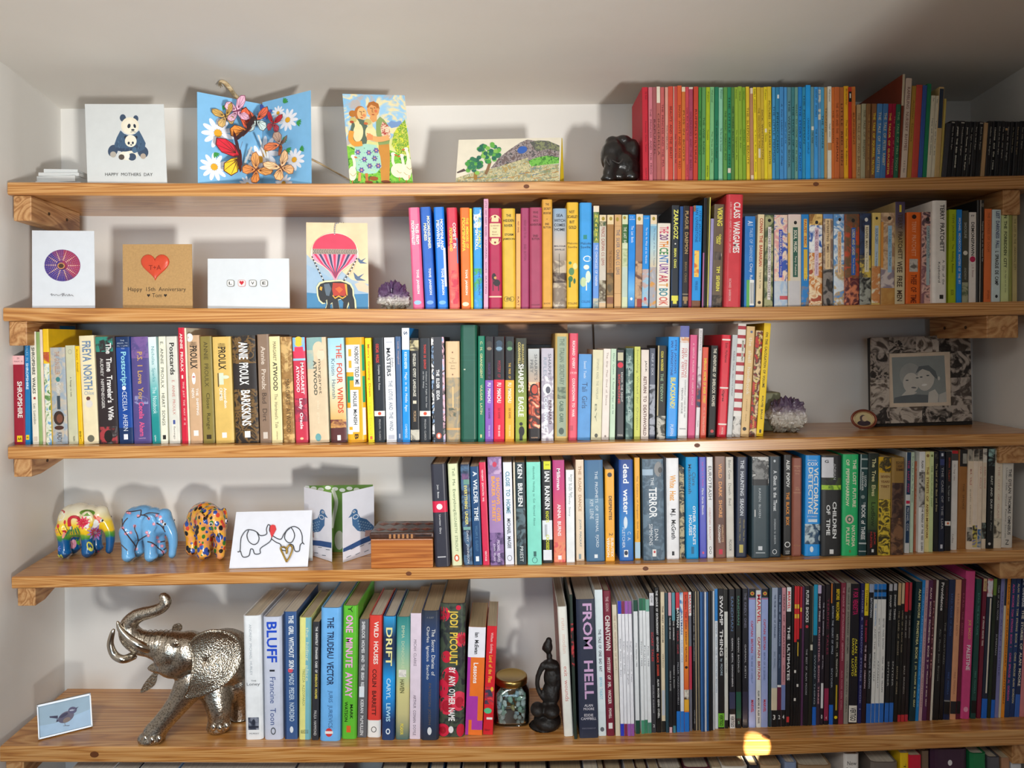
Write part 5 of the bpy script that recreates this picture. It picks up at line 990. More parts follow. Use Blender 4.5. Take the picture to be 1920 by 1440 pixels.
ROW5 = '''
460 493 1155 1387 -5 h f0f3f5 "white" ; t ANDREW MICHAEL HURLEY|a8b0b8|.07|.48|.42|.13 ; h THE|5a5e64|.525|.4|.7|.012 ; h Loney|4a4e54|.555|.15|.9|.032 ; a c8ccd4-8a90a0-3a4254|.82|.92|.18|.8 ; o 2a3040|.86|.5|.1|.18 ; r 2a3040|.89|.905|.2|.78 ; h MURRAY|6a7078|.95|.25|.8|.012
495.5 530 1157 1387 -3 h cdd3e4 "pale lilac" ; T BLUFF|1c4cc8|.04|.37|.48|.56 ; r 2a2e38|.43|.445|.34|.62 ; t Francine Toon|2c4a8c|.49|.88|.5|.3 ; o 4a5058|.93|.5|.14|.2 ; o cdd3e4|.93|.5|.09|.14
534 557.8 1147 1386 -3 p 3d5d90 "navy blue" ; r 22385e|0|1|0|.14 ; T THE GIRL WITHOUT SKIN|f0f4f6|.03|.45|.58|.4 ; o d05060|.46|.5|.2|.2 ; T MADS PEDER NORDBO|c0d0e0|.485|.86|.58|.4 ; o dce4ec|.925|.55|.14|.26
560 582.4 1158 1387 1 h e6e48e "yellow and teal" ; r 7ab8c4|0|1|.55|1 ; t the hiding place|e4e8c0|.08|.52|.66|.3 ; t TREZZA AZZOPARDI|8a9a6a|.42|.72|.4|.2 ; t PICADOR|6a6a4a|.92|.95|.5|.7
584.5 597 1166 1388 2 p 2f3036 "dark grey" ; T THE INFINITELY STRANGER CASES OF|e4e4e2|.04|.43|.6|.34 ; T SHERLOCK HOLMES|ecd860|.44|.65|.6|.34 ; t PAULA HAMMOND|d8d8d8|.75|.96|.5|.4
599.6 637 1140 1390 2 h 70b4ee "thick light blue" ; T THE TRUDEAU VECTOR|1f2f54|.07|.58|.5|.34 ; t JURIS JURIEVICS|3c6494|.62|.9|.5|.26 ; o d03a3c|.935|.46|.18|.22 ; r f4f0ee|.925|.945|.26|.66
640 668 1136 1386 3 h 62bc34 "bright green" ; t Y|1c2a14|.0|.05|.5|.3 ; T ONE MINUTE AWAY|f2a8dc|.07|.69|.46|.48 ; T MARK|1c2a14|.74|.85|.66|.2 ; T WATSON|1c2a14|.72|.87|.3|.22 ; r e0662c|.9|.95|.34|.62
670.4 687.2 1161 1383 4 p 626266 "grey" ; T SHERLOCK HOLMES AND THE IRISH REBELS|e4e4e6|.02|.62|.45|.36 ; r dce4ec|.57|.66|.1|.66 ; T KIERAN McMULLEN|dcdcde|.68|.98|.45|.36
688 713.4 1154 1383 4 h e0443a "red" ; r f0eeea|.86|1|0|1 ; T WILD HOUSES|f6ece4|.05|.4|.56|.34 ; T COLIN BARRETT|5a201c|.44|.82|.48|.32 ; o 3a3a3a|.935|.5|.2|.22 ; o f0eeea|.935|.5|.15|.17
715.6 739 1156 1388 3 h 1d4f92 "blue and navy" ; g 2a9cd8-162c50-162c50-1a9ae4-1a8ad8-1c3c70-203c6c|0|1|0|1 ; T DRIFT|ece49c|.09|.4|.5|.5 ; T CARYL LEWIS|b8e0f4|.5|.85|.5|.34 ; o e4ecf4|.93|.5|.18|.24 ; o 203c6c|.93|.5|.1|.14
741.4 767 1157 1387 2 h 5f9a98 "teal to sand" ; g 24807e-5aa8a0-a8c8a0-d4cc8c-c8c088-4a6a68|0|1|0|1 ; t EMMA DONOGHUE|c8d4b0|.07|.42|.5|.22 ; a 2a2a2a-e8e4dc-2a2a2a|.43|.49|.2|.75 ; T HAVEN|5a5a34|.51|.62|.46|.32 ; T PICADOR|ecd84c|.87|.96|.46|.24
768 788 1150 1386 2 p e2d2e0 "pale lilac" ; t MICAH CLARKE|7a6a7a|.21|.42|.45|.26 ; t ARTHUR CONAN DOYLE|6a5a6a|.65|.97|.45|.26
788.4 822 1146 1388 2 h 263c6a "navy" ; g 2a3240-1e4480-22406e-232c3c|0|1|0|1 ; h A GUEST|8a8a88|.05|.3|.7|.012 ; t The Secret Diaries of|ecece8|.14|.5|.68|.2 ; t Charles Ignatius Sancho|ecece8|.12|.53|.36|.2 ; t PATERSON JOSEPH|6a5a4a|.56|.88|.48|.18 ; o dce0e4|.93|.5|.12|.22
823 870 1132 1382 3 h 2f3338 "rose-patterned thick black" ; a 2f3338-44503f-24282c|0|1|0|1 ; o d42040|.08|.12|.26|.3 ; o b01830|.09|.1|.16|.18 ; o d42040|.03|.72|.1|.1 ; o e03450|.27|.86|.24|.3 ; o b01830|.27|.88|.14|.18 ; o c81c38|.4|.26|.2|.24 ; o d42040|.55|.42|.34|.4 ; o a81428|.56|.4|.2|.24 ; o d42040|.64|.12|.24|.36 ; o d82c48|.76|.3|.34|.4 ; o b01830|.77|.3|.2|.24 ; o e03a54|.73|.78|.3|.4 ; o b81c34|.74|.8|.17|.22 ; o d42040|.95|.16|.26|.26 ; o a81428|.95|.14|.15|.15 ; o c81c38|.95|.86|.16|.26 ; T JODI PICOULT|ecca50|.05|.46|.5|.42 ; T BY ANY OTHER NAME|f8f6f4|.48|.88|.5|.26 ; o e8e8e8|.945|.48|.1|.14
872 904 1176 1379 7 p f0792a "orange and white" ; r f0f0f8|0|.28|0|1 ; r b03aa8|.28|1|0|.18 ; r b03aa8|.64|.86|.0|.68 ; r f0792a|.86|1|.3|1 ; r b03aa8|.86|.95|.36|1 ; r f0792a|.84|.865|.7|1 ; T Ian McEwan|2c2c30|.05|.25|.5|.24 ; T Lessons|fdf6f0|.33|.52|.5|.28
905.6 924 1174 1378 8 p d8222e "red" ; t William Golding|f4d8d4|.06|.25|.5|.34 ; T Lord of the Flies|f2b83c|.27|.52|.5|.38 ; a f4f0ee-d8222e-3a3a50|.56|.72|.05|.95 ; o 5ac48a|.78|.4|.4|.3 ; o f2b83c|.58|.75|.14|.24 ; r f4f0ee|.84|.86|.3|.9 ; h faber|5a1018|.955|.15|.7|.02
1058 1075.6 1138 1381 -13 h f0efe6 "cream-white" D.19 ; L 9a6258-b87a68-7a4a44 ; t rutu modan|e8c8bc|.09|.36|.55|.4 ; t exit wounds|d88a84|.46|.73|.55|.42
1077 1082.4 1115 1386 -9 c 24342c "slim tall dark green" ; a 24342c-1c1c1c-c83a40|.2|.5|0|1
1087 1122 1124 1384 -7 p 30364a "thick slate black" ; T FROM HELL|d0a8d0|.03|.72|.58|.5 ; h ALAN|e8e4ec|.765|.3|.75|.018 ; h MOORE|e8e4ec|.79|.25|.82|.018 ; h EDDIE|e8e4ec|.835|.28|.76|.018 ; h CAMPBELL|e8e4ec|.86|.1|.92|.018 ; h KNOCKABOUT|8a8a9c|.93|.15|.88|.01
1122.4 1137 1106 1380 -8 p e6f2f6 "white" ; T THE TALE OF ONE BAD RAT|5a5a68|.27|.56|.5|.36 ; t BRYAN TALBOT|7ac4dc|.6|.75|.5|.36 ; o 6a7078|.955|.5|.26|.3
1138 1153 1108 1380 -8 h 7c2238 "maroon" ; t THE GOON|e4c8c8|.04|.14|.5|.34 ; T CHINATOWN|f0e8e4|.17|.41|.5|.6 ; T MYSTERY OF MR. WICKER|f0e4e0|.46|.78|.5|.4 ; T POWELL|f0e4e0|.81|.88|.5|.34 ; r f0ecea|.91|.95|.25|.75
1154.6 1163 1134 1380 -7 p e2d8c0 "cream" ; t THE LAST TEMPTATION OF ELLIOTT|b89080|.08|.5|.5|.4
1164 1170.4 1127 1380 -6 p f3f4fa "slim white and blue" ; r 2a3cc8|0|.095|0|1 ; r 2a3cc8|.91|1|0|1 ; t Stanley Stories for Boys|5a5a64|.28|.56|.5|.4
1171 1176.6 1127 1380 -6 p f3f4fa "slim white and maroon" ; r 8a2c50|0|.095|0|1 ; r 8a2c50|.91|1|0|1 ; t English Original English|5a5a64|.3|.54|.5|.4
1177.2 1183.2 1127 1380 -6 p f3f4fa "slim white and violet" ; r a05ab8|0|.095|0|1 ; r a05ab8|.91|1|0|1 ; t English Whimsical English|5a5a64|.3|.62|.5|.4
1183.8 1189.8 1127 1380 -6 p f3f4fa "slim white and lilac" ; r 9a5aa8|0|.095|0|1 ; r 9a5aa8|.91|1|0|1 ; t English Whimsical Tales|5a5a64|.3|.6|.5|.4
1192.4 1200 1125 1376 -5 p eef2f4 "slim white and dark green" ; r 124a3a|0|.085|0|1 ; r 124a3a|.9|1|0|1 ; t The Valkyries 1982|5a5a64|.32|.5|.5|.36
1203 1209 1122 1376 -5 p eef2f4 "slim white and green" ; r 1c6a4c|0|.09|0|1 ; r 4a9a7a|.9|1|0|1 ; t Finishes 1902|5a5a64|.32|.5|.5|.36
1209.4 1215 1122 1375 -5 p eef2f4 "slim white and mid green" ; r 2c7a58|0|.09|0|1 ; r 3a8a68|.9|1|0|1 ; t Prints|5a5a64|.35|.5|.5|.36
1215.4 1222 1124 1375 -5 p eef2f4 "slim white and pale green" ; r 7ab4a0|0|.09|0|1 ; r 4a8a74|.92|1|0|1 ; t Prints 1990|5a5a64|.35|.5|.5|.36
1222.4 1230.6 1112 1374 -5 p 3c3c42 "dark grey" ; r e4e4e8|0|.09|0|1 ; t IDW|2a2a2c|.02|.07|.5|.5 ; T SCARY TALES|c02c38|.28|.49|.5|.5 ; t DOUGLAS RUSHKOFF|c8c8cc|.66|.86|.5|.3 ; h 2|e8e8e8|.95|.3|.7|.02
1231.4 1240.6 1102 1374 -5 h 1c1c1e "tall black" ; T THE LEAGUE OF EXTRAORDINARY GENTLEMEN|e8e8e6|.02|.44|.5|.4 ; T BLACK DOSSIER|e8503a|.455|.61|.5|.42 ; T ALAN MOORE KEVIN O'NEILL|ecece8|.63|.9|.5|.4
1241 1248 1110 1373 -3 p e8d8b8 "cream and black" ; T THE FIRST KINGDOM|5a4a34|.1|.36|.5|.4 ; t VERTIGO|6a5a44|.44|.54|.5|.4 ; r 20201e|.92|1|0|1 ; r c8ccd4|.7|.88|.1|.9
1249 1254.4 1112 1374 -3 c 2a4a58 "slim dark teal"
1254.8 1261.2 1111 1374 -3 p 202024 "black and pink" ; r e0a8b4|0|.165|.05|.95 ; T PLANES OF FOCUS|d8d8d8|.18|.33|.5|.36 ; t MCKEAN & KOTZE|d8d8d8|.56|.7|.5|.34 ; r e8b8c0|.96|1|.1|.9
1261.6 1268 1111 1374 -3 p 1e1e22 "black and teal" ; r 5a9aa8|0|.2|.05|.95 ; T THE INVISIBLES|dcdcdc|.2|.34|.5|.36 ; t MCKEAN & DILLON|dcdcdc|.52|.68|.5|.34 ; r 4a8a98|.95|1|.1|.9
1269 1276 1111 1373 -3 p 1c1c22 "black and red" ; r d83044|0|.12|0|1 ; T BATMAN|f0f0ee|.11|.25|.55|.55 ; t YEAR ONE|c8404c|.27|.44|.5|.4 ; t MILLER MAZZUCCHELLI|b8b8c0|.5|.8|.5|.34 ; r 1f7ad8|.85|1|0|1
1276.6 1283 1111 1373 -3 p e6ecf4 "white and blue" ; a c84a5a-4a8ac8-e6ecf4|0|.14|0|1 ; T BATMAN|3a6aa8|.14|.3|.5|.5 ; t KILLING JOKE|5a7aa8|.34|.5|.5|.36 ; r 1f7ad8|.85|1|0|1
1283.6 1292.4 1110 1372 -3 p f2862a "orange" ; g e04428-e8502c-f4a428-f2862a-e8642a|0|.7|0|1 ; T BATMAN: THE DARK KNIGHT RETURNS|7a1c10|.02|.5|.5|.36 ; o 2a1a14|.54|.5|.34|.3 ; a f0d8b8-4a3a2a-e8e0d0|.7|.77|0|1 ; r f4b83a|.77|.85|0|1 ; r 1f7ad8|.86|1|0|1
1293.2 1298.4 1110 1371 -3 p 70707c "grey and red" ; r f4f4f2|0|.17|0|1 ; T MARVEL|d8283a|.02|.16|.5|.7 ; r c83a54|.39|.7|0|1
1300.4 1305 1109 1370 -2 p 201e22 "slim black" ; t A DISTANT SOIL THE GATHERING|b8b8bc|.1|.5|.5|.4 ; t VOLUME|b8b8bc|.85|.95|.5|.4
1305.4 1307.6 1109 1370 -2 c b8a88a "very thin tan"
1307.8 1310 1109 1370 -2 c 2c2a2e "very thin dark"
1310.2 1312.4 1109 1369 -2 c a89878 "very thin khaki"
1312.6 1314.8 1110 1369 -2 c 38363a "very thin charcoal"
1315.2 1318.6 1110 1372 -2 c 3a70b0 "very thin blue"
1318.8 1321.8 1110 1372 -2 c 1f4a80 "very thin navy"
1322 1325.2 1110 1372 -1 c d8dce4 "very thin white"
1325.4 1329 1110 1371 -1 c 1f62a8 "very thin royal blue"
1329.2 1333.4 1108 1371 -1 c 17181c "very thin black"
1333.6 1337 1108 1370 -1 c 26282e "very thin grey-black"
1337.2 1340.6 1108 1369 -1 c cfd2d4 "very thin silver"
1341 1346.6 1104 1366 -1 p eef4fa "slim white and blue" ; r 2a8ad8|0|.23|0|1 ; t SWAMP THING THE COLLECTED EDITION|5a7a98|.24|.74|.5|.4
1347 1358.4 1104 1364 -1 p 19181c "black" ; T SWAMP THING|f4f2f0|.05|.48|.55|.56 ; t by MOORE|c8dce8|.5|.62|.5|.44 ; r 7ac83a|.89|.99|0|1 ; T VERTIGO|1c2a10|.9|.98|.5|.6
1359 1365.4 1105 1364 -1 p dfe0d8 "slim white and black" ; r 22221f|0|.16|0|1 ; r 22221f|.94|1|0|1 ; t BLACK ORCHID|4a4a48|.42|.6|.5|.36
1368 1379 1105 1363 -1 p 202026 "black" ; t SANDMAN|6a86b0|.05|.3|.5|.4 ; T GAIMAN, KIETH, DRINGENBERG|d8d8dc|.35|.7|.5|.28 ; r 3a4060|.74|.86|0|1 ; r f0f0ee|.9|1|.05|.95 ; T VERTIGO|1c1c20|.91|.99|.5|.6
1380.6 1390 1104 1363 -1 p 1d1f20 "black and green" ; t SANDMAN|5a9a80|.05|.26|.5|.4 ; t GAIMAN BACHALO|d8d8dc|.35|.6|.5|.3 ; r 1f5a48|.74|.93|0|1 ; h 5|8ac8b0|.96|.35|.65|.02
1392.4 1402.6 1104 1363 0 p 24242c "charcoal" ; t THE KINDLY ONES|8a8aa0|.03|.28|.5|.4 ; t GAIMAN, KIETH|d0d0d4|.4|.64|.5|.3 ; r 34344a|.74|.94|0|1
1404.4 1416.8 1104 1363 0 p a9b8ec "lilac-blue" ; r 1c1c20|0|.065|0|1 ; o e0b83a|.034|.5|.3|.3 ; o c83a3c|.034|.5|.17|.17 ; r d02a3c|.07|.075|0|1 ; T CAPTAIN BRITAIN|c84a5c|.23|.46|.45|.36 ; t THE SIEGE OF CAMELOT|5a6a94|.48|.68|.45|.28 ; T MARVEL|d83a4c|.8|.89|.5|.4
1418 1427 1107 1363 0 p e9ecea "white" ; T MARVEL|d8283a|.03|.24|.55|.7 ; T CAPTAIN BRITAIN|b82a38|.34|.65|.55|.55 ; T ALAN MOORE & ALAN DAVIS|3a3a3c|.73|.97|.5|.4
1427.4 1439.6 1104 1362 1 p a4b4e6 "lilac-blue" ; r 1c1c20|0|.065|0|1 ; o e0b83a|.034|.5|.3|.3 ; o c83a3c|.034|.5|.17|.17 ; r d02a3c|.07|.075|0|1 ; T CAPTAIN BRITAIN|c84a5c|.22|.44|.45|.36 ; t BIRTH OF A LEGEND|5a6a94|.46|.66|.45|.28 ; T MARVEL|d83a4c|.8|.89|.5|.4
1441 1445.4 1103 1360 2 c 2c4446 "slim dark teal"
1446 1456.8 1102 1360 2 p a7b4cc "pale blue-grey" ; T THE FROM HEAVEN OF STRANGERS|3a4a6a|.05|.36|.5|.32 ; t ERIC POWELL|5a6a84|.46|.58|.5|.32 ; r e0d4b8|.72|.88|0|1 ; r 1a1a1c|.88|1|0|1 ; H 3|f0f0ee|.93|.3|.7|.035
1457 1464.2 1102 1360 2 p 30405a "slate" ; T THE RISE OF NOTORIOUS|9ab0d0|.05|.42|.5|.36 ; t ERIC POWELL|8aa0c0|.48|.58|.5|.32 ; r f0f0f0|.7|.715|0|1 ; r 6a2440|.715|.88|0|1 ; r 1a1a1c|.88|1|0|1 ; H 2|f0f0ee|.93|.3|.75|.03
1464.6 1472.2 1102 1359 2 p d0939c "dusty pink" ; T HEAPS OF RUINATION|6a2a38|.05|.5|.5|.36 ; t ERIC POWELL|7a3a48|.56|.68|.5|.32 ; r 7a8ac0|.7|.88|0|1 ; r 1a1a1c|.88|1|0|1 ; H 4|f0f0ee|.93|.3|.75|.03
1472.8 1481 1101 1359 3 p 1d1c20 "black and white" ; r f4f4f2|0|.175|0|1 ; T MARVEL|e0303c|.03|.16|.5|.66 ; T THE ULTIMATES|f4f4f2|.28|.67|.5|.6 ; r d83a3c|.93|.97|.2|.8
1482 1486.8 1097 1358 3 c 19181a "slim black"
1487.2 1492 1099 1357 3 p 1b1a1c "slim black and red" ; r d8242c|0|.4|0|1 ; r f0c83c|.13|.16|.1|.9 ; r f0c83c|.2|.23|.1|.9 ; r e8e4dc|.6|.62|.1|.9 ; r e8e4dc|.8|.82|.1|.9
1492.2 1496.6 1099 1357 3 p 1b1a1c "slim black and scarlet" ; r d8242c|0|.38|0|1 ; r f0c83c|.13|.16|.1|.9 ; r f0c83c|.2|.23|.1|.9 ; r f0c83c|.4|.5|.3|.7 ; r e8e4dc|.7|.72|.1|.9
1496.8 1500.8 1100 1357 4 p 201c20 "slim black and dark red" ; r c0202c|0|.3|0|1 ; r f0c83c|.15|.18|.1|.9
1501.2 1505.4 1100 1357 4 c 5a3458 "slim purple"
1505.8 1514.8 1099 1356 4 p 1d1d20 "black" ; T FUTURE SHOCKS|f0f0ee|.03|.26|.5|.6 ; o d83a48|.29|.5|.3|.32 ; t THE BEST OF ALAN MOORE|c8c8cc|.45|.78|.5|.3
1515.4 1521.8 1099 1356 4 p 26261f "slim black and cream" ; r e0dcc8|.42|.46|.3|1 ; r 8a8a80|0|.4|.8|1
1522.6 1529.8 1096 1353 4 p 1f2a34 "black and cyan" ; r 18a0c8|0|.36|0|1 ; t SWAMP THING|b8c4cc|.5|.85|.5|.34 ; r 1f6ad0|.87|1|0|1
1530.2 1536.8 1097 1353 4 p 3a2c3c "dark plum" ; r c8b8d8|0|.06|0|1 ; T SWAMP THING|e4e0e4|.08|.26|.5|.45 ; T PROMETHEA BOOK THREE|d8a0a8|.3|.85|.5|.42
1537.4 1543 1098 1353 5 p 28202a "dark violet" ; T THE BLACK DIAMOND|c8c0cc|.12|.36|.5|.4 ; t ERIC POWELL|c8c0cc|.5|.6|.5|.4 ; r e4e4e4|.7|.88|.1|.9 ; H 0|e8e8e8|.94|.25|.75|.03
1544.4 1552.8 1096 1352 5 p 241c22 "black and maroon" ; t TERRIFIC TALES|a03a58|.1|.5|.5|.4 ; r 9a2c50|.74|.97|0|1 ; H 4|e8c8d0|.95|.35|.65|.02
1554 1561.6 1094 1353 5 p 1c1f28 "black and blue" ; r d87a2a|0|.14|0|.3 ; T BATMAN THE COURT OF OWLS|b8c0cc|.16|.5|.5|.4 ; t SNYDER|b8c0cc|.6|.74|.5|.36 ; r 1f6ad0|.86|1|0|1
1562 1571.4 1094 1352 5 p 1d1c1a "black and yellow" ; T BEFORE WATCHMEN|f4d41c|.04|.26|.5|.66 ; t NITE OWL - DR. MANHATTAN|e4e0d0|.36|.66|.5|.34 ; r c8a828|.72|.9|.4|.7 ; o f4d41c|.95|.5|.32|.32
1572 1580.8 1093 1351 6 p 8f3448 "maroon" ; T THE LEAGUE OF EXTRAORDINARY GENTLEMEN|d89aa4|.03|.55|.5|.34 ; t ALAN MOORE KEVIN O'NEILL|d89aa4|.62|.9|.5|.32
1581.8 1590 1093 1351 6 p 9a9488 "grey" ; T THE LEAGUE OF EXTRAORDINARY GENTLEMEN|4a4640|.03|.5|.5|.4 ; t VOLUME KEVIN ONEILL|4a4640|.55|.92|.5|.36
1591 1606.6 1095 1350 6 p 1d1b22 "wide black" ; T V FOR VENDETTA|d0206a|.03|.22|.5|.6 ; T ALAN MOORE|e8d83a|.39|.66|.7|.26 ; T DAVID LLOYD|e8d83a|.39|.66|.34|.26 ; r f0ece0|.87|.99|.02|.98 ; T VERTIGO|1c1a1c|.885|.98|.5|.7
1608 1614.6 1094 1348 7 p 25265c "navy" ; t MOORE & SHADOW STORIES BOOK 1|a8a8d4|.05|.9|.5|.4
1615.4 1622.8 1094 1348 7 p 2a1620 "dark plum and yellow" ; r f4d828|0|.23|0|1 ; T DYNAMITE|8a5a10|.05|.2|.5|.5 ; T THE SHADOW|d02c50|.26|.42|.5|.4 ; T THE FIRE OF CREATION|e4c8d0|.44|.75|.5|.36
1623.6 1632 1095 1347 7 p 1f2026 "black and blue" ; r a8b4cc|0|.06|0|1 ; T BATWOMAN|c8ccd4|.1|.24|.5|.46 ; t WILLIAMS BLACKMAN|c8ccd4|.5|.75|.5|.34 ; r 2a6ec8|.86|1|0|1
1632.6 1639.4 1095 1346 7 p ecebe6 "white and blue" ; r 1f7cd0|0|.04|0|1 ; r 16324a|.04|.06|0|1 ; r 1f7cd0|.06|.09|0|1 ; r 16324a|.09|.11|0|1 ; t THE UNWRITTEN|2a8ad0|.14|.3|.5|.4 ; t AND THE BOUND TALE|5a5a5a|.32|.7|.5|.36 ; r 2a6ec8|.86|1|0|1
1640 1647 1095 1346 7 p eeede8 "white and blue" ; r 1f7cd0|0|.04|0|1 ; r 16324a|.04|.06|0|1 ; r 1f7cd0|.06|.09|0|1 ; r 16324a|.09|.11|0|1 ; t BACK TO BLACKADAM|5a5a5a|.25|.45|.5|.36 ; t AZZARELLO|5a5a5a|.55|.75|.5|.36 ; r 2a6ec8|.86|1|0|1
1648 1656.4 1095 1346 6 p eeede8 "white and blue" ; r 1f7cd0|0|.04|0|1 ; r 16324a|.04|.06|0|1 ; r 1f7cd0|.06|.09|0|1 ; r 16324a|.09|.11|0|1 ; t BETTER THAN BATMAN|5a5a5a|.25|.47|.5|.34 ; t YEAR OF THE VILLAIN|5a5a5a|.52|.78|.5|.34 ; r 2a6ec8|.86|1|0|1
1658 1665.8 1095 1345 9 p 1e1f22 "black and blue" ; r b8b8bc|0|.05|.1|.9 ; T SWAMP THING|c8c8c4|.08|.26|.5|.45 ; t SNYDER|c8c8c4|.56|.74|.5|.34 ; r 2a6ec8|.86|1|0|1
1666.6 1674.2 1094 1345 9 p 1e1f22 "black and blue" ; r b8b8bc|0|.05|.1|.9 ; T SWAMP THING|c8c8c4|.08|.26|.5|.45 ; t SNYDER|c8c8c4|.56|.74|.5|.34 ; r 2a6ec8|.86|1|0|1
1675.4 1682 1093 1344 9 p 1d1c1a "black and tan" ; r c8a87a|0|.16|.05|.95 ; t THE LAND OF SHADES|b8a888|.2|.52|.5|.36 ; t BARTHE MCGIRE|b8a888|.6|.8|.5|.34
1682.6 1688.2 1093 1344 9 p 1d1c1a "black and beige" ; r d0b890|0|.15|.05|.95 ; t LAND OF A BLACK ROSE|b8a888|.2|.5|.5|.36 ; r c03038|.95|1|0|1
1688.8 1695.6 1092 1343 9 p 211b1b "black and red" ; r d02030|0|.21|.05|.95 ; t MY STRANGE ARMY|b8b0a8|.24|.4|.5|.36 ; t BALE BRANDO|b8b0a8|.6|.8|.5|.34 ; r c03038|.95|1|0|1
1696.2 1702 1092 1343 9 p 241c1e "black and crimson" ; r b83040|0|.2|.05|.95 ; t MY DARK SHADOWS|b8b0a8|.24|.4|.5|.36 ; r b83040|.95|1|0|1
1704.4 1716 1091 1341 14 p 16333a "dark teal" ; T ALAN MOORE|e0dca0|.05|.26|.66|.36 ; T PROMETHEA BOOK 1|e0dca0|.28|.58|.6|.38 ; T J.H. WILLIAMS III MICK GRAY|e0dca0|.6|.9|.6|.34
1716.4 1722 1088 1341 13 p 1b84cc "bright blue" ; t GLOBAL FREQUENCY PLANET ABLAZE|8ac8f0|.05|.9|.5|.4
1722.4 1728.4 1088 1340 13 p c9a4a8 "dusty pink" ; t THE LEAGUE OF EXTRAORDINARY GENTLEMEN|8a5a68|.05|.9|.5|.4
1729 1737 1088 1340 13 p 5a2a52 "purple" ; T ALAN MOORE|ecd8c8|.05|.26|.6|.36 ; T PROMETHEA BOOK 2|ecd8c8|.28|.58|.6|.38 ; T J.H. WILLIAMS III MICK GRAY|ecd8c8|.6|.9|.6|.34
1737.4 1743.4 1087 1339 12 p 4a1c28 "dark maroon" ; t PROMETHEA|c88a8a|.15|.7|.5|.36
1743.8 1748 1088 1338 13 c d8d0c0 "slim cream"
1749 1759.6 1087 1338 13 p 1a181a "black" ; T Providence|e4e0dc|.02|.22|.6|.5 ; t Alan Moore Jacen Burrows|8a8a84|.35|.72|.5|.34
1760.6 1767.6 1088 1338 12 p 1c181a "black" ; t LOVECRAFT|6a3034|.04|.2|.5|.4 ; t THE COURTYARD|8a8a84|.3|.6|.5|.34
1768.6 1780.2 1087 1338 12 p 1e2a4c "navy" ; t B.P.R.D. PLAGUE OF FROGS|4a6aa8|.1|.4|.5|.3 ; r 8a8a88|.86|.87|0|1 ; r 18181a|.87|.96|0|1 ; t MIKE MIGNOLA|4a6aa8|.66|.82|.5|.28
1781 1791.8 1087 1338 12 p e0a078 "salmon" ; t B.P.R.D. HOLLOW EARTH|a8684a|.1|.4|.5|.3 ; r 26262c|.87|.96|0|1 ; t MIKE MIGNOLA|a8684a|.66|.82|.5|.28
1792.6 1799.8 1086 1338 12 p 6a1c34 "dark maroon" ; t B.P.R.D. THE DEAD|b85a70|.1|.4|.5|.34 ; r 18181a|.87|.96|0|1
1801 1819 1071 1343 11 h d84a86 "tall pink" ; t JOE SACCO|ecd060|.33|.46|.52|.34 ; T PALESTINE|f4e8ec|.5|.67|.52|.4 ; o f0a0c0|.935|.5|.24|.28
1820 1829.4 1086 1337 12 p 1e4a44 "dark green" ; t B.P.R.D. THE BLACK FLAME|5a9a8c|.1|.4|.5|.32 ; r 18181a|.87|.96|0|1 ; t MIKE MIGNOLA|5a9a8c|.66|.82|.5|.3
1831.4 1838.6 1085 1337 13 p 701c34 "maroon" ; r d8b888|0|.09|.05|.95 ; t BOOK|6a4a2a|.02|.08|.5|.5 ; T MY STRANGE HEARTED YEARS|e8e0d8|.27|.48|.5|.4
1839.6 1850 1085 1336 13 p 22283c "dark blue" ; a 3a6aa8-e8e4e8-c84a5a|0|.13|0|1 ; r e4dcc8|.14|.82|.55|.8 ; r 1f6ad0|.86|1|0|1
1851 1857 1085 1336 13 p 243022 "dark green" ; r 6a8a34|0|.12|0|1
1857.4 1864.4 1084 1336 13 p 1a1b20 "black and blue" ; t TALES OF ALAN MOORE|b8b8bc|.05|.3|.5|.36 ; t SUPERMAN|b8b8bc|.4|.55|.5|.36 ; r 1f6ad0|.87|1|0|1
1865 1871.8 1083 1335 13 p 8484b8 "lavender" ; t SKIZZ ALAN MOORE|4a4a7a|.1|.7|.5|.36
1872.2 1876.4 1083 1335 13 p d8d0b8 "slim cream and navy" ; r 20304a|0|.2|0|1
1876.8 1883 1082 1335 13 p f0962a "orange" ; T LEAGUE OF EXTRAORDINARY GENTLEMEN|8a4a10|.05|.9|.5|.4
1883.4 1892.4 1082 1334 14 p 25426e "blue and pink" ; T ALAN MOORE TOM STRONG BOOK 1|e05aa0|.05|.5|.5|.4 ; T CHRIS SPROUSE AL GORDON|e05aa0|.54|.88|.5|.4
1892.8 1901.6 1081 1334 14 p 1f3a6c "navy" ; T ALAN MOORE TOM STRONG BOOK 2|d8cca0|.05|.5|.5|.4 ; T CHRIS SPROUSE ALAN GORDON|d8cca0|.54|.9|.5|.4
1902 1911 1080 1333 15 p 1b2c54 "navy" ; T DC UNIVERSE|e8e8ec|.02|.22|.5|.55 ; T THE STORIES OF ALAN MOORE|ece4d0|.24|.78|.55|.5 ; r 3a6ac0|.84|1|0|1
1911.4 1920 1080 1332 15 p d8868a "dusty pink" ; t MARVELMAN|8a3a4a|.1|.5|.5|.4
'''
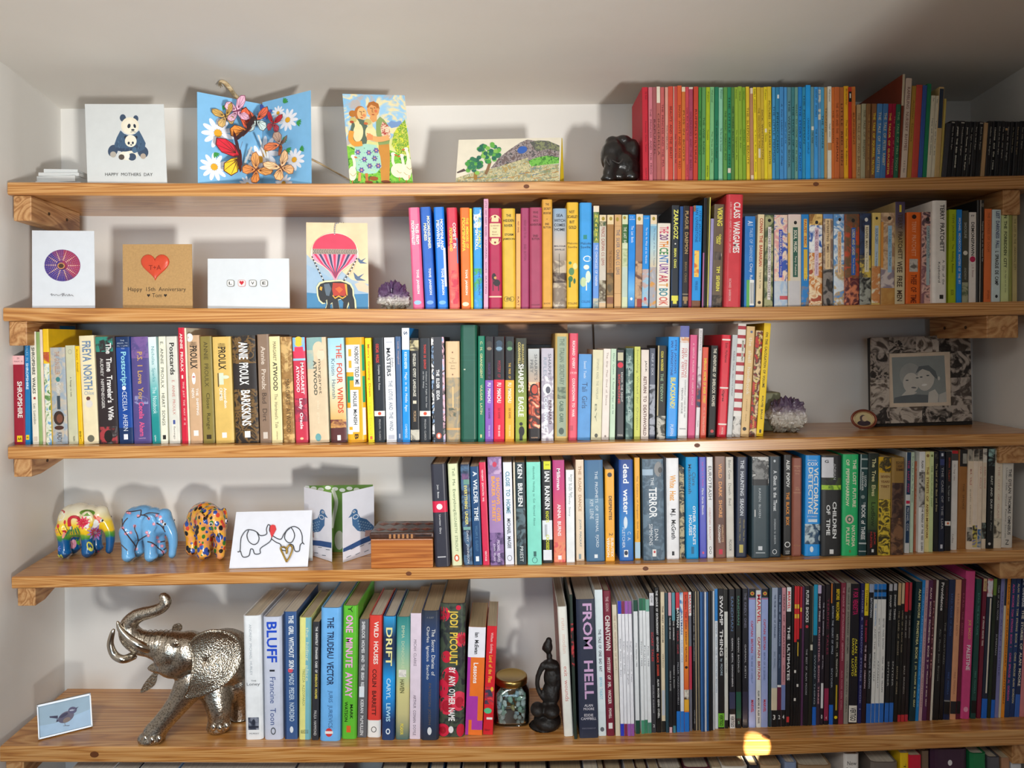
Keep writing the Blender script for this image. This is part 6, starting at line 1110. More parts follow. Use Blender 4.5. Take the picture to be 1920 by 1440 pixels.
# lowest shelf: only the tops of these books show under the fifth shelf
ROW6 = '''
126 204 1449 - 0 c f2f2f2 "broad white"
206 252 1450 - 0 c 4a4450 "broad dark grey"
256 328 1448 - 0 c b8d4ee "broad pale blue"
332 548 1450 - 0 c e6e8ee "very broad white"
552 640 1450 - 0 c 6a3a30 "broad dark brown"
713 762 1447 - 0 h 43444c "charcoal"
768 800 1448 - 0 p d8c8a8 "cream"
804 832 1448 - 0 h 2c4a6c "dark blue"
836 862 1448 - 0 p 4a6a9c "slate blue"
866 910 1448 - 0 h c8c0b4 "grey"
914 934 1447 - 0 h 6a5a4a "brown"
937 968 1447 - 0 h 5a3038 "maroon"
972 1026 1446 - 0 h 3a3432 "thick dark brown"
1030 1092 1446 - 0 h 4a4040 "very thick dark"
1095 1121 1444 - 0 p dfe6f2 "white-blue"
1122 1132 1444 - 0 p 8a7458 "brown"
1134 1166 1444 - 0 h 6a4a3a "brown"
1172 1191 1442 - 0 p f0f0f4 "white"
1192 1215 1442 - 0 h 4a2c24 "dark brown"
1217 1235 1442 - 0 p eceef4 "white"
1236 1280 1442 - 0 h 6a5440 "thick brown"
1283 1332 1440 - 0 h 6a3440 "thick maroon"
1335 1352 1438 - 0 p c8b89a "tan"
1354 1402 1438 - 0 h e8e0d0 "thick pale"
1405 1424 1436 - 0 h 3a3a42 "dark grey"
1427 1466 1436 - 0 h c8a880 "thick tan"
1472 1494.5 1430 - 0 h 8a9ab8 "blue-grey"
1498 1560 1436 - 0 h a88a68 "very thick tan"
1583 1611.5 1414 - 0 h ece6de "thick white" ; h New|3a3430|.07|.2|.8|.03 ; h Collected|3a3430|.12|.1|.95|.035
1634 1684 1430 - 0 h 7a7068 "thick worn grey"
1688 1703.5 1412 - 0 p f4c81c "yellow" ; t The Pope|3a2c08|.08|.4|.5|.36
1705 1727 1416 - 0 p d4203c "red" ; t CLASSICS|f4d8d8|.1|.4|.6|.2
1729 1742 1408 - 0 h 7a6450 "brown"
1746 1814 1405 - 0 h 43283e "very thick dark purple" ; o e8e4e4|.1|.52|.06|.08
1820 1850 1413 - 0 h 1c7a48 "green" ; h GUIDE|c8dcc0|.14|.3|.75|.02
1853 1876 1420 - 0 h 5a5a60 "grey"
1878 1893 1421 - 0 p b88a6a "tan"
1896 1915 1417 - 0 p d8dade "pale grey"
'''
import re

NAMED = {'l': 'picture_book', 'p': 'paperback_book', 'h': 'hardback_book', 'c': 'slim_booklet'}
CATS = {'l': 'book', 'p': 'book', 'h': 'book', 'c': 'booklet'}


def ordinal(n):
    if 10 <= n % 100 <= 20:
        return f'{n}th'
    return f'{n}' + {1: 'st', 2: 'nd', 3: 'rd'}.get(n % 10, 'th')


def colour_name(h):
    if len(h) == 3:
        h = ''.join(a + a for a in h)
    r, g, b = (int(h[i:i + 2], 16) / 255 for i in (0, 2, 4))
    mx, mn = max(r, g, b), min(r, g, b)
    d = mx - mn
    if d < 0.09:
        return 'black' if mx < 0.2 else 'dark grey' if mx < 0.42 else 'grey' if mx < 0.68 else 'pale grey' if mx < 0.86 else 'white'
    hue = (60 * ((g - b) / d) if mx == r else 60 * ((b - r) / d + 2) if mx == g else 60 * ((r - g) / d + 4)) % 360
    s = d / mx
    if hue < 14 or hue >= 340:
        n = 'pink' if (mx > .7 and s < .55) else 'red' if mx > .6 else 'dark red'
    elif hue < 40:
        n = ('orange' if s > .62 and mx > .65 else 'brown' if mx < .68 else 'cream' if s < .25 else 'tan')
    elif hue < 66:
        n = ('yellow' if s > .5 and mx > .7 else 'cream' if mx > .8 else 'olive')
    elif hue < 165:
        n = ('pale green' if mx > .7 and s < .4 else 'green' if mx > .4 else 'dark green')
    elif hue < 200:
        n = 'teal' if mx < .65 else 'pale blue' if s < .4 else 'sky blue'
    elif hue < 255:
        n = 'pale blue' if mx > .75 and s < .4 else 'blue' if mx > .45 else 'navy'
    else:
        n = 'lilac' if mx > .7 else 'purple' if hue < 310 else 'magenta'
    return n


def parse(rows):
    out = []
    for ln in rows.strip().split('\n'):
        parts = [p.strip() for p in ln.split(' ; ')]
        head = parts[0]
        m = re.search(r'"([^"]*)"', head)
        desc = m.group(1) if m else None
        head = re.sub(r'"[^"]*"', '', head).split()
        d = dict(x0=float(head[0]), x1=float(head[1]), yt=float(head[2]), yb=None if head[3] == '-' else float(head[3]),
                 dx=float(head[4]), fmt=head[5], col=head[6], desc=desc, depth=None, inset=None, el=[])
        for t in head[7:]:
            if t[0] == 'D':
                d['depth'] = float(t[1:])
            if t[0] == 'I':
                d['inset'] = float(t[1:])
        for e in parts[1:]:
            k, rest = e[0], e[1:].strip()
            a = rest.split('|')
            d['el'].append((k, a))
            if k in 'tThH':
                want(a[0], k in 'TH')
        out.append(d)
    return out


ROWS = [parse(r) for r in (ROW1, ROW2, ROW3, ROW4, ROW5, ROW6)]
bake_texts()

PAGE_TONES = ['e9dec6', 'dfcfae', 'd2bd98', 'eee6d4', 'cbb48c']
GROUPS = ['books on the top shelf', 'books on the second shelf', 'books on the third shelf', 'books on the fourth shelf',
          'books and comics on the fifth shelf', 'books on the lowest shelf']


UB = [0.0, 0.05, 0.11, 0.19, 0.81, 0.89, 0.95, 1.0]     # the spine is flat in the middle and rounded at the joints


def spine_y(u, bulge):
    ys = [bulge * max(0.0, (abs(2 * q - 1) - 0.62) / 0.38) ** 2 for q in UB]
    return float(np.interp(u, UB, ys))


def cuts(u0, u1):
    return [u0] + [q for q in UB if u0 + 1e-4 < q < u1 - 1e-4] + [u1]


def book(d, s, idx, prev=None):
    fmt = d['fmt']
    rnd = random.Random(idx * 31 + s * 977)
    # how far back the book stands
    if d['inset'] is not None:
        z = DF + d['inset']
    elif d['yb'] is not None:
        xm = (d['x0'] + d['x1']) / 2
        x = P(xm, d['yb'], DF + 0.02).x
        hh = shelf_h(s, x) - EYE
        _, v = unroll(xm, d['yb'])
        z = hh * F / (PY - v)
        lim = (DF + 0.004, DF + (0.03 if s == 2 else 0.045))
        z = min(max(z, lim[0]), lim[1])
    else:
        z = DF + 0.012 + rnd.uniform(0, 0.006)
    base_x0 = P(d['x0'], d['yb'] or d['yt'] + 170, z).x
    base_x1 = P(d['x1'], d['yb'] or d['yt'] + 170, z).x
    yb_px = d['yb'] or {0: 336, 1: 577, 5: 1640}.get(s, 577)
    a0, a1 = P(d['x0'], yb_px, z), P(d['x1'], yb_px, z)
    tx = P(d['x0'] + d['dx'], d['yt'], z)
    Wd = max(0.0016, a1.x - a0.x - 0.0002)
    hbase = min(shelf_h(s, a0.x), shelf_h(s, a1.x)) + 0.0002
    Hh = tx.z - hbase
    lean = math.atan2(tx.x - a0.x, Hh)
    if abs(lean) < 0.004:
        lean = 0.0
    Hh = Hh / math.cos(lean) if lean else Hh
    if lean > 0:
        Hh -= Wd * math.sin(lean) * 0.5
    if s > 0:   # leave room under the board above
        xm = (a0.x + a1.x) / 2
        Hh = min(Hh, shelf_h(s - 1, xm) - SHELF_T[s - 1] - 0.0015 - hbase - (Wd * abs(math.sin(lean))))
    Dp = d['depth'] or {'l': 0.118, 'p': 0.64 * Hh, 'h': 0.66 * Hh, 'c': 0.66 * Hh}[fmt]
    Dp = min(Dp, DW - z - 0.006, 0.19)
    if s == 0 and fmt == 'h':
        Dp = 0.13
    name = NAMED[fmt]
    if s == 4 and d['x0'] > 1160 and fmt == 'p':
        name = 'comic_album'
    root = empty(name)
    # stands on the corner it leans over
    if lean > 0:
        M = Matrix.Translation((a0.x + Wd, z - DW, hbase)) @ Matrix.Rotation(lean, 4, 'Y') @ Matrix.Translation((-Wd, 0, 0))
    else:
        M = Matrix.Translation((a0.x, z - DW, hbase)) @ Matrix.Rotation(lean, 4, 'Y')
    root.matrix_world = M
    t = {'l': 0.0011, 'p': 0.0005, 'h': 0.0022, 'c': 0.0003}[fmt]
    t = min(t, Wd * 0.22)
    bulge = {'l': 0.06, 'p': 0.04, 'h': 0.14, 'c': 0.12}[fmt] * min(Wd, 0.03)
    if fmt == 'h' and s == 4:
        bulge *= 1.1
    us = UB
    outer = [(0, Dp)] + [(u * Wd, spine_y(u, bulge)) for u in us] + [(Wd, Dp)]
    inner = [(t, Dp)] + [(t + u * (Wd - 2 * t), spine_y(u, bulge) + t * 1.2 + 0.0004) for u in us] + [(Wd - t, Dp)]
    K = len(outer)
    vs = [(x, y, 0) for x, y in outer] + [(x, y, Hh) for x, y in outer] + [(x, y, 0) for x, y in inner] + [(x, y, Hh) for x, y in inner]
    fs = []
    for i in range(K - 1):
        fs += [(i, i + 1, K + i + 1, K + i), (2 * K + i + 1, 2 * K + i, 3 * K + i, 3 * K + i + 1),
               (K + i, K + i + 1, 3 * K + i + 1, 3 * K + i), (i + 1, i, 2 * K + i, 2 * K + i + 1)]
    fs += [(0, K, 3 * K, 2 * K), (K - 1, 3 * K - 1, 4 * K - 1, 2 * K - 1)]
    rough = {'l': 0.6, 'p': 0.42, 'h': 0.4, 'c': 0.4}[fmt] + rnd.uniform(-.06, .08)
    cov = plain(d['col'], round(rough, 1), 0.05)
    mesh('cover', vs, fs, cov, root)
    # page block
    ins = {'l': 0.0012, 'p': 0.0004, 'h': 0.003, 'c': 0.0003}[fmt]
    y0 = t * 1.2 + 0.0006 + bulge * 0.6
    tone = PAGE_TONES[rnd.randrange(5)] if fmt != 'c' else 'eee8da'
    if s == 4 and d['x0'] > 1050:
        tone = rnd.choice(['cfc4b0', 'dcd4c4', 'c0b49e'])
    mesh('page_block', boxv((t + 1e-4, y0, ins), (Wd - t - 1e-4, Dp - ins, Hh - ins)), BOXF, page_mat(tone), root)
    # printed spine
    gv, gf, gc = [], [], []
    layer = [0]

    def put(u, v, lift):
        return (u * Wd, spine_y(u, bulge) - lift, (1 - v) * Hh)

    for k, a in d['el']:
        layer[0] += 1
        lift = 0.00010 + 0.00003 * layer[0]
        if k == 'L':     # picture on the left board
            mesh('cover_picture', [(-lift, bulge + .004, .001), (-lift, Dp - .001, .001), (-lift, Dp - .001, Hh - .001), (-lift, bulge + .004, Hh - .001)], [(0, 1, 2, 3)], art(a[0]), root)
            continue
        if k in 'ra':
            v0, v1, u0, u1 = (float(q) for q in a[1:5])
            vv, ff = [], []
            cu_ = cuts(u0, u1)
            for u in cu_:
                vv += [put(u, v0, lift), put(u, v1, lift)]
            for i in range(len(cu_) - 1):
                ff.append((2 * i, 2 * i + 2, 2 * i + 3, 2 * i + 1))
            mesh('printed_band' if k == 'r' else 'printed_picture', vv, ff, plain(a[0], 0.45, 0.04) if k == 'r' else art(a[0]), root)
        elif k == 'g':
            cs = [rgb(c) for c in a[0].split('-')]
            v0, v1, u0, u1 = (float(q) for q in a[1:5])
            R = 24
            o = len(gv)
            for j in range(R + 1):
                f = j / R * (len(cs) - 1)
                i0 = min(int(f), len(cs) - 2)
                w = f - i0
                c = tuple(cs[i0][m] * (1 - w) + cs[i0 + 1][m] * w for m in range(3))
                cu_ = cuts(u0, u1)
                for u in cu_:
                    gv.append(put(u, v0 + (v1 - v0) * j / R, lift))
                    gc.append((*c, 1))
            for j in range(R):
                nc = len(cu_)
                for i in range(nc - 1):
                    b0 = o + j * nc + i
                    gf.append((b0, b0 + 1, b0 + nc + 1, b0 + nc))
        elif k == 'o':
            vc, uc, ru, rv = (float(q) for q in a[1:5])
            vv = []
            for fr in (1.0, 0.6):
                for q in range(16):
                    th = 2 * math.pi * q / 16
                    u = min(1, max(0, uc + fr * ru * math.cos(th)))
                    v = vc + fr * rv * math.sin(th) * Wd / Hh
                    vv.append(put(u, v, lift))
            vv.append(put(min(1, max(0, uc)), vc, lift))
            mesh('printed_emblem', vv, [(q, (q + 1) % 16, 16 + (q + 1) % 16, 16 + q) for q in range(16)] + [(16 + q, 16 + (q + 1) % 16, 32) for q in range(16)], plain(a[0], 0.45, 0.04), root)
        else:
            co, ff, asp = TEXTS[(a[0], k in 'TH')]
            if len(co) == 0:
                continue
            lift += 0.00012
            if k in 'tT':
                v0, v1, uc, us_ = (float(q) for q in a[2:6])
                vv = [put(min(1, max(0, uc + (y - 0.5) * us_)), v0 + (v1 - v0) * x, lift) for x, y in co]
            else:
                vc, u0, u1, hv = (float(q) for q in a[2:6])
                vv = [put(u0 + (u1 - u0) * x, vc - (y - 0.5) * hv, lift) for x, y in co]
            mesh('lettering', vv, ff, plain(a[1], 0.45, 0.02), root)
    if gv:
        mesh('gradient_print', gv, gf, attr_mat(), root, cols=gc)
    # description
    tc = next((a[1] for k, a in d['el'] if k in 'tThH'), None)
    kindword = {'l': 'small hardback', 'p': 'paperback', 'h': 'hardback', 'c': 'booklet'}[fmt]
    desc = d['desc'] or (colour_name(d['col']))
    if name == 'comic_album':
        kindword = 'comic album'
    lab = f'{desc} {kindword}'
    nth = f'{ordinal(idx + 1)} book from left on {ORD[s]} shelf'
    wt = colour_name(tc) if tc else None
    if wt and len((lab + ' with ' + wt + ' lettering ' + nth).split()) <= 16:
        lab += f' with {wt} lettering'
    lab += ', ' + nth
    tag(root, lab, CATS[fmt], GROUPS[s])
    return root


def tidy(row):
    """neighbours that lean must not run into each other"""
    for a, b in zip(row[:-1], row[1:]):
        ha = (a['yb'] or a['yt'] + 175) - a['yt']
        hb = (b['yb'] or b['yt'] + 175) - b['yt']
        h = min(ha, hb)
        ra = a['x1'] + a['dx'] * h / ha
        lb = b['x0'] + b['dx'] * h / hb
        if ra + 0.15 > lb:
            b['dx'] += (ra + 0.15 - lb) * hb / h


for s, row in enumerate(ROWS):
    tidy(row)
    for i, d in enumerate(row):
        book(d, s, i)

# ================================================================ greeting cards and flat things
class Sheet:
    """a flat card standing on shelf s: corners measured in the photograph, each with its own depth.
    bl, br, tl = (x, y) pixels; zb = depth of the two lower corners, zt = depth of the top edge"""

    def __init__(self, root, s, bl, br, tl, zl, zr, dzt=0.02, ground=True, org=None, sc=1.0):
        self.root = root
        A, B = P(bl[0], bl[1], zl), P(br[0], br[1], zr)
        if ground:
            A.z = shelf_h(s, A.x) + 0.0008
            B.z = shelf_h(s, B.x) + 0.0008
        C = P(tl[0], tl[1], zl + dzt)
        self.A, self.U, self.V = A, B - A, C - A
        self.N = self.V.cross(self.U).normalized()     # points away from the camera
        if self.N.y < 0:
            self.N = -self.N
        if root.location.length == 0:
            root.location = (A + B) / 2
            bpy.context.view_layer.update()
        self.o = root.location.copy()
        # affine map from picture pixels (in the units the drawing uses) to card fractions
        self.org, self.sc = org, sc
        self.bl, self.br, self.tl = bl, br, tl
        self.layer = 0
        self.base = 0.0
        self.letters = MB()
        self.mb = MB()

    def pt(self, u, v, n=0.0):
        return tuple(self.A + self.U * u + self.V * v + self.N * n - self.o)

    def uv(self, x, y):
        """drawing pixel (zoomed crop) -> card fraction"""
        X, Y = self.org[0] + x / self.sc, self.org[1] + y / self.sc
        ax, ay = self.br[0] - self.bl[0], self.br[1] - self.bl[1]
        bx, by = self.tl[0] - self.bl[0], self.tl[1] - self.bl[1]
        dx, dy = X - self.bl[0], Y - self.bl[1]
        det = ax * by - ay * bx
        return (dx * by - dy * bx) / det, (ax * dy - ay * dx) / det

    def panel(self, name, mat, t=0.0006, parent=None):
        vs = [self.pt(u, v, n) for n in (0, t) for u, v in ((0, 0), (1, 0), (1, 1), (0, 1))]
        fs = [(0, 1, 2, 3), (4, 7, 6, 5), (0, 4, 5, 1), (1, 5, 6, 2), (2, 6, 7, 3), (3, 7, 4, 0)]
        return mesh(name, vs, fs, mat, parent or self.root)

    def lift(self):
        self.layer += 1
        return -(0.00012 + 0.000015 * self.layer + self.base)

    def poly(self, pts, col, frac=False, mat=None):
        n = self.lift()
        vs = []
        for p in pts:
            u, v = p if frac else self.uv(*p)
            vs.append(self.pt(min(1, max(0, u)), min(1, max(0, v)), n))
        self.mb.add(vs, [tuple(range(len(vs)))], mat or plain(col, 0.6, 0.04))

    def ell(self, x, y, rx, ry, col, rot=0.0, mat=None, n=20):
        c, s = math.cos(rot), math.sin(rot)
        self.poly([(x + rx * math.cos(q) * c - ry * math.sin(q) * s, y + rx * math.cos(q) * s + ry * math.sin(q) * c)
                   for q in np.linspace(0, 2 * math.pi, n + 1)[:-1]], col, mat=mat)

    def stroke(self, pts, w, col, smooth=True, n=5):
        if smooth and len(pts) > 2:
            pts = spline(pts, n)
        lf = self.lift()
        vs, fs = [], []
        for i, p in enumerate(pts):
            a, b = pts[max(0, i - 1)], pts[min(len(pts) - 1, i + 1)]
            d = np.array(b) - np.array(a)
            d = d / (np.linalg.norm(d) + 1e-9)
            nx, ny = -d[1] * w / 2, d[0] * w / 2
            for sgn in (1, -1):
                u, v = self.uv(p[0] + nx * sgn, p[1] + ny * sgn)
                vs.append(self.pt(min(1, max(0, u)), min(1, max(0, v)), lf))
        for i in range(len(pts) - 1):
            fs.append((2 * i, 2 * i + 1, 2 * i + 3, 2 * i + 2))
        self.mb.add(vs, fs, plain(col, 0.6, 0.04))

    def text(self, txt, x0, x1, y, h, col, bold=False, slant=0.0):
        """centre line y, height h, in drawing pixels"""
        want(txt, bold)
        if TEXTS[(txt, bold)] is None:
            bake_texts()
        co, ff, _ = TEXTS[(txt, bold)]
        lf = self.lift() - 0.0001
        vs = []
        for a, b in co:
            u, v = self.uv(x0 + (x1 - x0) * a + slant * (b - .5) * h, y - (b - 0.5) * h)
            vs.append(self.pt(u, v, lf))
        self.letters.add(vs, ff, plain(col, 0.6, 0.02))

    def done(self, name='printed_picture'):
        self.mb.build(name, self.root)
        self.letters.build('lettering', self.root)


PAPER = plain('d9dcdb', 0.6, 0.02)
CREAM = plain('efe9d8', 0.6, 0.03)


def back_panel(sh, side, ang, mat, name='back_panel', frac=1.0):
    """second leaf of a folded card, hinged at its left / right edge, or at the top (tent)"""
    if side == 'top':
        a, b = sh.A + sh.V, sh.A + sh.U + sh.V
        d = (sh.N * math.sin(ang) - sh.V.normalized() * math.cos(ang)).normalized()
        L = (a.z - sh.A.z) / max(0.2, -d.z)
        p = [a, b, b + d * L, a + d * L]
    else:
        if side == 'left':
            a, dirn = sh.A, sh.U
        else:
            a, dirn = sh.A + sh.U, -sh.U
        L = dirn.length * frac
        d = dirn.normalized() * math.cos(ang) + sh.N * math.sin(ang)
        d.z = 0
        d.normalize()
        p = [a, a + d * L, a + d * L + sh.V, a + sh.V]
    nrm = (p[1] - p[0]).cross(p[3] - p[0]).normalized()
    if nrm.y < 0:
        nrm = -nrm
    e = 0.0006
    vs = [tuple(q + nrm * (e * 0.2) - sh.o) for q in p] + [tuple(q + nrm * (e * 1.2) - sh.o) for q in p]
    fs = [(0, 1, 2, 3), (4, 7, 6, 5), (0, 4, 5, 1), (1, 5, 6, 2), (2, 6, 7, 3), (3, 7, 4, 0)]
    return mesh(name, vs, fs, mat, sh.root)


# ---------------------------------------------------------------- panda card (top shelf)
def panda_card():
    r = empty('greeting_card')
    tag(r, 'white card with a blue-grey mother panda hugging her cub, top shelf', 'card', 'greeting cards on the shelves')
    c = Sheet(r, 0, (164, 343), (313, 343), (159, 195), 1.394, 1.392, 0.014, org=(0, 130), sc=4.645)
    c.panel('front_panel', PAPER)
    back_panel(c, 'right', math.radians(38), PAPER)
    navy, cr, dk = '3f5068', 'f4ecd8', '2a3444'
    for p in ((1073, 422, 27, 32), (1187, 428, 23, 29)):
        c.ell(*p, navy)
    c.ell(985, 705, 42, 52, navy, 0.4)
    c.ell(1248, 715, 46, 52, navy, -0.4)
    c.poly([(1052, 530), (1020, 590), (998, 650), (1010, 690), (1060, 715), (1130, 722), (1215, 715), (1262, 690), (1272, 640),
            (1245, 585), (1215, 530), (1180, 560), (1130, 575), (1085, 560)], '46607c')
    c.ell(1120, 745, 80, 42, cr)
    c.ell(1060, 760, 26, 24, '5a5048', 0)
    c.ell(1152, 758, 36, 32, navy)
    c.ell(1108, 748, 24, 34, 'f3efe4')
    c.ell(1136, 490, 78, 74, 'f2e8d0')
    c.ell(1136, 500, 62, 60, cr)
    c.ell(1127, 492, 14, 20, dk, 0.3)
    c.ell(1177, 492, 11, 18, dk, -0.3)
    c.ell(1161, 526, 15, 8, dk)
    c.stroke([(1140, 545), (1162, 540), (1185, 545)], 4, dk)
    c.ell(1098, 590, 14, 14, dk)
    c.ell(1188, 590, 14, 14, dk)
    c.ell(1142, 622, 51, 52, cr)
    c.ell(1124, 640, 10, 13, dk)
    c.ell(1160, 638, 9, 12, dk)
    c.ell(1146, 656, 9, 5, dk)
    c.stroke([(1010, 690), (1090, 700), (1160, 685), (1200, 660)], 26, '3a4c66')
    c.ell(988, 738, 27, 26, 'b8b0a4')
    c.ell(1250, 752, 24, 24, 'b8a898')
    c.ell(1175, 700, 22, 26, '52708c')
    for i in range(40):
        a = random.uniform(0, 6.28)
        x, y = 1135 + 115 * math.cos(a) * random.uniform(.75, 1), 640 + 62 * math.sin(a) * random.uniform(.6, 1)
        if abs(x - 1142) < 58 and abs(y - 620) < 60:
            continue
        c.stroke([(x, y), (x + random.uniform(-6, 6), y + 16)], 3, random.choice(['2f3e54', '6a86a0', '5a7690']), smooth=False)
    c.text('HAPPY MOTHERS DAY', 918, 1332, 909, 26, '4a4a48')
    c.done()


# ---------------------------------------------------------------- butterfly pop-up card
def butterfly(c, parent, ctr, size, rot, fold, cols, n0=0.03):
    """one cut-out butterfly: two pairs of wings bent about the body; ctr in drawing pixels, n0 = distance in front"""
    fw = [(0, 0), (.18, .5), (.55, .82), (.95, .9), (1.02, .6), (.8, .22), (.3, -.02)]
    hw = [(0, 0), (.4, -.05), (.75, -.25), (.8, -.6), (.5, -.85), (.2, -.7), (.05, -.3)]
    mb = MB()
    u0, v0 = c.uv(*ctr)
    zd = (Vector(c.pt(u0, v0)) + c.o).y + DW - n0          # hovers n0 in front of the card
    base = P(c.org[0] + ctr[0] / c.sc, c.org[1] + ctr[1] / c.sc, zd) - c.o
    Ux, Vx, Nx = Vector((1, 0, 0)), Vector((0, 0, 1)), Vector((0, 1, 0))
    ca, sa = math.cos(rot), math.sin(rot)

    def place(x, y, z):
        X, Y = x * ca - y * sa, x * sa + y * ca
        return tuple(base + Ux * (X * size) + Vx * (Y * size) - Nx * (z * size))
    for side, fd in ((1, fold[0]), (-1, fold[1])):
        for wing, col in ((fw, cols[0]), (hw, cols[1])):
            cx, cy = sum(p[0] for p in wing) / 7, sum(p[1] for p in wing) / 7
            for k, (sc, cc) in enumerate(((1.0, cols[2]), (0.9, col))):
                vs = []
                for x, y in wing:
                    x, y = cx + (x - cx) * sc, cy + (y - cy) * sc
                    vs.append(place(side * x * math.cos(fd), y, x * math.sin(fd) + 0.008 * k))
                mb.add(vs, [tuple(range(7))], plain(cc, 0.6, 0.12))
            for vein in range(5):   # dark veins over the wing
                t = wing[1 + vein]
                a, b = (cx * .35, cy * .35), (cx + (t[0] - cx) * .88, cy + (t[1] - cy) * .88)
                w = 0.016
                d = math.atan2(b[1] - a[1], b[0] - a[0])
                q = [(a[0] - w * math.sin(d), a[1] + w * math.cos(d)), (a[0] + w * math.sin(d), a[1] - w * math.cos(d)),
                     (b[0] + w * .4 * math.sin(d), b[1] - w * .4 * math.cos(d)), (b[0] - w * .4 * math.sin(d), b[1] + w * .4 * math.cos(d))]
                mb.add([place(side * x * math.cos(fd), y, x * math.sin(fd) + 0.02) for x, y in q], [(0, 1, 2, 3)], plain(cols[3], 0.6))
    vs, fs = tube([place(0, .28, .02), place(0, .05, .03), place(0, -.42, .02)], [0.035 * size, 0.055 * size, 0.02 * size], 6)
    mb.add(vs, fs, plain(cols[3], 0.6))
    for sd in (-1, 1):
        vs, fs = tube([place(0, .26, .03), place(sd * .16, .62, .05)], 0.008 * size, 4)
        mb.add(vs, fs, plain(cols[3], 0.6))
    return mb.build('butterfly', parent)


def daisy(c, x, y, r, rot=0.0, petals=11, cut=None):
    for k in range(petals):
        a = rot + 2 * math.pi * k / petals
        c.ell(x + math.cos(a) * r * .6, y + math.sin(a) * r * .6, r * .38, r * .15, 'f4f4fa', a, n=12)
    c.ell(x, y, r * .24, r * .24, 'f2b02c', n=14)


def leafy(c, x, y, r, a):
    for k in (-.6, -.2, .25, .7):
        c.ell(x + math.cos(a + k) * r * .5, y + math.sin(a + k) * r * .5, r * .5, r * .16, '3f9a48', a + k, n=10)


def butterfly_card():
    r = empty('pop_up_card')
    tag(r, 'sky-blue pop-up card of daisies and coloured butterflies, top shelf', 'card', 'greeting cards on the shelves')
    sky = plain('84c0ea', 0.55, 0.03)
    L = Sheet(r, 0, (371, 346), (493, 350), (369.5, 172), 1.388, 1.46, 0.004, org=(350, 140), sc=6.545)
    R = Sheet(r, 0, (493, 350), (584, 347), (492, 192), 1.46, 1.388, 0.006, org=(350, 140), sc=6.545)
    # the right leaf's top corner leans in
    L.panel('left_panel', sky)
    R.panel('right_panel', sky)
    for p in ((375, 690, 205, .2), (330, 1120, 180, .1, )):
        daisy(L, *p[:4])
    leafy(L, 430, 335, 60, .7)
    leafy(L, 330, 940, 70, .8)
    L.done('printed_daisies')
    L.mb = MB()
    daisy(L, 740, 1300, 110, 0)
    daisy(L, 900, 960, 190, .3)
    for p in ((1130, 500, 85, .2), (1250, 600, 130, .1), (1330, 1060, 130, .3), (1200, 1310, 110, 0), (960, 930, 200, .2)):
        daisy(R, *p)
    for p in ((1200, 400, 60, -.8), (1360, 650, 60, .2), (1190, 810, 60, .1), (1240, 930, 60, .5), (1400, 960, 55, -.3)):
        leafy(R, *p)
    L.done('printed_daisies')
    R.done('printed_daisies')
    S = 0.027
    B = butterfly
    B(L, r, (480, 515), S * .85, .25, (.4, .1), ('d8ac5c', 'e4bc74', '5a3e1c', '4a3418'), .03)
    B(L, r, (620, 445), S * .95, -1.35, (.3, .2), ('eeb8d0', 'f2c4d8', '8a3a5a', '7a2c50'), .045)
    B(R, r, (960, 480), S * .55, -.5, (.5, .5), ('5a6ac8', '6a7ad0', '24306a', '1c2450'), .006)
    B(R, r, (1060, 600), S * .8, -.15, (.4, 1.25), ('c02c38', 'b84a58', '4a5a4c', '5a2028'), .02)
    B(L, r, (855, 560), S * 1.0, .06, (.2, .2), ('e86a4a', 'd8ece8', '3a3a3a', '2c2c2c'), .045)
    B(L, r, (755, 690), S * 1.3, -.75, (1.45, .1), ('e8603a', 'f2963a', '4a1c10', '5a1c0c'), .055)
    B(L, r, (665, 1000), S * 1.6, .1, (1.45, .15), ('d81c34', 'f4cc24', '5a1418', '6a1c14'), .05)
    B(L, r, (855, 1170), S * 1.0, -.85, (.2, .2), ('e8a25a', 'e89048', '7a3c14', '6a3010'), .05)
    B(R, r, (1160, 1140), S * 1.0, .55, (.2, .3), ('ecc090', 'e8b078', '7a4a24', '6a3a1c'), .04)
    B(R, r, (1150, 860), S * .95, 2.7, (.3, .9), ('d8703a', 'a88a78', '5a2c1c', '4a2414'), .03)
    # paper strips that hold the pop-up
    mb = MB()
    for (p, n1, q, n2) in (((780, 740), .05, (1000, 1080), .01), ((700, 900), .05, (660, 1130), .006), ((930, 900), .03, (1000, 1110), .01)):
        a = Vector(L.pt(*L.uv(*p), -n1))
        b = Vector(L.pt(*L.uv(*q), -n2))
        w = L.U.normalized() * 0.002
        mb.add([tuple(a - w), tuple(a + w), tuple(b + w), tuple(b - w)], [(0, 1, 2, 3)], PAPER)
    mb.build('paper_strips', r)


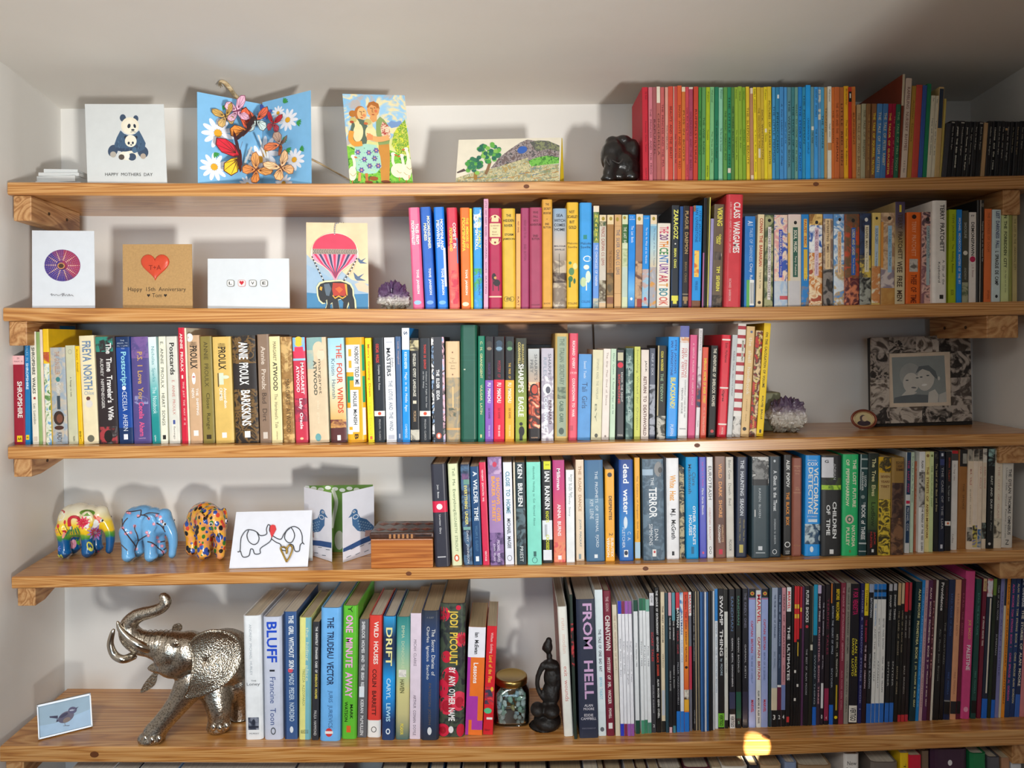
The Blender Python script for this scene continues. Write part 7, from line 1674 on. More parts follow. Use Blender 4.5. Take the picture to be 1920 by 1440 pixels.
# ---------------------------------------------------------------- painted couple with geese
def couple_card():
    r = empty('greeting_card')
    tag(r, 'tall painted card of a couple cuddling geese in a garden, top shelf', 'card', 'greeting cards on the shelves')
    c = Sheet(r, 0, (656.5, 347), (774.5, 344), (642, 176), 1.388, 1.40, 0.02, org=(600, 140), sc=6.546)
    c.V = c.V + Vector((0.0, 0, 0.0))
    c.panel('front_panel', plain('e8e2c8', 0.5, 0.03))
    back_panel(c, 'right', math.radians(35), CREAM)
    c.poly([(0, 0), (1, 0), (1, 1), (0, 1)], '', frac=True, mat=art('4f9ad8-9ccae8-ecdca8-8ac0e4-b8b0ac', 10, 1.5))
    c.poly([(0, .42), (.2, .5), (.45, .47), (.7, .5), (.8, .56), (.9, .54), (1, .55), (1, 0), (0, 0)], 'd8d890', frac=True)
    c.poly([(830, 590), (880, 545), (940, 560), (1000, 540), (1020, 600), (960, 620), (880, 640)], '7a9ac8')
    c.poly([(0, 0), (1, 0), (1, .3), (.6, .4), (.3, .36), (0, .42)], '', frac=True, mat=art('4a9a2c-6ab834-8ac83c-357a24', 40))
    c.poly([(910, 700), (960, 620), (1020, 560), (1050, 520), (1085, 700), (1100, 960), (960, 960), (880, 850)], '', mat=art('8ac02c-d8d83c-5a9a2c-e0d860', 70))
    skin, hair = 'e0a060', '8a4a20'
    # man
    c.poly([(720, 830), (850, 830), (860, 1000), (850, 1310), (750, 1310), (735, 1100), (720, 950)], 'c88a3a')
    c.poly([(690, 560), (740, 500), (790, 540), (850, 620), (870, 720), (850, 840), (720, 860), (690, 700)], '8aa060')
    c.poly([(770, 560), (850, 620), (872, 740), (850, 790), (760, 740), (745, 640)], '', mat=art('c0342c-f0d8b8-b02824', 90))
    c.ell(655, 420, 75, 90, skin)
    c.poly([(575, 390), (600, 330), (660, 310), (720, 340), (735, 400), (715, 440), (690, 380), (630, 355), (590, 400)], 'b06a2c')
    c.ell(715, 420, 16, 26, skin)
    c.poly([(620, 500), (700, 490), (700, 560), (650, 580), (610, 530)], skin)
    # woman
    c.ell(400, 480, 45, 42, 'b8742c')
    c.ell(495, 470, 75, 92, 'b87030')
    c.ell(515, 475, 60, 82, 'e8b878')
    c.poly([(370, 700), (400, 560), (480, 540), (560, 560), (600, 700), (560, 900), (430, 900)], '5a6a58')
    c.poly([(430, 880), (560, 850), (690, 860), (740, 1000), (755, 1130), (690, 1210), (560, 1230), (450, 1190), (420, 1020)], 'a8d4c0')
    for x, y in ((465, 960), (600, 960), (545, 1045), (670, 1030), (610, 1125), (510, 1180), (715, 1120), (690, 930)):
        for k in range(6):
            a = k * math.pi / 3
            c.ell(x + 22 * math.cos(a), y + 22 * math.sin(a), 15, 11, '6a5a9a', a, n=8)
        c.ell(x, y, 11, 11, 'f0a08a', n=8)
    for i in range(26):
        c.ell(random.uniform(450, 720), random.uniform(900, 1190), 8, 5, random.choice(['4a9a5a', 'e8e088', '5ab0a0']), n=6)
    # geese held in their arms
    c.ell(470, 720, 62, 115, 'e8dca8', .1)
    c.stroke([(460, 680), (455, 600), (420, 560)], 60, 'e4d8a0')
    c.ell(410, 560, 42, 36, 'c8b870')
    c.ell(392, 588, 26, 16, 'b0482a')
    c.ell(625, 720, 68, 95, 'e8dca4', -.1)
    c.stroke([(620, 660), (615, 590), (590, 570)], 60, 'ded29a')
    c.ell(590, 580, 46, 40, 'c4b674')
    c.ell(565, 600, 26, 16, 'c86a3a')
    # arms
    c.stroke([(390, 700), (380, 800), (430, 860), (520, 850)], 62, 'e09a3a')
    c.stroke([(850, 760), (740, 790), (640, 780), (590, 740)], 66, 'e8a868')
    for k in range(4):
        c.stroke([(650, 770 + 14 * k - 20), (575, 745 + 24 * k - 20)], 17, 'e0905a')
    # legs, shoes
    c.stroke([(490, 1215), (485, 1320)], 34, 'd89a5a')
    c.stroke([(570, 1220), (580, 1320)], 34, 'c8763a')
    c.ell(600, 1325, 50, 16, '8a4420')
    c.ell(660, 1280, 55, 26, '9a5424')
    c.ell(810, 1315, 60, 18, '7a4020')
    # geese on the grass
    for (bx, by, rx, ry, nx, ny, hx, hy, bkx) in ((975, 1170, 105, 90, 895, 1060, 900, 970, 1), (1060, 1190, 60, 100, 1020, 1060, 1005, 985, -1),
                                                 (1095, 1120, 40, 110, 1085, 980, 1060, 900, -1), (400, 1230, 50, 90, 425, 1110, 408, 1020, 1)):
        c.ell(bx, by, rx, ry, 'f0e8c8')
        c.stroke([(bx - (bx - nx) * .6, by - 40), (nx, ny), (hx, hy)], 34, 'f2ecd0')
        c.ell(hx, hy, 28, 24, 'f4eed8')
        c.ell(hx + 32 * bkx, hy + 8, 22, 10, 'd06a2c', .3 * bkx, n=8)
        c.stroke([(bx - 30, by), (bx + 10, by + 30), (bx + 50, by - 10)], 7, 'b8a468')
        c.stroke([(bx, by + ry - 8), (bx, by + ry + 40)], 10, 'd07a3a')
    # faces
    for x, y in ((495, 455), (540, 450), (630, 405), (675, 400)):
        c.ell(x, y, 9, 5, '4a3020', n=8)
    c.stroke([(515, 450), (510, 495), (525, 500)], 7, 'b07840')
    c.stroke([(652, 400), (645, 450), (662, 455)], 7, 'b07840')
    c.ell(515, 530, 18, 6, 'b84a34', n=10)
    c.ell(655, 485, 18, 6, 'a84a30', n=10)
    c.ell(545, 500, 18, 18, 'e08a5a')
    c.ell(690, 440, 16, 18, 'd8744a')
    c.done()


# ---------------------------------------------------------------- drawn landscape card
def landscape_card():
    r = empty('greeting_card')
    tag(r, 'wide crayon landscape card with two trees and a hill, yellow inside', 'card', 'greeting cards on the shelves')
    c = Sheet(r, 0, (854, 343), (1049, 340), (860, 266), 1.395, 1.388, 0.02, org=(820, 200), sc=4.8)
    c.V = c.V + Vector((0, 0, 0.004))
    c.panel('front_panel', plain('e6ddc8', 0.7, 0.03))
    bk = back_panel(c, 'top', math.radians(28), plain('f2d21e', 0.6))
    # the yellow leaf shows beside the front leaf
    A = c.A + c.U
    top = c.A + c.U + c.V
    vs = [tuple(q - c.o) for q in (top + c.U * 0.004, A + c.U * 0.006 + c.N * 0.005, A + c.U * 0.05 + c.N * 0.03, top + c.U * 0.012 + c.N * 0.004)]
    vs += [(x, y + 0.0008, z) for x, y, z in vs]
    mesh('yellow_leaf', vs, [(0, 1, 2, 3), (7, 6, 5, 4), (0, 4, 5, 1), (1, 5, 6, 2), (2, 6, 7, 3), (3, 7, 4, 0)], plain('f2d21e', 0.6), r)
    c.poly([(560, 470), (660, 400), (760, 340), (820, 318), (900, 330), (1000, 340), (1110, 380), (1105, 470), (900, 500), (700, 520), (480, 560)], '', mat=art('8a7a80-6a5a58-a89a98-4a4a4c', 60))
    c.poly([(840, 340), (920, 325), (1010, 330), (1110, 370), (1108, 420), (1000, 400), (900, 420)], '', mat=art('6a7a50-5a5a58-8a9068', 70))
    c.ell(772, 405, 46, 30, '3a62b0', -.3)
    c.poly([(820, 500), (900, 470), (1000, 455), (1104, 470), (1100, 520), (980, 530), (850, 545)], '', mat=art('5aa03c-7ac050-3a7a30', 60))
    c.poly([(175, 590), (240, 560), (260, 580), (180, 600)], '5a4a48')
    c.poly([(165, 640), (300, 600), (480, 565), (700, 505), (820, 470), (840, 545), (980, 530), (1100, 525), (1095, 668), (165, 672)], '', mat=art('c8b878-a8a880-d8c89a-8a9a88-b89a5a', 60))
    for i in range(34):
        x, y = random.uniform(220, 1040), random.uniform(560, 655)
        if y < 660 - (x - 165) * .14:
            y = 640
        c.stroke([(x, y), (x + 60, y - random.uniform(6, 14))], 4, random.choice(['6a8a6a', '5a7a9a', 'c8883a', 'a8783a', '7a8a50']), smooth=False)
    c.stroke([(480, 500), (460, 560), (435, 610)], 26, '8a6a4a')
    c.stroke([(345, 590), (345, 655)], 30, 'a07a3a')
    for (cx, cy, R, nn) in ((465, 430, 105, 46), (335, 540, 78, 34)):
        for i in range(nn):
            a, q = random.uniform(0, 6.28), random.uniform(0, 1) ** .5
            c.ell(cx + R * q * math.cos(a), cy + R * .8 * q * math.sin(a), 22, 18, random.choice(['4a9a48', '6ab04c', '3a7a58', '8abf58', '2f6a58']), n=8)
    c.done()


# ---------------------------------------------------------------- sea urchin card
def urchin_card():
    r = empty('greeting_card')
    tag(r, 'white card with a purple sea urchin shell, second shelf', 'card', 'greeting cards on the shelves')
    c = Sheet(r, 1, (60.5, 578), (178, 578), (60, 432), 1.395, 1.40, 0.014, org=(0, 400), sc=5.05)
    c.panel('front_panel', plain('dbe0e6', 0.6, 0.02))
    back_panel(c, 'right', math.radians(32), PAPER)
    cx, cy = 592, 495
    c.ell(cx, cy, 172, 152, '4a3a86', n=36)
    c.poly([(cx, cy)] + [(cx + 170 * math.cos(a), cy + 150 * math.sin(a)) for a in np.linspace(-1.7, .9, 16)], 'a03a5c')
    c.poly([(cx, cy)] + [(cx + 171 * math.cos(a), cy + 151 * math.sin(a)) for a in np.linspace(-2.2, -1.5, 8)], '7a3a74')
    c.poly([(cx, cy)] + [(cx + 171 * math.cos(a), cy + 151 * math.sin(a)) for a in np.linspace(.9, 1.4, 8)], '6a3a70')
    for k in range(40):
        a = 2 * math.pi * k / 40
        for q in range(1, 8):
            f = 0.24 + 0.1 * q
            big = (k % 4 == 0)
            rr = (2.2 + 3.2 * math.sin(math.pi * f)) * (1.15 if big else .62)
            c.ell(cx + 172 * f * math.cos(a), cy + 152 * f * math.sin(a), rr, rr, 'f0c8b0' if big else random.choice(['d898b8', 'b8a0e0', 'e0a8a8']), n=6)
    c.ell(592, 503, 38, 32, 'c88a5a', n=9)
    c.ell(592, 503, 27, 23, '4a3428', n=6)
    c.stroke([(488, 778), (505, 768), (500, 788), (520, 776), (530, 786), (545, 775), (560, 786), (580, 782), (600, 770), (610, 768), (602, 792), (618, 776), (632, 788), (645, 774), (655, 790), (668, 770), (672, 788), (690, 780), (708, 792)], 3.2, '3a3c44')
    c.stroke([(598, 769), (625, 765)], 3, '3a3c44', smooth=False)
    c.done()


# ---------------------------------------------------------------- kraft card with heart
def heart_pts(cx, cy, w, h, n=36):
    pts = []
    for q in np.linspace(0, 2 * math.pi, n + 1)[:-1]:
        x = 16 * math.sin(q) ** 3
        y = 13 * math.cos(q) - 5 * math.cos(2 * q) - 2 * math.cos(3 * q) - math.cos(4 * q)
        pts.append((cx + x / 32 * w, cy - (y + 2.5) / 29 * h))
    return pts


def heart_card():
    r = empty('greeting_card')
    tag(r, 'brown kraft paper card with a raised red heart, second shelf', 'card', 'greeting cards on the shelves')
    c = Sheet(r, 1, (230.5, 578), (361, 578), (230, 458), 1.405, 1.40, 0.012, org=(0, 400), sc=5.05)
    c.panel('front_panel', plain('b8925f', 0.8, 0.08, scale=300))
    back_panel(c, 'right', math.radians(33), plain('b8925f', 0.8, 0.08, scale=300))
    # ceramic heart, really thick
    pts = heart_pts(1475, 515, 268, 245)
    mb = MB()
    rings = [(1.0, -.0004), (1.0, -.0022), (.93, -.0034), (.6, -.004)]
    vs, fs = [], []
    n = len(pts)
    for sc, d in rings:
        for x, y in pts:
            u, v = c.uv(1475 + (x - 1475) * sc, 500 + (y - 500) * sc)
            vs.append(c.pt(u, v, d))
    for i in range(len(rings) - 1):
        for k in range(n):
            fs.append((i * n + k, i * n + (k + 1) % n, (i + 1) * n + (k + 1) % n, (i + 1) * n + k))
    fs.append(tuple(3 * n + k for k in range(n)))
    mesh('red_heart', vs, fs, plain('d2482a', 0.35, 0.05, coat=.3), r, smooth=True)
    c.base = .0042
    c.text('T+A', 1422, 1538, 518, 44, '8a2414')
    c.base = 0
    c.text('Happy 15th Anniversary', 1212, 1762, 725, 50, '3a2c20')
    c.text('Tom', 1442, 1534, 777, 38, '3a2c20')
    c.poly(heart_pts(1408, 780, 30, 30, 20), '2a201a')
    c.poly(heart_pts(1568, 780, 30, 30, 20), '2a201a')
    c.done()


# ---------------------------------------------------------------- LOVE tiles card
def love_card():
    r = empty('greeting_card')
    tag(r, 'plain white card with four small letter tiles and a heart, second shelf', 'card', 'greeting cards on the shelves')
    c = Sheet(r, 1, (389.5, 579), (543, 579), (389.5, 485), 1.40, 1.392, 0.012, org=(360, 400), sc=4.571)
    c.panel('front_panel', plain('d9dee2', 0.6, 0.02))
    back_panel(c, 'right', math.radians(30), PAPER)
    for i, x in enumerate((336, 432, 527, 624)):
        y = 603
        R = []
        for q in np.linspace(0, 2 * math.pi, 25)[:-1]:
            cs, sn = math.cos(q), math.sin(q)
            R.append((x + 32 * math.copysign(abs(cs) ** .5, cs), y + 29 * math.copysign(abs(sn) ** .5, sn)))
        mb = MB()
        lo = [c.pt(*c.uv(a, b), -.0002) for a, b in R]
        hi = [c.pt(*c.uv(a, b), -.0022) for a, b in R]
        mb.add(lo + hi, [(k, (k + 1) % 24, 24 + (k + 1) % 24, 24 + k) for k in range(24)] + [tuple(range(24, 48))],
               plain('d8a8a4' if i == 1 else '8a8a84', 0.4))
        top = [c.pt(*c.uv(x + (a - x) * .84, y + (b - y) * .84), -.0023) for a, b in R]
        mb.add(top, [tuple(range(24))], plain('f2f0ea', 0.4))
        t = mb.build('letter_tile', r)
        c.base = .0024
        if i == 1:
            c.poly(heart_pts(x, y, 40, 40, 24), 'c82838')
        else:
            c.text('L?VE'[i] if i != 1 else 'V', x - 14, x + 14, y, 26, '3a3a38', bold=True)
    c.done()


# ---------------------------------------------------------------- hot-air balloon and elephant card
def balloon_card():
    r = empty('greeting_card')
    tag(r, 'card with a pink hot-air balloon carrying a black elephant on cords', 'card', 'greeting cards on the shelves')
    c = Sheet(r, 1, (575.5, 580), (691.5, 580), (574, 417), 1.39, 1.396, 0.016, org=(540, 400), sc=7.2)
    c.panel('front_panel', plain('e8d0a8', 0.55, 0.04))
    back_panel(c, 'right', math.radians(32), CREAM)
    c.poly([(0, 0), (1, 0), (1, 1), (0, 1)], '', frac=True, mat=plain('ecd2aa', .6, .1, scale=30))
    c.poly([(250, 560), (330, 640), (560, 780), (700, 760), (860, 900), (1090, 960), (1085, 1300), (250, 1300)], 'a8bccc')
    c.poly([(250, 700), (450, 800), (600, 900), (1088, 1000), (1085, 1300), (250, 1300)], '9cb8d0')
    c.poly([(900, 960), (1000, 920), (1088, 990), (1086, 1080), (950, 1050)], 'e0c8ac')
    c.poly([(250, 1080), (600, 1110), (1085, 1090), (1085, 1300), (250, 1300)], '4a86b0')
    # balloon outline and body as a raised die-cut piece
    def bal(k):
        top = [(635 + 318 * k * math.cos(a), 575 - 305 * k * math.sin(a)) for a in np.linspace(0, math.pi, 22)]
        bot = [(322 - (k - 1) * 10, 600), (370, 650), (480, 720), (560, 790), (610, 870), (632 - 6 * k, 915), (652 + 6 * k, 915), (680, 850), (730, 780), (820, 710), (910, 650), (950 + (k - 1) * 10, 600)]
        return top + bot
    mb = MB()

    def raised(pts, d, mat, th=.0012):
        lo = [c.pt(*c.uv(a, b), -d + th) for a, b in pts]
        hi = [c.pt(*c.uv(a, b), -d) for a, b in pts]
        n = len(pts)
        mb.add(lo + hi, [(k, (k + 1) % n, n + (k + 1) % n, n + k) for k in range(n)] + [tuple(range(n, 2 * n))], mat)
    raised([(x + (x - 635) * .03, y + (-8 if y < 575 else 6)) for x, y in bal(1.0)], .0028, plain('efe8cc', .5))
    raised(bal(.955), .0031, plain('e89ab4', .5))
    raised([(635 + 300 * math.cos(a), 500 - 225 * math.sin(a)) for a in np.linspace(0, math.pi, 22)], .0034, plain('d8405c', .5))
    for i in range(9):
        x = 370 + i * 66
        col = ('d8305c', '3a4a6a')[i % 2]
        tx = 645 + (x - 640) * .02
        raised([(x - 18, 560), (x + 18, 560), (x * .62 + 645 * .38 + 12, 700), (645 + (x - 640) * .16 + 5, 810), (tx, 890), (645 + (x - 640) * .16 - 5, 810), (x * .62 + 645 * .38 - 12, 700)],
               .0035, plain(col, .5), .0002)
    raised([(335, 490), (938, 490), (938, 560), (335, 560)], .0037, plain('b8a898', .5), .0002)
    for i in range(26):
        x = 345 + i * 23
        raised([(x, 494), (x + 10, 494), (x + 24, 524), (x + 14, 524)], .0039, plain('5a4a44', .5), .0002)
        raised([(x + 14, 526), (x + 24, 526), (x + 10, 556), (x, 556)], .0039, plain('5a4a44', .5), .0002)
    mb.build('balloon_cutout', r)
    mb = MB()
    el = [(395, 1010), (430, 955), (500, 930), (580, 925), (640, 918), (720, 915), (790, 935), (850, 965), (885, 1030), (890, 1120), (912, 1180), (920, 1296),
          (850, 1296), (830, 1210), (800, 1296), (750, 1296), (760, 1220), (720, 1170), (680, 1180), (690, 1250), (700, 1296), (610, 1296), (600, 1220), (575, 1240), (560, 1296), (510, 1296),
          (530, 1240), (525, 1180), (500, 1200), (510, 1225), (470, 1230), (425, 1190), (402, 1120)]
    cx, cy = 650, 1110
    raised([(x + (x - cx) * .03, y + (y - cy) * .05 if y < 1290 else y) for x, y in el], .0030, plain('ece4b0', .5))
    raised([(cx + (x - cx) * .95, cy + (y - cy) * .93 if y < 1290 else y) for x, y in el], .0033, plain('24262a', .5))
    raised([(610, 950), (760, 955), (800, 1040), (780, 1130), (690, 1120), (620, 1130), (600, 1040)], .0036, plain('b83a28', .5), .0003)
    raised([(490, 970), (560, 960), (590, 1030), (560, 1130), (520, 1120), (500, 1040)], .0037, plain('5a6a78', .5), .0003)
    for p in ([(610, 1110), (640, 1150), (690, 1120), (740, 1150), (790, 1120), (790, 1135), (740, 1168), (690, 1138), (640, 1168), (605, 1128)],
              [(440, 1000), (470, 1010), (460, 1060), (430, 1040)], [(770, 960), (800, 970), (810, 1120), (795, 1120)]):
        raised(p, .0039, plain('e8a83a', .5), .0003)
    raised([(640, 1030), (700, 1000), (750, 1040), (700, 1090)], .0040, plain('d8622c', .5), .0003)
    mb.build('elephant_cutout', r)
    # printed swallows
    for dx, dy, s in ((1000, 645, 1), (960, 870, 1.25)):
        c.poly([(dx - 60 * s, dy - 60 * s), (dx - 10 * s, dy - 10 * s), (dx + 60 * s, dy - 45 * s), (dx + 10 * s, dy + 5 * s), (dx + 80 * s, dy + 35 * s), (dx - 20 * s, dy + 35 * s), (dx - 45 * s, dy + 10 * s)], '5a7290')
    c.done()
    # striped cords
    def cord(pts):
        mbc = MB()
        P3 = [Vector(c.pt(*c.uv(x, y), -d)) for x, y, d in pts]
        seg = []
        for a, b in zip(P3[:-1], P3[1:]):
            for k in range(8):
                seg.append(a.lerp(b, k / 8))
        seg.append(P3[-1])
        for i in range(len(seg) - 1):
            vs, fs = tube([seg[i], seg[i + 1]], .0011, 6)
            mbc.add(vs, fs, plain('1e2228' if i % 2 else 'e8e8e4', .7))
        return mbc.build('striped_cord', r)
    cord([(320, 575, .004), (400, 740, .006), (490, 925, .005)])
    cord([(950, 590, .004), (870, 760, .006), (760, 925, .005)])
    cord([(637, 290, .004), (640, 200, .004), (650, 140, .003)])
    cord([(650, 140, .003), (720, 112, -.004), (840, 105, -.02)])


# ---------------------------------------------------------------- wire elephants card (fourth shelf)
def wire_card():
    r = empty('greeting_card')
    tag(r, 'white card with two wire-drawn elephants sharing a red heart, fourth shelf', 'card', 'greeting cards on the shelves')
    c = Sheet(r, 3, (429.5, 1063), (577, 1059), (443, 960), 1.40, 1.402, 0.05, org=(400, 860), sc=4.465)
    c.panel('front_panel', plain('e6e8f0', 0.6, 0.02))
    back_panel(c, 'top', math.radians(20), PAPER)

    def wire(pts, col, rad=.0009, d=.0014, name='wire_outline', metal=0.2):
        q = spline(pts, 6)
        vs, fs = tube([c.pt(*c.uv(x, y), -d) for x, y in q], rad, 6)
        return mesh(name, vs, fs, plain(col, .45, metal=metal), r, smooth=True)
    dark = '44464c'
    wire([(205, 775), (225, 765), (230, 700), (240, 650), (280, 600), (330, 597), (370, 615), (395, 640), (430, 640), (455, 625), (452, 590), (468, 553), (485, 560)], dark)
    wire([(485, 560), (478, 600), (495, 640), (480, 690), (400, 745), (395, 785), (350, 790), (335, 755), (315, 755), (300, 805), (250, 815), (230, 768)], dark)
    wire([(300, 600), (285, 640), (300, 690), (340, 715), (375, 700), (388, 660), (370, 618)], dark)
    wire([(500, 640), (540, 665), (575, 670), (600, 630), (640, 585), (690, 567), (735, 590), (755, 640), (755, 690), (770, 712)], dark)
    wire([(755, 700), (735, 720), (725, 765), (690, 765), (675, 720), (640, 715), (620, 760), (575, 755), (570, 715), (530, 695), (495, 670)], dark)
    wire([(665, 577), (685, 610), (690, 650), (665, 695), (630, 695), (605, 660), (620, 610), (655, 580)], dark)
    # red paper heart
    pts = [(485, 580), (490, 560), (510, 553), (530, 560), (537, 590), (520, 620), (497, 660), (485, 625)]
    lo = [c.pt(*c.uv(x, y), -.001) for x, y in pts]
    hi = [c.pt(*c.uv(x, y), -.003) for x, y in pts]
    mesh('red_heart', lo + hi, [(k, (k + 1) % 8, 8 + (k + 1) % 8, 8 + k) for k in range(8)] + [tuple(range(8, 16))], plain('d83438', .5), r)
    # gold heart-shaped clip hooked on the card
    for dd, off in ((.003, 0), (.006, 8)):
        wire([(615 + off, 855), (590 + off, 800), (568 + off, 745), (600 + off, 738), (622 + off, 760), (618 + off, 790)], 'b8964a', .0012, dd, 'gold_heart_clip', 1.0)
        wire([(618 + off, 790), (620 + off, 750), (645 + off, 722), (668 + off, 745), (650 + off, 800), (615 + off, 855)], 'b8964a', .0012, dd, 'gold_heart_clip', 1.0)
    c.done()


# ---------------------------------------------------------------- pigeon gatefold card (fourth shelf)
def pigeon_card():
    r = empty('gatefold_card')
    tag(r, 'gatefold linocut card with two blue pigeons and green inside, fourth shelf', 'card', 'greeting cards on the shelves')
    B = Sheet(r, 3, (573, 1024), (700, 1018), (572, 899), 1.498, 1.495, 0.002, org=(400, 860), sc=4.465)
    H = B.V.length
    B.V = Vector((0, 0, 0.138))
    green = plain('6a9440', 0.6, 0.06)
    B.panel('inside_panel', green)
    # white cut foliage on the inside
    for k in range(9):
        B.ell(780 + k * 60, 185 + 8 * (k % 3), 26, 16, 'e8ece4', n=10)
    B.stroke([(1000, 200), (1030, 300), (1010, 420), (990, 520)], 30, 'd8e0d0')
    B.ell(1055, 620, 40, 80, 'd0d0bc')
    B.done('printed_foliage')
    bluep = '46709c'
    for side in (-1, 1):
        if side < 0:
            S = Sheet(r, 3, (571, 1026), (622, 1034), (570, 898), 1.494, 1.43, 0.0, org=(400, 860), sc=4.465)
        else:
            S = Sheet(r, 3, (643, 1034), (702, 1020), (639, 909), 1.424, 1.49, 0.0, org=(400, 860), sc=4.465)
        S.V = Vector((0, 0, 0.136))
        S.panel('left_flap' if side < 0 else 'right_flap', plain('e8e8f0', 0.6, 0.02))
        w = plain(bluep, .6, .08)

        def e(u, v, ru, rv, col, rot=0):
            pts = [(u + ru * math.cos(q) * math.cos(rot) - rv * math.sin(q) * math.sin(rot),
                    v + (ru * math.cos(q) * math.sin(rot) + rv * math.sin(q) * math.cos(rot)) * .5) for q in np.linspace(0, 2 * math.pi, 21)[:-1]]
            S.poly(pts, col, frac=True)
        m = (lambda u: u) if side > 0 else (lambda u: 1.05 - u)
        e(m(.37), .67, .10, .12, bluep)
        S.poly([(m(u), v) for u, v in ((.28, .68), (.17, .62), (.30, .63))], bluep, frac=True)
        S.poly([(m(u), v) for u, v in ((.28, .66), (.46, .66), (.55, .58), (.75, .53), (.98, .40), (1.0, .34), (.8, .34), (.6, .36), (.45, .40), (.3, .5))], bluep, frac=True)
        e(m(.40), .61, .09, .07, 'dfe4ec')
        e(m(.40), .61, .07, .05, bluep)
        e(m(.35), .69, .045, .035, 'e8ecf2')
        e(m(.35), .69, .02, .02, '24344c')
        for a in range(6):
            for b in range(4):
                e(m(.48 + a * .075 + b * .02), .54 - b * .045 - a * .018, .026, .02, '8aa8c4')
        S.poly([(m(u), v) for u, v in ((.55, .38), (.66, .36), (.62, .28), (.52, .29))], 'eceff4', frac=True)
        S.poly([(m(u), v) for u, v in ((.70, .37), (1.0, .34), (1.0, .25), (.68, .28))], 'b89a94', frac=True)
        S.poly([(0, .20), (.3, .23), (.6, .26), (1, .28), (1, .2), (.6, .18), (.3, .16), (0, .15)], '34568a', frac=True)
        for k in range(6):
            v = .05 + .1 * (k % 2) if k < 6 else .55 + .03 * (k - 6)
            u = .1 + .14 * (k % 6)
            if k >= 6:
                u = .08 + .04 * (k % 3)
            S.poly([(u, v), (u + .14, v + .012), (u + .14, v + .02), (u, v + .008)], '5a6470', frac=True)
        S.done('printed_pigeon')


# ---------------------------------------------------------------- small stack of papers on the top shelf
def papers():
    r = empty('paper_stack', (P(126, 338, 1.47).x, 0.0 + (1.47 - DW), shelf_h(0, -.9) + 0.001))
    tag(r, 'small stack of white paper slips lying beside the panda card', 'paper')
    for i, (w, d, a) in enumerate(((.085, .07, .1), (.08, .065, -.08), (.078, .06, .05), (.064, .05, .1))):
        M = Matrix.Rotation(a, 4, 'Z')
        th = (.013, .012, .007, .008)[i]
        z = sum((.013, .012, .007, .008)[:i])
        vs = [tuple(M @ Vector(v)) for v in boxv((-w / 2, -d / 2, z), (w / 2, d / 2, z + th - .0006))]
        mesh('paper_slip', vs, BOXF, PAPER, r)


for fn in (panda_card, butterfly_card, couple_card, landscape_card, urchin_card, heart_card, love_card, balloon_card, wire_card, pigeon_card, papers):
    fn()

# ================================================================ figurines, stones, boxes, frames
def zfor(s, x, y):
    """depth at which the top of shelf s is seen at pixel (x, y)"""
    z = 1.45
    for _ in range(4):
        _, v = unroll(x, y)
        h = shelf_h(s, P(x, y, z).x) - EYE
        z = h * F / (PY - v)
    return min(max(z, DF + 0.006), DW - 0.02)


def obj_from(name, me, mat, parent=None):
    me.name = name
    if me.materials:
        me.materials.clear()
    me.materials.append(mat)
    o = bpy.data.objects.new(name, me)
    COL.objects.link(o)
    if parent:
        o.parent = parent
    return o


def bumped(col, rough, metal=0.0, bump=0.4, scale=120, kind='voronoi', dist=0.002, col2=None, coat=0.0):
    m, nt, b = newmat('bumped')
    v = coords(nt, 'Object')
    if kind == 'voronoi':
        t = N(nt, 'ShaderNodeTexVoronoi')
        out = t.outputs['Distance']
    else:
        t = N(nt, 'ShaderNodeTexNoise')
        t.inputs['Detail'].default_value = 5
        out = t.outputs['Fac']
    t.inputs['Scale'].default_value = scale
    nt.links.new(v, t.inputs['Vector'])
    r = ramp(nt, [(0.2, rgb(col2 or col)), (0.6, rgb(col))])
    nt.links.new(out, r.inputs['Fac'])
    nt.links.new(r.outputs['Color'], b.inputs['Base Color'])
    b.inputs['Roughness'].default_value = rough
    b.inputs['Metallic'].default_value = metal
    b.inputs['Coat Weight'].default_value = coat
    bp = N(nt, 'ShaderNodeBump')
    bp.inputs['Strength'].default_value = bump
    bp.inputs['Distance'].default_value = dist
    nt.links.new(out, bp.inputs['Height'])
    nt.links.new(bp.outputs['Normal'], b.inputs['Normal'])
    return m


# ---------------------------------------------------------------- painted ceramic elephants
def ceramic_mesh():
    S = [((-.10, 0, .63), (.36, .28, .33)), ((-.27, 0, .61), (.25, .27, .32)), ((.13, 0, .63), (.24, .25, .29)),
         ((.33, 0, .66), (.20, .185, .23)), ((.36, 0, .77), (.15, .14, .13))]
    S += chain([(.44, 0, .60, .135), (.53, 0, .43, .105), (.555, 0, .25, .088), (.53, 0, .05, .078)], 5)
    for y in (-.155, .155):
        S += chain([(.15, y, .50, .15), (.16, y, .28, .115), (.165, y, .07, .118)], 4)
        S += [((.18, y, .055), (.135, .125, .06))]
        S += chain([(-.33, y, .50, .16), (-.325, y, .28, .12), (-.32, y, .07, .122)], 4)
        S += [((-.305, y, .055), (.138, .128, .06))]
        e = 1 if y > 0 else -1
        S += [((.19, e * .235, .655), (.155, .045, .20), Matrix.Rotation(e * -.12, 4, 'Z') @ Matrix.Rotation(.25, 4, 'Y'))]
        S += [((.15, e * .25, .54), (.10, .035, .12))]
    S += chain([(-.50, 0, .70, .03), (-.545, 0, .52, .026), (-.55, 0, .36, .034)], 4)
    me = blob(S, 0.021, 5, 'elephant')
    co = np.zeros(len(me.vertices) * 3)
    me.vertices.foreach_get('co', co)
    co = co.reshape(-1, 3)
    co[:, 2] -= co[:, 2].min()
    co[:, 2] = np.maximum(co[:, 2], 0.0)
    co /= co[:, 2].max()
    co[:, 0] *= 0.88
    me.vertices.foreach_set('co', co.ravel())
    me.update()
    return me


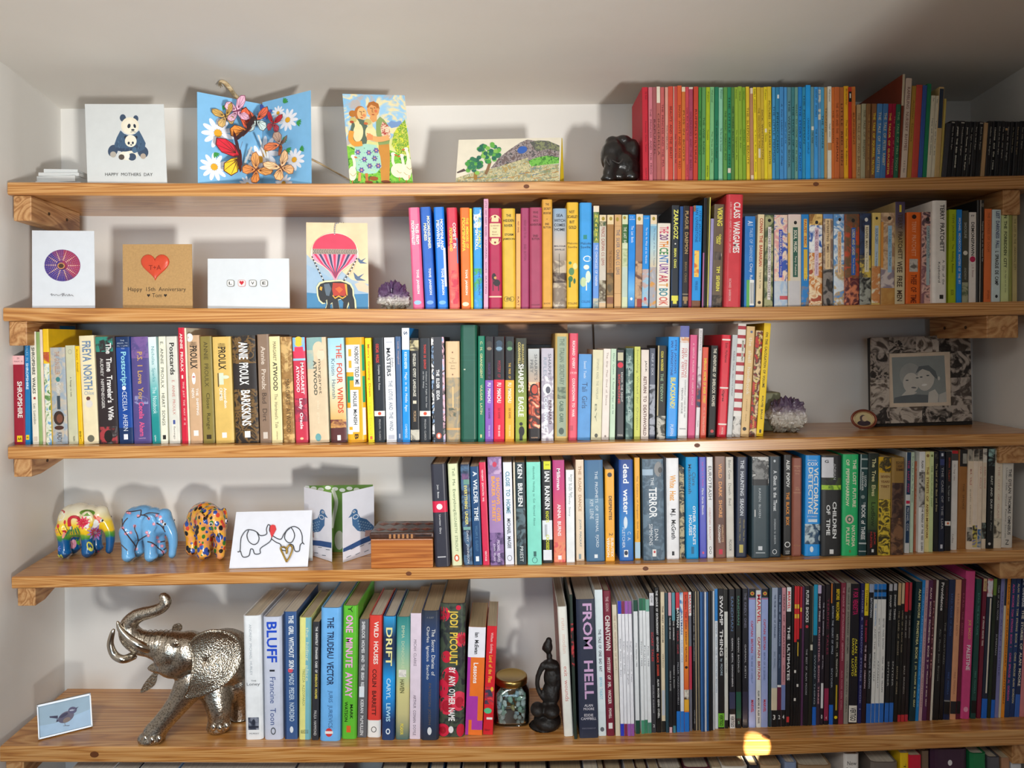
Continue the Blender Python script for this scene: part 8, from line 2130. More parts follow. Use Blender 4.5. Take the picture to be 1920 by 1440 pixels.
def sunset_mat():
    m, nt, b = newmat('painted_sunset_glaze')
    tc = N(nt, 'ShaderNodeTexCoord')
    sp = N(nt, 'ShaderNodeSeparateXYZ')
    nt.links.new(tc.outputs['Object'], sp.inputs[0])
    no = N(nt, 'ShaderNodeTexNoise')
    no.inputs['Scale'].default_value = 5
    nt.links.new(tc.outputs['Object'], no.inputs['Vector'])
    ma = N(nt, 'ShaderNodeMath', operation='MULTIPLY_ADD')
    ma.inputs[1].default_value = 0.16
    nt.links.new(no.outputs['Fac'], ma.inputs[0])
    nt.links.new(sp.outputs['Z'], ma.inputs[2])
    r = ramp(nt, [(0.0, rgb('0b5a96')), (.42, rgb('0c5c98')), (.46, rgb('3a8a3c')), (.52, rgb('7aa838')), (.56, rgb('f2c41c')),
                  (.72, rgb('f6d22c')), (.86, rgb('f0e2ac')), (1.0, rgb('eae4cc'))])
    nt.links.new(ma.outputs[0], r.inputs['Fac'])
    nt.links.new(r.outputs['Color'], b.inputs['Base Color'])
    b.inputs['Roughness'].default_value = .25
    b.inputs['Coat Weight'].default_value = .5
    return m


def dots_mat():
    m, nt, b = newmat('painted_dots_glaze')
    v = coords(nt, 'Object', (1, 1, .8))
    vo = N(nt, 'ShaderNodeTexVoronoi')
    vo.inputs['Scale'].default_value = 13
    vo.inputs['Randomness'].default_value = .8
    nt.links.new(v, vo.inputs['Vector'])
    sp = N(nt, 'ShaderNodeSeparateColor')
    nt.links.new(vo.outputs['Color'], sp.inputs[0])
    r = ramp(nt, [(0, rgb('2c4c9a')), (.2, rgb('1c1c20')), (.36, rgb('3a7a34')), (.5, rgb('d84a34')), (.64, rgb('e8a020')), (.8, rgb('3a5aa8')), (.92, rgb('1e1e22'))], 'CONSTANT')
    nt.links.new(sp.outputs[0], r.inputs['Fac'])
    lt = N(nt, 'ShaderNodeMath', operation='LESS_THAN')
    lt.inputs[1].default_value = .50
    nt.links.new(vo.outputs['Distance'], lt.inputs[0])
    no = N(nt, 'ShaderNodeTexNoise')
    no.inputs['Scale'].default_value = 9
    nt.links.new(v, no.inputs['Vector'])
    bg = ramp(nt, [(.4, rgb('e89a62')), (.6, rgb('f0b23c'))])
    nt.links.new(no.outputs['Fac'], bg.inputs['Fac'])
    mx = N(nt, 'ShaderNodeMix', data_type='RGBA')
    nt.links.new(lt.outputs[0], mx.inputs[0])
    nt.links.new(bg.outputs['Color'], mx.inputs[6])
    nt.links.new(r.outputs['Color'], mx.inputs[7])
    nt.links.new(mx.outputs[2], b.inputs['Base Color'])
    b.inputs['Roughness'].default_value = .22
    b.inputs['Coat Weight'].default_value = .6
    return m


class Decals:
    """painted motifs laid on a figurine: thin pieces that follow its surface"""

    def __init__(s, root, body, org, sc):
        s.root, s.org, s.sc = root, org, sc
        bpy.context.view_layer.update()
        M = body.matrix_world
        me = body.data
        s.bvh = BVHTree.FromPolygons([M @ v.co for v in me.vertices], [tuple(p.vertices) for p in me.polygons])
        s.inv = root.matrix_world.inverted()
        s.eye = Vector((0, -DW, EYE))
        s.k = 0

    def hit(s, x, y, lift=0.0003):
        p = P(s.org[0] + x / s.sc, s.org[1] + y / s.sc, 1.45)
        d = (p - s.eye).normalized()
        loc, nrm, _, _ = s.bvh.ray_cast(s.eye, d)
        if loc is None:
            return None
        if nrm.dot(d) > 0:
            nrm = -nrm
        return s.inv @ (loc + nrm * lift)

    def ell(s, mb, x, y, rx, ry, rot, mat, n=10):
        s.k += 1
        lf = .0003 + .00002 * (s.k % 25)
        c, q = math.cos(rot), math.sin(rot)
        ctr = s.hit(x, y, lf)
        if ctr is None:
            return
        ring = []
        for i in range(n):
            a = 2 * math.pi * i / n
            h = s.hit(x + rx * math.cos(a) * c - ry * math.sin(a) * q, y + rx * math.cos(a) * q + ry * math.sin(a) * c, lf)
            if h is None or (h - ctr).length > 0.25:
                h = ctr
            ring.append(h)
        vs = [ctr] + ring
        mb.add(vs, [(0, 1 + i, 1 + (i + 1) % n) for i in range(n)], mat)

    def line(s, mb, pts, w, mat):
        q = spline(pts, 5) if len(pts) > 2 else [tuple(np.array(pts[0]) * (1 - t) + np.array(pts[1]) * t) for t in np.linspace(0, 1, 6)]
        hs = [s.hit(x, y, .0002) for x, y in q]
        run = []
        for h in hs + [None]:
            if h is None or (run and (h - run[-1]).length > .3):
                if len(run) > 1:
                    vs, fs = tube(run, w, 5)
                    mb.add(vs, fs, mat)
                run = [] if h is None else [h]
            else:
                run.append(h)

    def lotus(s, mb, x, y, r, cols, n=11):
        for ring, (f, c) in enumerate(((1.0, cols[0]), (.66, cols[1]))):
            for i in range(n):
                a = 2 * math.pi * (i + .5 * ring) / n
                s.ell(mb, x + math.cos(a) * r * f * .55, y + math.sin(a) * r * f * .55 * .9, r * f * .46, r * f * .13, a, plain(c, .3, coat=.4))
        s.ell(mb, x, y, r * .2, r * .2, 0, plain(cols[2], .3))


CER = ceramic_mesh()


def ceramic(label, mat, px, base_y, height_px, yaw):
    z = zfor(3, px, base_y)
    h = height_px * z / F
    c = P(px, base_y, z)
    r = empty('elephant_figurine')
    # put the nearer feet on the measured spot
    r.matrix_world = Matrix.Translation((c.x, c.y + .030, shelf_h(3, c.x) + 0.0006)) @ Matrix.Rotation(yaw, 4, 'Z') @ Matrix.Scale(h, 4)
    tag(r, label, 'figurine', 'painted ceramic elephants on the fourth shelf')
    body = obj_from('body', CER.copy(), mat, r)
    for e in (-1, 1):
        for rad, col, f in ((.034, 'e8ecf0', 0), (.022, '101418', .016)):
            bm = bmesh.new()
            bmesh.ops.create_icosphere(bm, subdivisions=2, radius=rad, matrix=Matrix.Translation((.40 + f, e * (.142 + f * .6), .69)))
            me = bpy.data.meshes.new('eye')
            bm.to_mesh(me)
            bm.free()
            obj_from('eye', me, plain(col, .15, coat=.5), r)
    bpy.context.view_layer.update()
    return r, body


OZ = ((70, 930), 5.333)
r1, b1 = ceramic('small elephant figurine painted with yellow sunset, flamingos and lotus flowers', sunset_mat(), 142, 1050, 101, math.radians(2))
d = Decals(r1, b1, *OZ)
mb = MB()
wh = plain('f2f2ee', .3, coat=.4)
d.ell(mb, 520, 265, 105, 62, .05, wh, 18)
d.ell(mb, 500, 168, 78, 32, 0, plain('6a9a30', .3, coat=.4), 16)
d.ell(mb, 225, 200, 48, 46, 0, wh, 14)
d.line(mb, [(205, 150), (240, 143), (268, 155), (268, 170)], .012, plain('c03a4a', .3))
d.line(mb, [(160, 190), (155, 270), (150, 330)], .008, plain('3a2a24', .3))
d.line(mb, [(180, 205), (168, 212)], .02, plain('2a2a2a', .3))
d.line(mb, [(325, 300), (322, 240), (350, 210), (400, 215), (425, 240)], .034, plain('c81c34', .3, coat=.4))
d.line(mb, [(335, 300), (335, 330)], .02, plain('d8c8c0', .3))
d.lotus(mb, 460, 268, 72, ('e8506c', 'd0243c', 'f6e6a0'))
d.lotus(mb, 150, 362, 62, ('e86a84', 'c82c4c', 'f0d0d8'))
d.lotus(mb, 580, 365, 86, ('a88ad0', 'c8345c', 'f0e0f0'))
d.lotus(mb, 190, 525, 52, ('5a7ad8', 'a8a8ec', 'e8e8f8'))
d.ell(mb, 590, 215, 34, 22, .4, plain('f07a5a', .3, coat=.4))
d.ell(mb, 620, 240, 26, 30, .4, plain('e8604a', .3, coat=.4))
d.ell(mb, 420, 430, 38, 62, .1, plain('6ab02c', .3, coat=.4), 14)
d.ell(mb, 360, 480, 30, 48, .1, plain('e89ab0', .3, coat=.4), 12)
d.ell(mb, 352, 490, 16, 34, .1, plain('d0304c', .3, coat=.4), 12)
d.ell(mb, 190, 440, 55, 22, .1, plain('5a9a34', .3, coat=.4), 12)
for x, y in ((275, 262), (208, 302)):
    d.ell(mb, x, y, 12, 22, .1, plain('d8323c', .3, coat=.4))
    d.line(mb, [(x, y + 20), (x + 10, y + 50), (x + 30, y + 85)], .006, plain('4a3a20', .3))
for k in range(6):
    d.ell(mb, 300 + 22 * k, 370 - (k % 3) * 14, 9, 42, .5 - .2 * k, plain(('3a7a58', '5a9a48')[k % 2], .3, coat=.4))
d.ell(mb, 265, 385, 14, 42, .3, plain('f0a090', .3, coat=.4))
d.line(mb, [(250, 350), (275, 352), (285, 365)], .016, plain('c83040', .3))
d.ell(mb, 525, 505, 30, 52, -.35, plain('d8d85a', .3, coat=.4), 12)
d.ell(mb, 525, 505, 17, 38, -.35, plain('0c4a80', .3, coat=.4), 12)
for fx, fy in ((205, 600), (385, 605)):
    for k in range(4):
        d.line(mb, [(fx - 60 + 26 * k, fy + 22), (fx - 48 + 26 * k, fy - 12), (fx - 30 + 26 * k, fy + 16)], .012, plain('c8cc5a', .3))
mb.build('painted_flowers', r1)
mb = MB()
d.ell(mb, 610, 560, 12, 16, 0, plain('e0506a', .3))
d.ell(mb, 655, 550, 14, 18, 0, plain('4a8a3a', .3))
mb.build('painted_bud', r1)

r2, b2 = ceramic('small pale blue elephant figurine with cherry blossom branches', plain('6fb0e2', .2, .04, coat=.6), 263, 1058, 104, math.radians(-4))
d = Decals(r2, b2, *OZ)
mb = MB()
brn = plain('4a3c3c', .4)
for pts in ([(770, 290), (790, 380), (830, 470), (900, 545)], [(770, 430), (800, 434), (822, 442)], [(850, 320), (900, 390), (960, 470), (990, 510)],
            [(985, 620), (975, 560), (990, 500), (1010, 450), (1050, 420), (1095, 395)], [(1010, 450), (1000, 390), (975, 330), (980, 290)],
            [(905, 220), (870, 260), (850, 310)], [(880, 160), (960, 155), (1040, 140)], [(1040, 145), (1030, 200), (1000, 215)], [(1040, 190), (1090, 200), (1120, 235)],
            [(1060, 190), (1130, 168), (1220, 180)], [(1190, 270), (1240, 300), (1280, 360)], [(1250, 240), (1265, 330)], [(1100, 455), (1150, 470), (1210, 520), (1255, 560), (1265, 620)],
            [(1300, 450), (1290, 510), (1260, 540)], [(1230, 460), (1300, 445)], [(830, 200), (850, 230), (850, 310)]):
    d.line(mb, pts, .011, brn)
mb.build('painted_branches', r2)
mb = MB()
for x, y in ((845, 200), (925, 170), (855, 320), (885, 375), (935, 365), (990, 530), (985, 620), (820, 525), (815, 620), (1095, 365), (1110, 395), (975, 300), (1115, 225),
             (1195, 195), (1165, 280), (1245, 255), (1200, 415), (1215, 455), (1150, 495), (1245, 500), (1255, 560), (1285, 410), (1010, 200), (905, 165), (1230, 210), (800, 640)):
    for k in range(5):
        a = k * 1.2566 + x
        d.ell(mb, x + 10 * math.cos(a), y + 10 * math.sin(a), 8, 6, a, plain('e8889a', .3), 7)
    d.ell(mb, x, y, 5, 5, 0, plain('f4e0d8', .3), 6)
mb.build('painted_blossoms', r2)

ceramic('small elephant figurine covered in multicoloured dots, facing the wire card', dots_mat(), 378, 1052, 103, math.radians(-40))


# ---------------------------------------------------------------- silver elephant (fifth shelf)
def silver_elephant():
    zf = zfor(4, 285, 1392)
    c = P(300, 1392, zf)
    r = empty('elephant_statue', (c.x, c.y, shelf_h(4, c.x) + .0004))
    tag(r, 'large embossed silver elephant striding with raised trunk and curved tusks', 'statue')
    bpy.context.view_layer.update()
    o = r.location.copy()
    gz = shelf_h(4, c.x) + .0004

    def S(x, y, z, rpx, rad3=None):
        p = P(x, y, z) - o
        k = z / F
        return (tuple(p), tuple(q * k for q in rad3) if rad3 else rpx * k)

    def ch(pts, n=5):
        return [(q[:3], q[3]) for q in spline([(*(P(x, y, z) - o), rr * z / F) for x, y, z, rr in pts], n)]
    zb = zf + .07
    sp = [S(420, 1232, zb, 0, (58, 48, 52)), S(438, 1235, zb + .012, 0, (45, 44, 48)), S(392, 1235, zb - .02, 0, (48, 46, 46)),
          S(352, 1222, zb - .055, 0, (38, 38, 38)), S(322, 1218, zb - .062, 0, (36, 34, 34)), S(330, 1240, zb - .06, 0, (36, 32, 30)),
          S(300, 1212, zb - .066, 0, (30, 27, 24))]
    sp += ch([(300, 1208, zb - .068, 24), (268, 1206, zb - .072, 22), (246, 1192, zb - .076, 20), (241, 1172, zb - .078, 16), (258, 1155, zb - .078, 14),
              (285, 1147, zb - .077, 12), (304, 1139, zb - .076, 11), (312, 1127, zb - .075, 10.5), (306, 1119, zb - .075, 9)], 6)
    sp += ch([(322, 1246, zb - .062, 18), (300, 1250, zb - .066, 13), (282, 1252, zb - .07, 6)], 5)       # lower jaw
    sp += ch([(362, 1278, zb - .05, 32), (335, 1318, zf + .012, 22), (305, 1355, zf + .008, 19), (290, 1374, zf + .006, 21)], 6)
    sp += [S(285, 1382, zf + .006, 0, (26, 24, 12))]
    sp += ch([(405, 1285, zb - .01, 34), (410, 1320, zb - .025, 24), (411, 1345, zb - .028, 20), (410, 1358, zb - .028, 21)], 6)
    sp += [S(410, 1362, zb - .028, 0, (23, 22, 10))]
    sp += ch([(452, 1275, zb + .012, 30), (452, 1312, zb + .02, 20), (452, 1342, zb + .022, 18)], 5)
    sp += [S(452, 1350, zb + .022, 0, (22, 20, 9))]
    me = blob(sp, .0036, 3, 'silver_body')
    # keep the soles on the shelf
    co = np.zeros(len(me.vertices) * 3)
    me.vertices.foreach_get('co', co)
    co = co.reshape(-1, 3)
    co[:, 2] = np.maximum(co[:, 2], 0.0)
    me.vertices.foreach_set('co', co.ravel())
    me.update()
    silver = bumped('cbc1b2', .30, 1.0, .35, 300, 'voronoi', .0011, col2='8d8375')
    obj_from('body', me, silver, r)
    # tusks
    pol = plain('cfc6b8', .16, .03, metal=1.0)
    for pts in ([(252, 1228, 8), (232, 1236, 7.5), (215, 1228, 7), (207, 1208, 6), (211, 1186, 4.2), (214, 1180, 2)],
                [(292, 1220, 8.5), (262, 1210, 8), (240, 1196, 7), (226, 1180, 5.5), (221, 1168, 3), (221, 1165, 1.5)]):
        q = spline([(*(P(x, y, zb - (.078 if i == 0 else .096)) - o), rr * zf / F) for i, (x, y, rr) in enumerate(pts)], 6)
        vs, fs = tube([p[:3] for p in q], [p[3] for p in q], 12)
        mesh('tusk', vs, fs, pol, r, smooth=True)
    # big near ear, a curved sheet with raised veins and rim
    rim = [(352, 1206), (372, 1188), (398, 1180), (425, 1183), (446, 1198), (453, 1228), (446, 1255), (428, 1279), (400, 1297), (372, 1307), (343, 1311), (352, 1290), (358, 1262), (359, 1235)]
    rs = spline(rim + [rim[0]], 5)[:-1]
    cx, cy = 385, 1240
    n = len(rs)
    rings = [0.0, .25, .5, .75, .92, 1.0]
    vs, fs = [], []
    for f in rings:
        for x, y in rs:
            X, Y = cx + (x - cx) * f, cy + (y - cy) * f
            rel = (X - 352) / 100
            zz = zb - .088 + .026 * rel - .010 * math.sin(math.pi * min(1, max(0, rel))) + .006 * math.sin((Y - 1180) * .05)
            if f == 1.0:
                zz -= .003
            vs.append(P(X, Y, zz) - o)
    for i in range(len(rings) - 1):
        for k in range(n):
            fs.append((i * n + k, i * n + (k + 1) % n, (i + 1) * n + (k + 1) % n, (i + 1) * n + k))
    earm = bumped('d0c6b4', .26, 1.0, .7, 380, 'voronoi', .0013, col2='857a6b')
    ear = mesh('ear', vs, fs, earm, r, smooth=True)
    md = ear.modifiers.new('thickness', 'SOLIDIFY')
    md.thickness = .003
    md.offset = 1
    for pts in ([(366, 1216), (380, 1196), (402, 1190)], [(384, 1206), (402, 1192), (424, 1192)], [(384, 1226), (406, 1222), (424, 1230), (432, 1246)], [(376, 1232), (388, 1244), (396, 1262), (394, 1276)],
                [(392, 1236), (408, 1246), (418, 1262)]):
        q = []
        for X, Y in spline(pts, 5):
            rel = (X - 352) / 100
            zz = zb - .088 + .026 * rel - .010 * math.sin(math.pi * min(1, max(0, rel))) + .006 * math.sin((Y - 1180) * .05) - .0012
            q.append(P(X, Y, zz) - o)
        t2, f2 = tube(q, [.0007 + .0013 * math.sin(math.pi * i / (len(q) - 1)) for i in range(len(q))], 6)
        mesh('ear_vein', t2, f2, pol, ear, smooth=True)
    # the far ear shows above and below the head
    rim2 = [(321, 1188), (325, 1172), (338, 1169), (342, 1178), (334, 1190), (334, 1215), (318, 1250), (298, 1262), (290, 1285), (264, 1300), (270, 1282), (292, 1255), (312, 1225)]
    rs = spline(rim2 + [rim2[0]], 4)[:-1]
    vs = [P(x, y, zb - .02) - o for x, y in rs] + [P(x, y, zb - .016) - o for x, y in rs]
    n = len(rs)
    fs = [tuple(range(n)), tuple(reversed(range(n, 2 * n)))] + [(k, n + k, n + (k + 1) % n, (k + 1) % n) for k in range(n)]
    mesh('ear', vs, fs, earm, r)
    # eye with rings
    for rad, dz in ((9.5, .0), (6.5, -.0018), (3.6, -.0034)):
        p = P(327, 1206, zb - .0945 + dz) - o
        k = zf / F
        bm = bmesh.new()
        bmesh.ops.create_uvsphere(bm, u_segments=16, v_segments=8, radius=1, matrix=Matrix.Translation(p) @ Matrix.Diagonal((rad * k, .0028, rad * .8 * k, 1)))
        m2 = bpy.data.meshes.new('eye')
        bm.to_mesh(m2)
        bm.free()
        obj_from('eye', m2, pol if rad > 4 else bumped('8a8074', .3, 1.0, .2, 100), r)
    # rings around the trunk
    for i, (x, y, rr) in enumerate(((318, 1207, 25.5), (308, 1207, 25), (298, 1207, 24.6), (288, 1206, 24), (278, 1206, 23.6), (268, 1205, 22.8), (259, 1202, 21.8))):
        ctr = P(x, y, zb - .068 - .0007 * i) - o
        ringpts = []
        for q in np.linspace(0, 2 * math.pi, 25):
            ringpts.append(ctr + Vector((0.25 * math.cos(q) * .004, math.cos(q), math.sin(q))) * (rr * zf / F * .97))
        t2, f2 = tube(ringpts, .0008, 5, cap=False)
        mesh('trunk_ring', t2, f2, silver, r, smooth=True)
    # toenails
    for fx, fy, zz in ((272, 1386, zf - .012), (284, 1388, zf - .017), (297, 1386, zf - .014), (400, 1364, zb - .05), (412, 1365, zb - .053), (424, 1362, zb - .05)):
        p = P(fx, fy, zz) - o
        p.z = max(p.z, .004)
        bm = bmesh.new()
        bmesh.ops.create_uvsphere(bm, u_segments=12, v_segments=8, radius=1, matrix=Matrix.Translation(p) @ Matrix.Diagonal((.0062, .004, .0075, 1)))
        m2 = bpy.data.meshes.new('toenail')
        bm.to_mesh(m2)
        bm.free()
        m2.polygons.foreach_set('use_smooth', [True] * len(m2.polygons))
        obj_from('toenail', m2, pol, r)


silver_elephant()


# ---------------------------------------------------------------- black figurines
def black_figure(name, label, s, sph, base, voxel=.004, mat=None):
    zc = sph[0][2]
    c = P(base[0], base[1], zc)
    gz = shelf_h(s, c.x) + .0004
    r = empty(name, (c.x, c.y, gz))
    bpy.context.view_layer.update()
    tag(r, label, 'figurine')
    o = r.location.copy()
    S = []
    for x, y, z, rad in sph:
        k = z / F
        S.append((tuple(P(x, y, z) - o), tuple(q * k for q in rad) if isinstance(rad, tuple) else rad * k))
    me = blob(S, voxel, 2, name)
    co = np.zeros(len(me.vertices) * 3)
    me.vertices.foreach_get('co', co)
    co = co.reshape(-1, 3)
    lo = co[:, 2].min()
    co[:, 2] = np.maximum(co[:, 2] - (lo if lo > 0 else 0), 0.0)
    me.vertices.foreach_set('co', co.ravel())
    me.update()
    obj_from('body', me, mat, r)
    return r, o


blk = bumped('1e1b1a', .3, 0, .5, 60, 'noise', .004, col2='0e0c0c', coat=.4)
z0 = 1.43
r, o = black_figure('elephant_carving', 'black carved stone elephant seated beside the small red books', 0,
                    [(1165, 310, z0, (33, 28, 30)), (1170, 290, z0 + .01, (30, 26, 30)), (1150, 285, z0 - .012, (22, 18, 24)), (1148, 266, z0 - .005, (14, 14, 12)), (1168, 263, z0 - .004, (16, 14, 11)),
                     (1187, 285, z0 + .004, (12, 22, 26)), (1134, 292, z0 - .006, (8, 16, 22)), (1146, 306, z0 - .024, (14, 12, 20)), (1142, 322, z0 - .028, (12, 11, 16)), (1140, 334, z0 - .028, (14, 12, 9)),
                     (1160, 330, z0 - .018, (14, 14, 12)), (1182, 330, z0 - .01, (16, 16, 12)), (1190, 318, z0 + .01, (10, 22, 20))], (1163, 338), .0035, blk)
for pts in ([(1147, 300), (1160, 306), (1168, 298)], [(1136, 296), (1139, 304), (1143, 310)]):
    vs, fs = tube([P(x, y, z0 - .038) - o for x, y in spline(pts, 4)], .0014, 6)
    mesh('tusk', vs, fs, plain('3a3634', .3), r, smooth=True)
z0 = 1.452
blk2 = bumped('191411', .55, 0, .7, 60, 'noise', .005, col2='0a0807', coat=0)
black_figure('seated_carving', 'black carved seated figure standing between the jar and the comics', 4,
             [(1026, 1350, z0, (26, 30, 16)), (1020, 1362, z0, (29, 28, 6)), (1008, 1330, z0 - .012, (14, 18, 12)), (1034, 1332, z0 - .016, (16, 20, 12)), (1033, 1300, z0, (17, 17, 24)),
              (1034, 1270, z0, (15, 14, 22)), (1032, 1246, z0, (17, 14, 9)), (1030, 1231, z0, (6, 6, 9)), (1027, 1213, z0, (9.5, 10, 12)), (1029, 1202, z0, (6.5, 7, 8)), (1018, 1216, z0, (3, 3, 3.5))]
             + [(q[0], q[1], z0 - .008, q[2]) for q in spline([(1018, 1247, 6), (1009, 1268, 5.2), (1008, 1288, 4.8), (1016, 1306, 4.6), (1026, 1314, 5)], 6)]
             + [(q[0], q[1], z0 - .008, q[2]) for q in spline([(1044, 1250, 6), (1049, 1275, 5), (1043, 1300, 4.6), (1030, 1314, 5)], 6)], (1034, 1368), .0028, blk2)


# ---------------------------------------------------------------- amethyst clusters
def crystal_mat(top, stops):
    m, nt, b = newmat('amethyst')
    tc = N(nt, 'ShaderNodeTexCoord')
    sp = N(nt, 'ShaderNodeSeparateXYZ')
    nt.links.new(tc.outputs['Object'], sp.inputs[0])
    no = N(nt, 'ShaderNodeTexNoise')
    no.inputs['Scale'].default_value = 130
    nt.links.new(tc.outputs['Object'], no.inputs['Vector'])
    ma = N(nt, 'ShaderNodeMath', operation='MULTIPLY_ADD')
    ma.inputs[1].default_value = .02
    nt.links.new(no.outputs['Fac'], ma.inputs[0])
    nt.links.new(sp.outputs['Z'], ma.inputs[2])
    mr = N(nt, 'ShaderNodeMapRange')
    mr.inputs['From Min'].default_value = .006
    mr.inputs['From Max'].default_value = top
    nt.links.new(ma.outputs[0], mr.inputs[0])
    r = ramp(nt, [(p, rgb(c)) for p, c in stops])
    nt.links.new(mr.outputs[0], r.inputs['Fac'])
    nt.links.new(r.outputs['Color'], b.inputs['Base Color'])
    b.inputs['Roughness'].default_value = .3
    b.inputs['Transmission Weight'].default_value = .08
    b.inputs['Coat Weight'].default_value = .2
    return m



def amethyst(label, s, x0, x1, y0, y1, z, seed, stops, blunt=False):
    rnd = random.Random(seed)
    c = P((x0 + x1) / 2, y1, z)
    gz = shelf_h(s, c.x) + .0004
    r = empty('amethyst_cluster', (c.x, c.y, gz))
    tag(r, label, 'crystal', 'amethyst clusters on the shelves')
    w = (x1 - x0) * z / F / 2
    h = P((x0 + x1) / 2, y0, z).z - gz
    AM = crystal_mat(h, stops)
    bs = 1.35 if blunt else 1.0
    S = [((0, 0, h * .28 * bs), (w * .93, w * .62, h * .30 * bs)), ((-w * .4, 0, h * .3 * bs), (w * .5, w * .55, h * .3 * bs)), ((w * .35, 0, h * .32 * bs), (w * .55, w * .55, h * .32 * bs))]
    for k in range(14):
        a = rnd.uniform(0, 6.28)
        S.append(((math.cos(a) * w * .62, math.sin(a) * w * .42, h * rnd.uniform(.1, .45) * bs), w * rnd.uniform(.16, .26)))
    me = blob(S, w * .06, 1, 'matrix')
    co = np.zeros(len(me.vertices) * 3)
    me.vertices.foreach_get('co', co)
    co = co.reshape(-1, 3)
    from mathutils import noise as mnoise
    nr = np.zeros(len(me.vertices) * 3)
    me.vertices.foreach_get('normal', nr)
    nr = nr.reshape(-1, 3)
    for i in range(len(co)):
        q = Vector(co[i]) / w
        co[i] += nr[i] * w * (.16 * mnoise.noise(q * 3.1 + Vector((seed, 0, 0))) + .09 * (mnoise.cell(q * 7.0) - .5) + .05 * mnoise.noise(q * 14))
    co[:, 2] = np.maximum(co[:, 2], 0)
    me.vertices.foreach_set('co', co.ravel())
    me.polygons.foreach_set('use_smooth', [False] * len(me.polygons))
    me.update()
    obj_from('stone_base', me, AM, r)
    nC = 46
    for k in range(nC):
        t = k / nC
        px = (rnd.uniform(-1, 1)) * w * .78
        py = rnd.uniform(-.8, .6) * w * .55 * math.sqrt(max(.1, 1 - (px / w) ** 2))
        zt = h * (1 - .30 * abs(px / w) ** 1.6) * rnd.uniform(.80, 1.0) - abs(py) * .25
        rad = w * (rnd.uniform(.15, .26) if blunt else rnd.uniform(.10, .18))
        tilt = Vector((px / w * .45 + rnd.uniform(-.12, .12), py / w * .8 + rnd.uniform(-.15, .05), 1)).normalized()
        tip = Vector((px, py, max(h * .5, zt)))
        L = min(tip.z * .6, rad * 4.2)
        base = tip - tilt * L
        q = tilt.to_track_quat('Z', 'Y')
        vs = []
        for ring, (f, rr) in enumerate(((0, .92), (L - rad * 1.3, 1.0))):
            for i in range(6):
                a = i * math.pi / 3 + k
                vs.append(base + tilt * f + q @ Vector((math.cos(a) * rad * rr, math.sin(a) * rad * rr, 0)))
        vs.append(tip)
        fs = [(i, (i + 1) % 6, 6 + (i + 1) % 6, 6 + i) for i in range(6)] + [(6 + i, 6 + (i + 1) % 6, 12) for i in range(6)] + [tuple(reversed(range(6)))]
        mesh('crystal', vs, fs, AM, r)


amethyst('purple amethyst cluster on pale quartz, next to the pink hardback book', 1, 704, 772, 522, 579, 1.425, 3, ((0, '5a564a'), (.18, 'a8a494'), (.42, 'cfc8c4'), (.56, '7a6280'), (.75, '553a5e'), (1, '5e4468')))
amethyst('purple amethyst lump on pale quartz at the end of the third shelf books', 2, 1436, 1515, 737, 815, zfor(2, 1480, 814) + .03, 5, ((0, '6a6458'), (.2, 'b4ac9c'), (.55, 'c8c0b8'), (.7, '8a7a88'), (.82, '5c4a60'), (1, '54405a')), True)

# flat green-grey slab behind the amethyst
a = P(1436, 744, 1.50)
o = mesh('stone_slab', boxv((-.026, -.02, 0), (.026, .03, shelf_h(2, a.x) * 0 + (P(1436, 735, 1.50).z - shelf_h(2, a.x)))), BOXF, bumped('8a8a6c', .6, 0, .3, 40, 'noise'))
o.location = (P(1434, 740, 1.50).x, 1.50 - DW, shelf_h(2, a.x) + .0004)
bevel_obj(o, .003, 2)
tag(o, 'upright grey-green stone block just behind the third shelf amethyst', 'stone')


# ---------------------------------------------------------------- wooden box with dark carved lid
def box_thing():
    zf = zfor(3, 750, 1065)
    zb = zf + .085
    A, B = P(695.5, 1065, zf), P(812, 1062, zf)
    gz = min(shelf_h(3, A.x), shelf_h(3, B.x)) + .0005
    w = B.x - A.x
    h = P(700, 1011, zf).z - gz
    r = empty('wooden_box', (A.x, A.y, gz))
    tag(r, 'small orange-brown wooden box with a dark carved lid', 'box')
    body = mesh('box_body', boxv((0, 0, 0), (w, .085, h)), BOXF, wood('box_wood', '8f4a1a', 'b4682a', 'c98240', 'X', .35, 18, coat=.4), r)
    bevel_obj(body, .0015, 2)
    lidm = bumped('4a2c1e', .35, 0, .5, 90, 'noise', .002, col2='2a1812', coat=.3)
    lid = mesh('lid', boxv((-.002, -.003, h + .0006), (w + .002, .088, h + .013)), BOXF, lidm, r)
    bevel_obj(lid, .003, 3)
    red = plain('7a3c26', .4, coat=.2)
    for i in range(5):
        x = w * (.12 + .19 * i)
        for s in (0, 1):
            cy = .022 + .042 * s
            vs = [(x, cy - .014, h + .0133), (x + .011, cy, h + .0133), (x, cy + .014, h + .0133), (x - .011, cy, h + .0133), (x, cy, h + .0148)]
            mesh('carved_diamond', vs, [(0, 1, 4), (1, 2, 4), (2, 3, 4), (3, 0, 4)], red, lid)
    for i in range(6):
        x = w * (.30 + .07 * i)
        mesh('inlay_block', boxv((x, -.0036, h + .002), (x + .004, -.003, h + .010)), BOXF, plain('b07a4c', .4), lid)
    mesh('inlay_strip', boxv((w * .72, -.0036, h + .006), (w * .98, -.003, h + .0075)), BOXF, plain('140c0a', .3), lid)


box_thing()


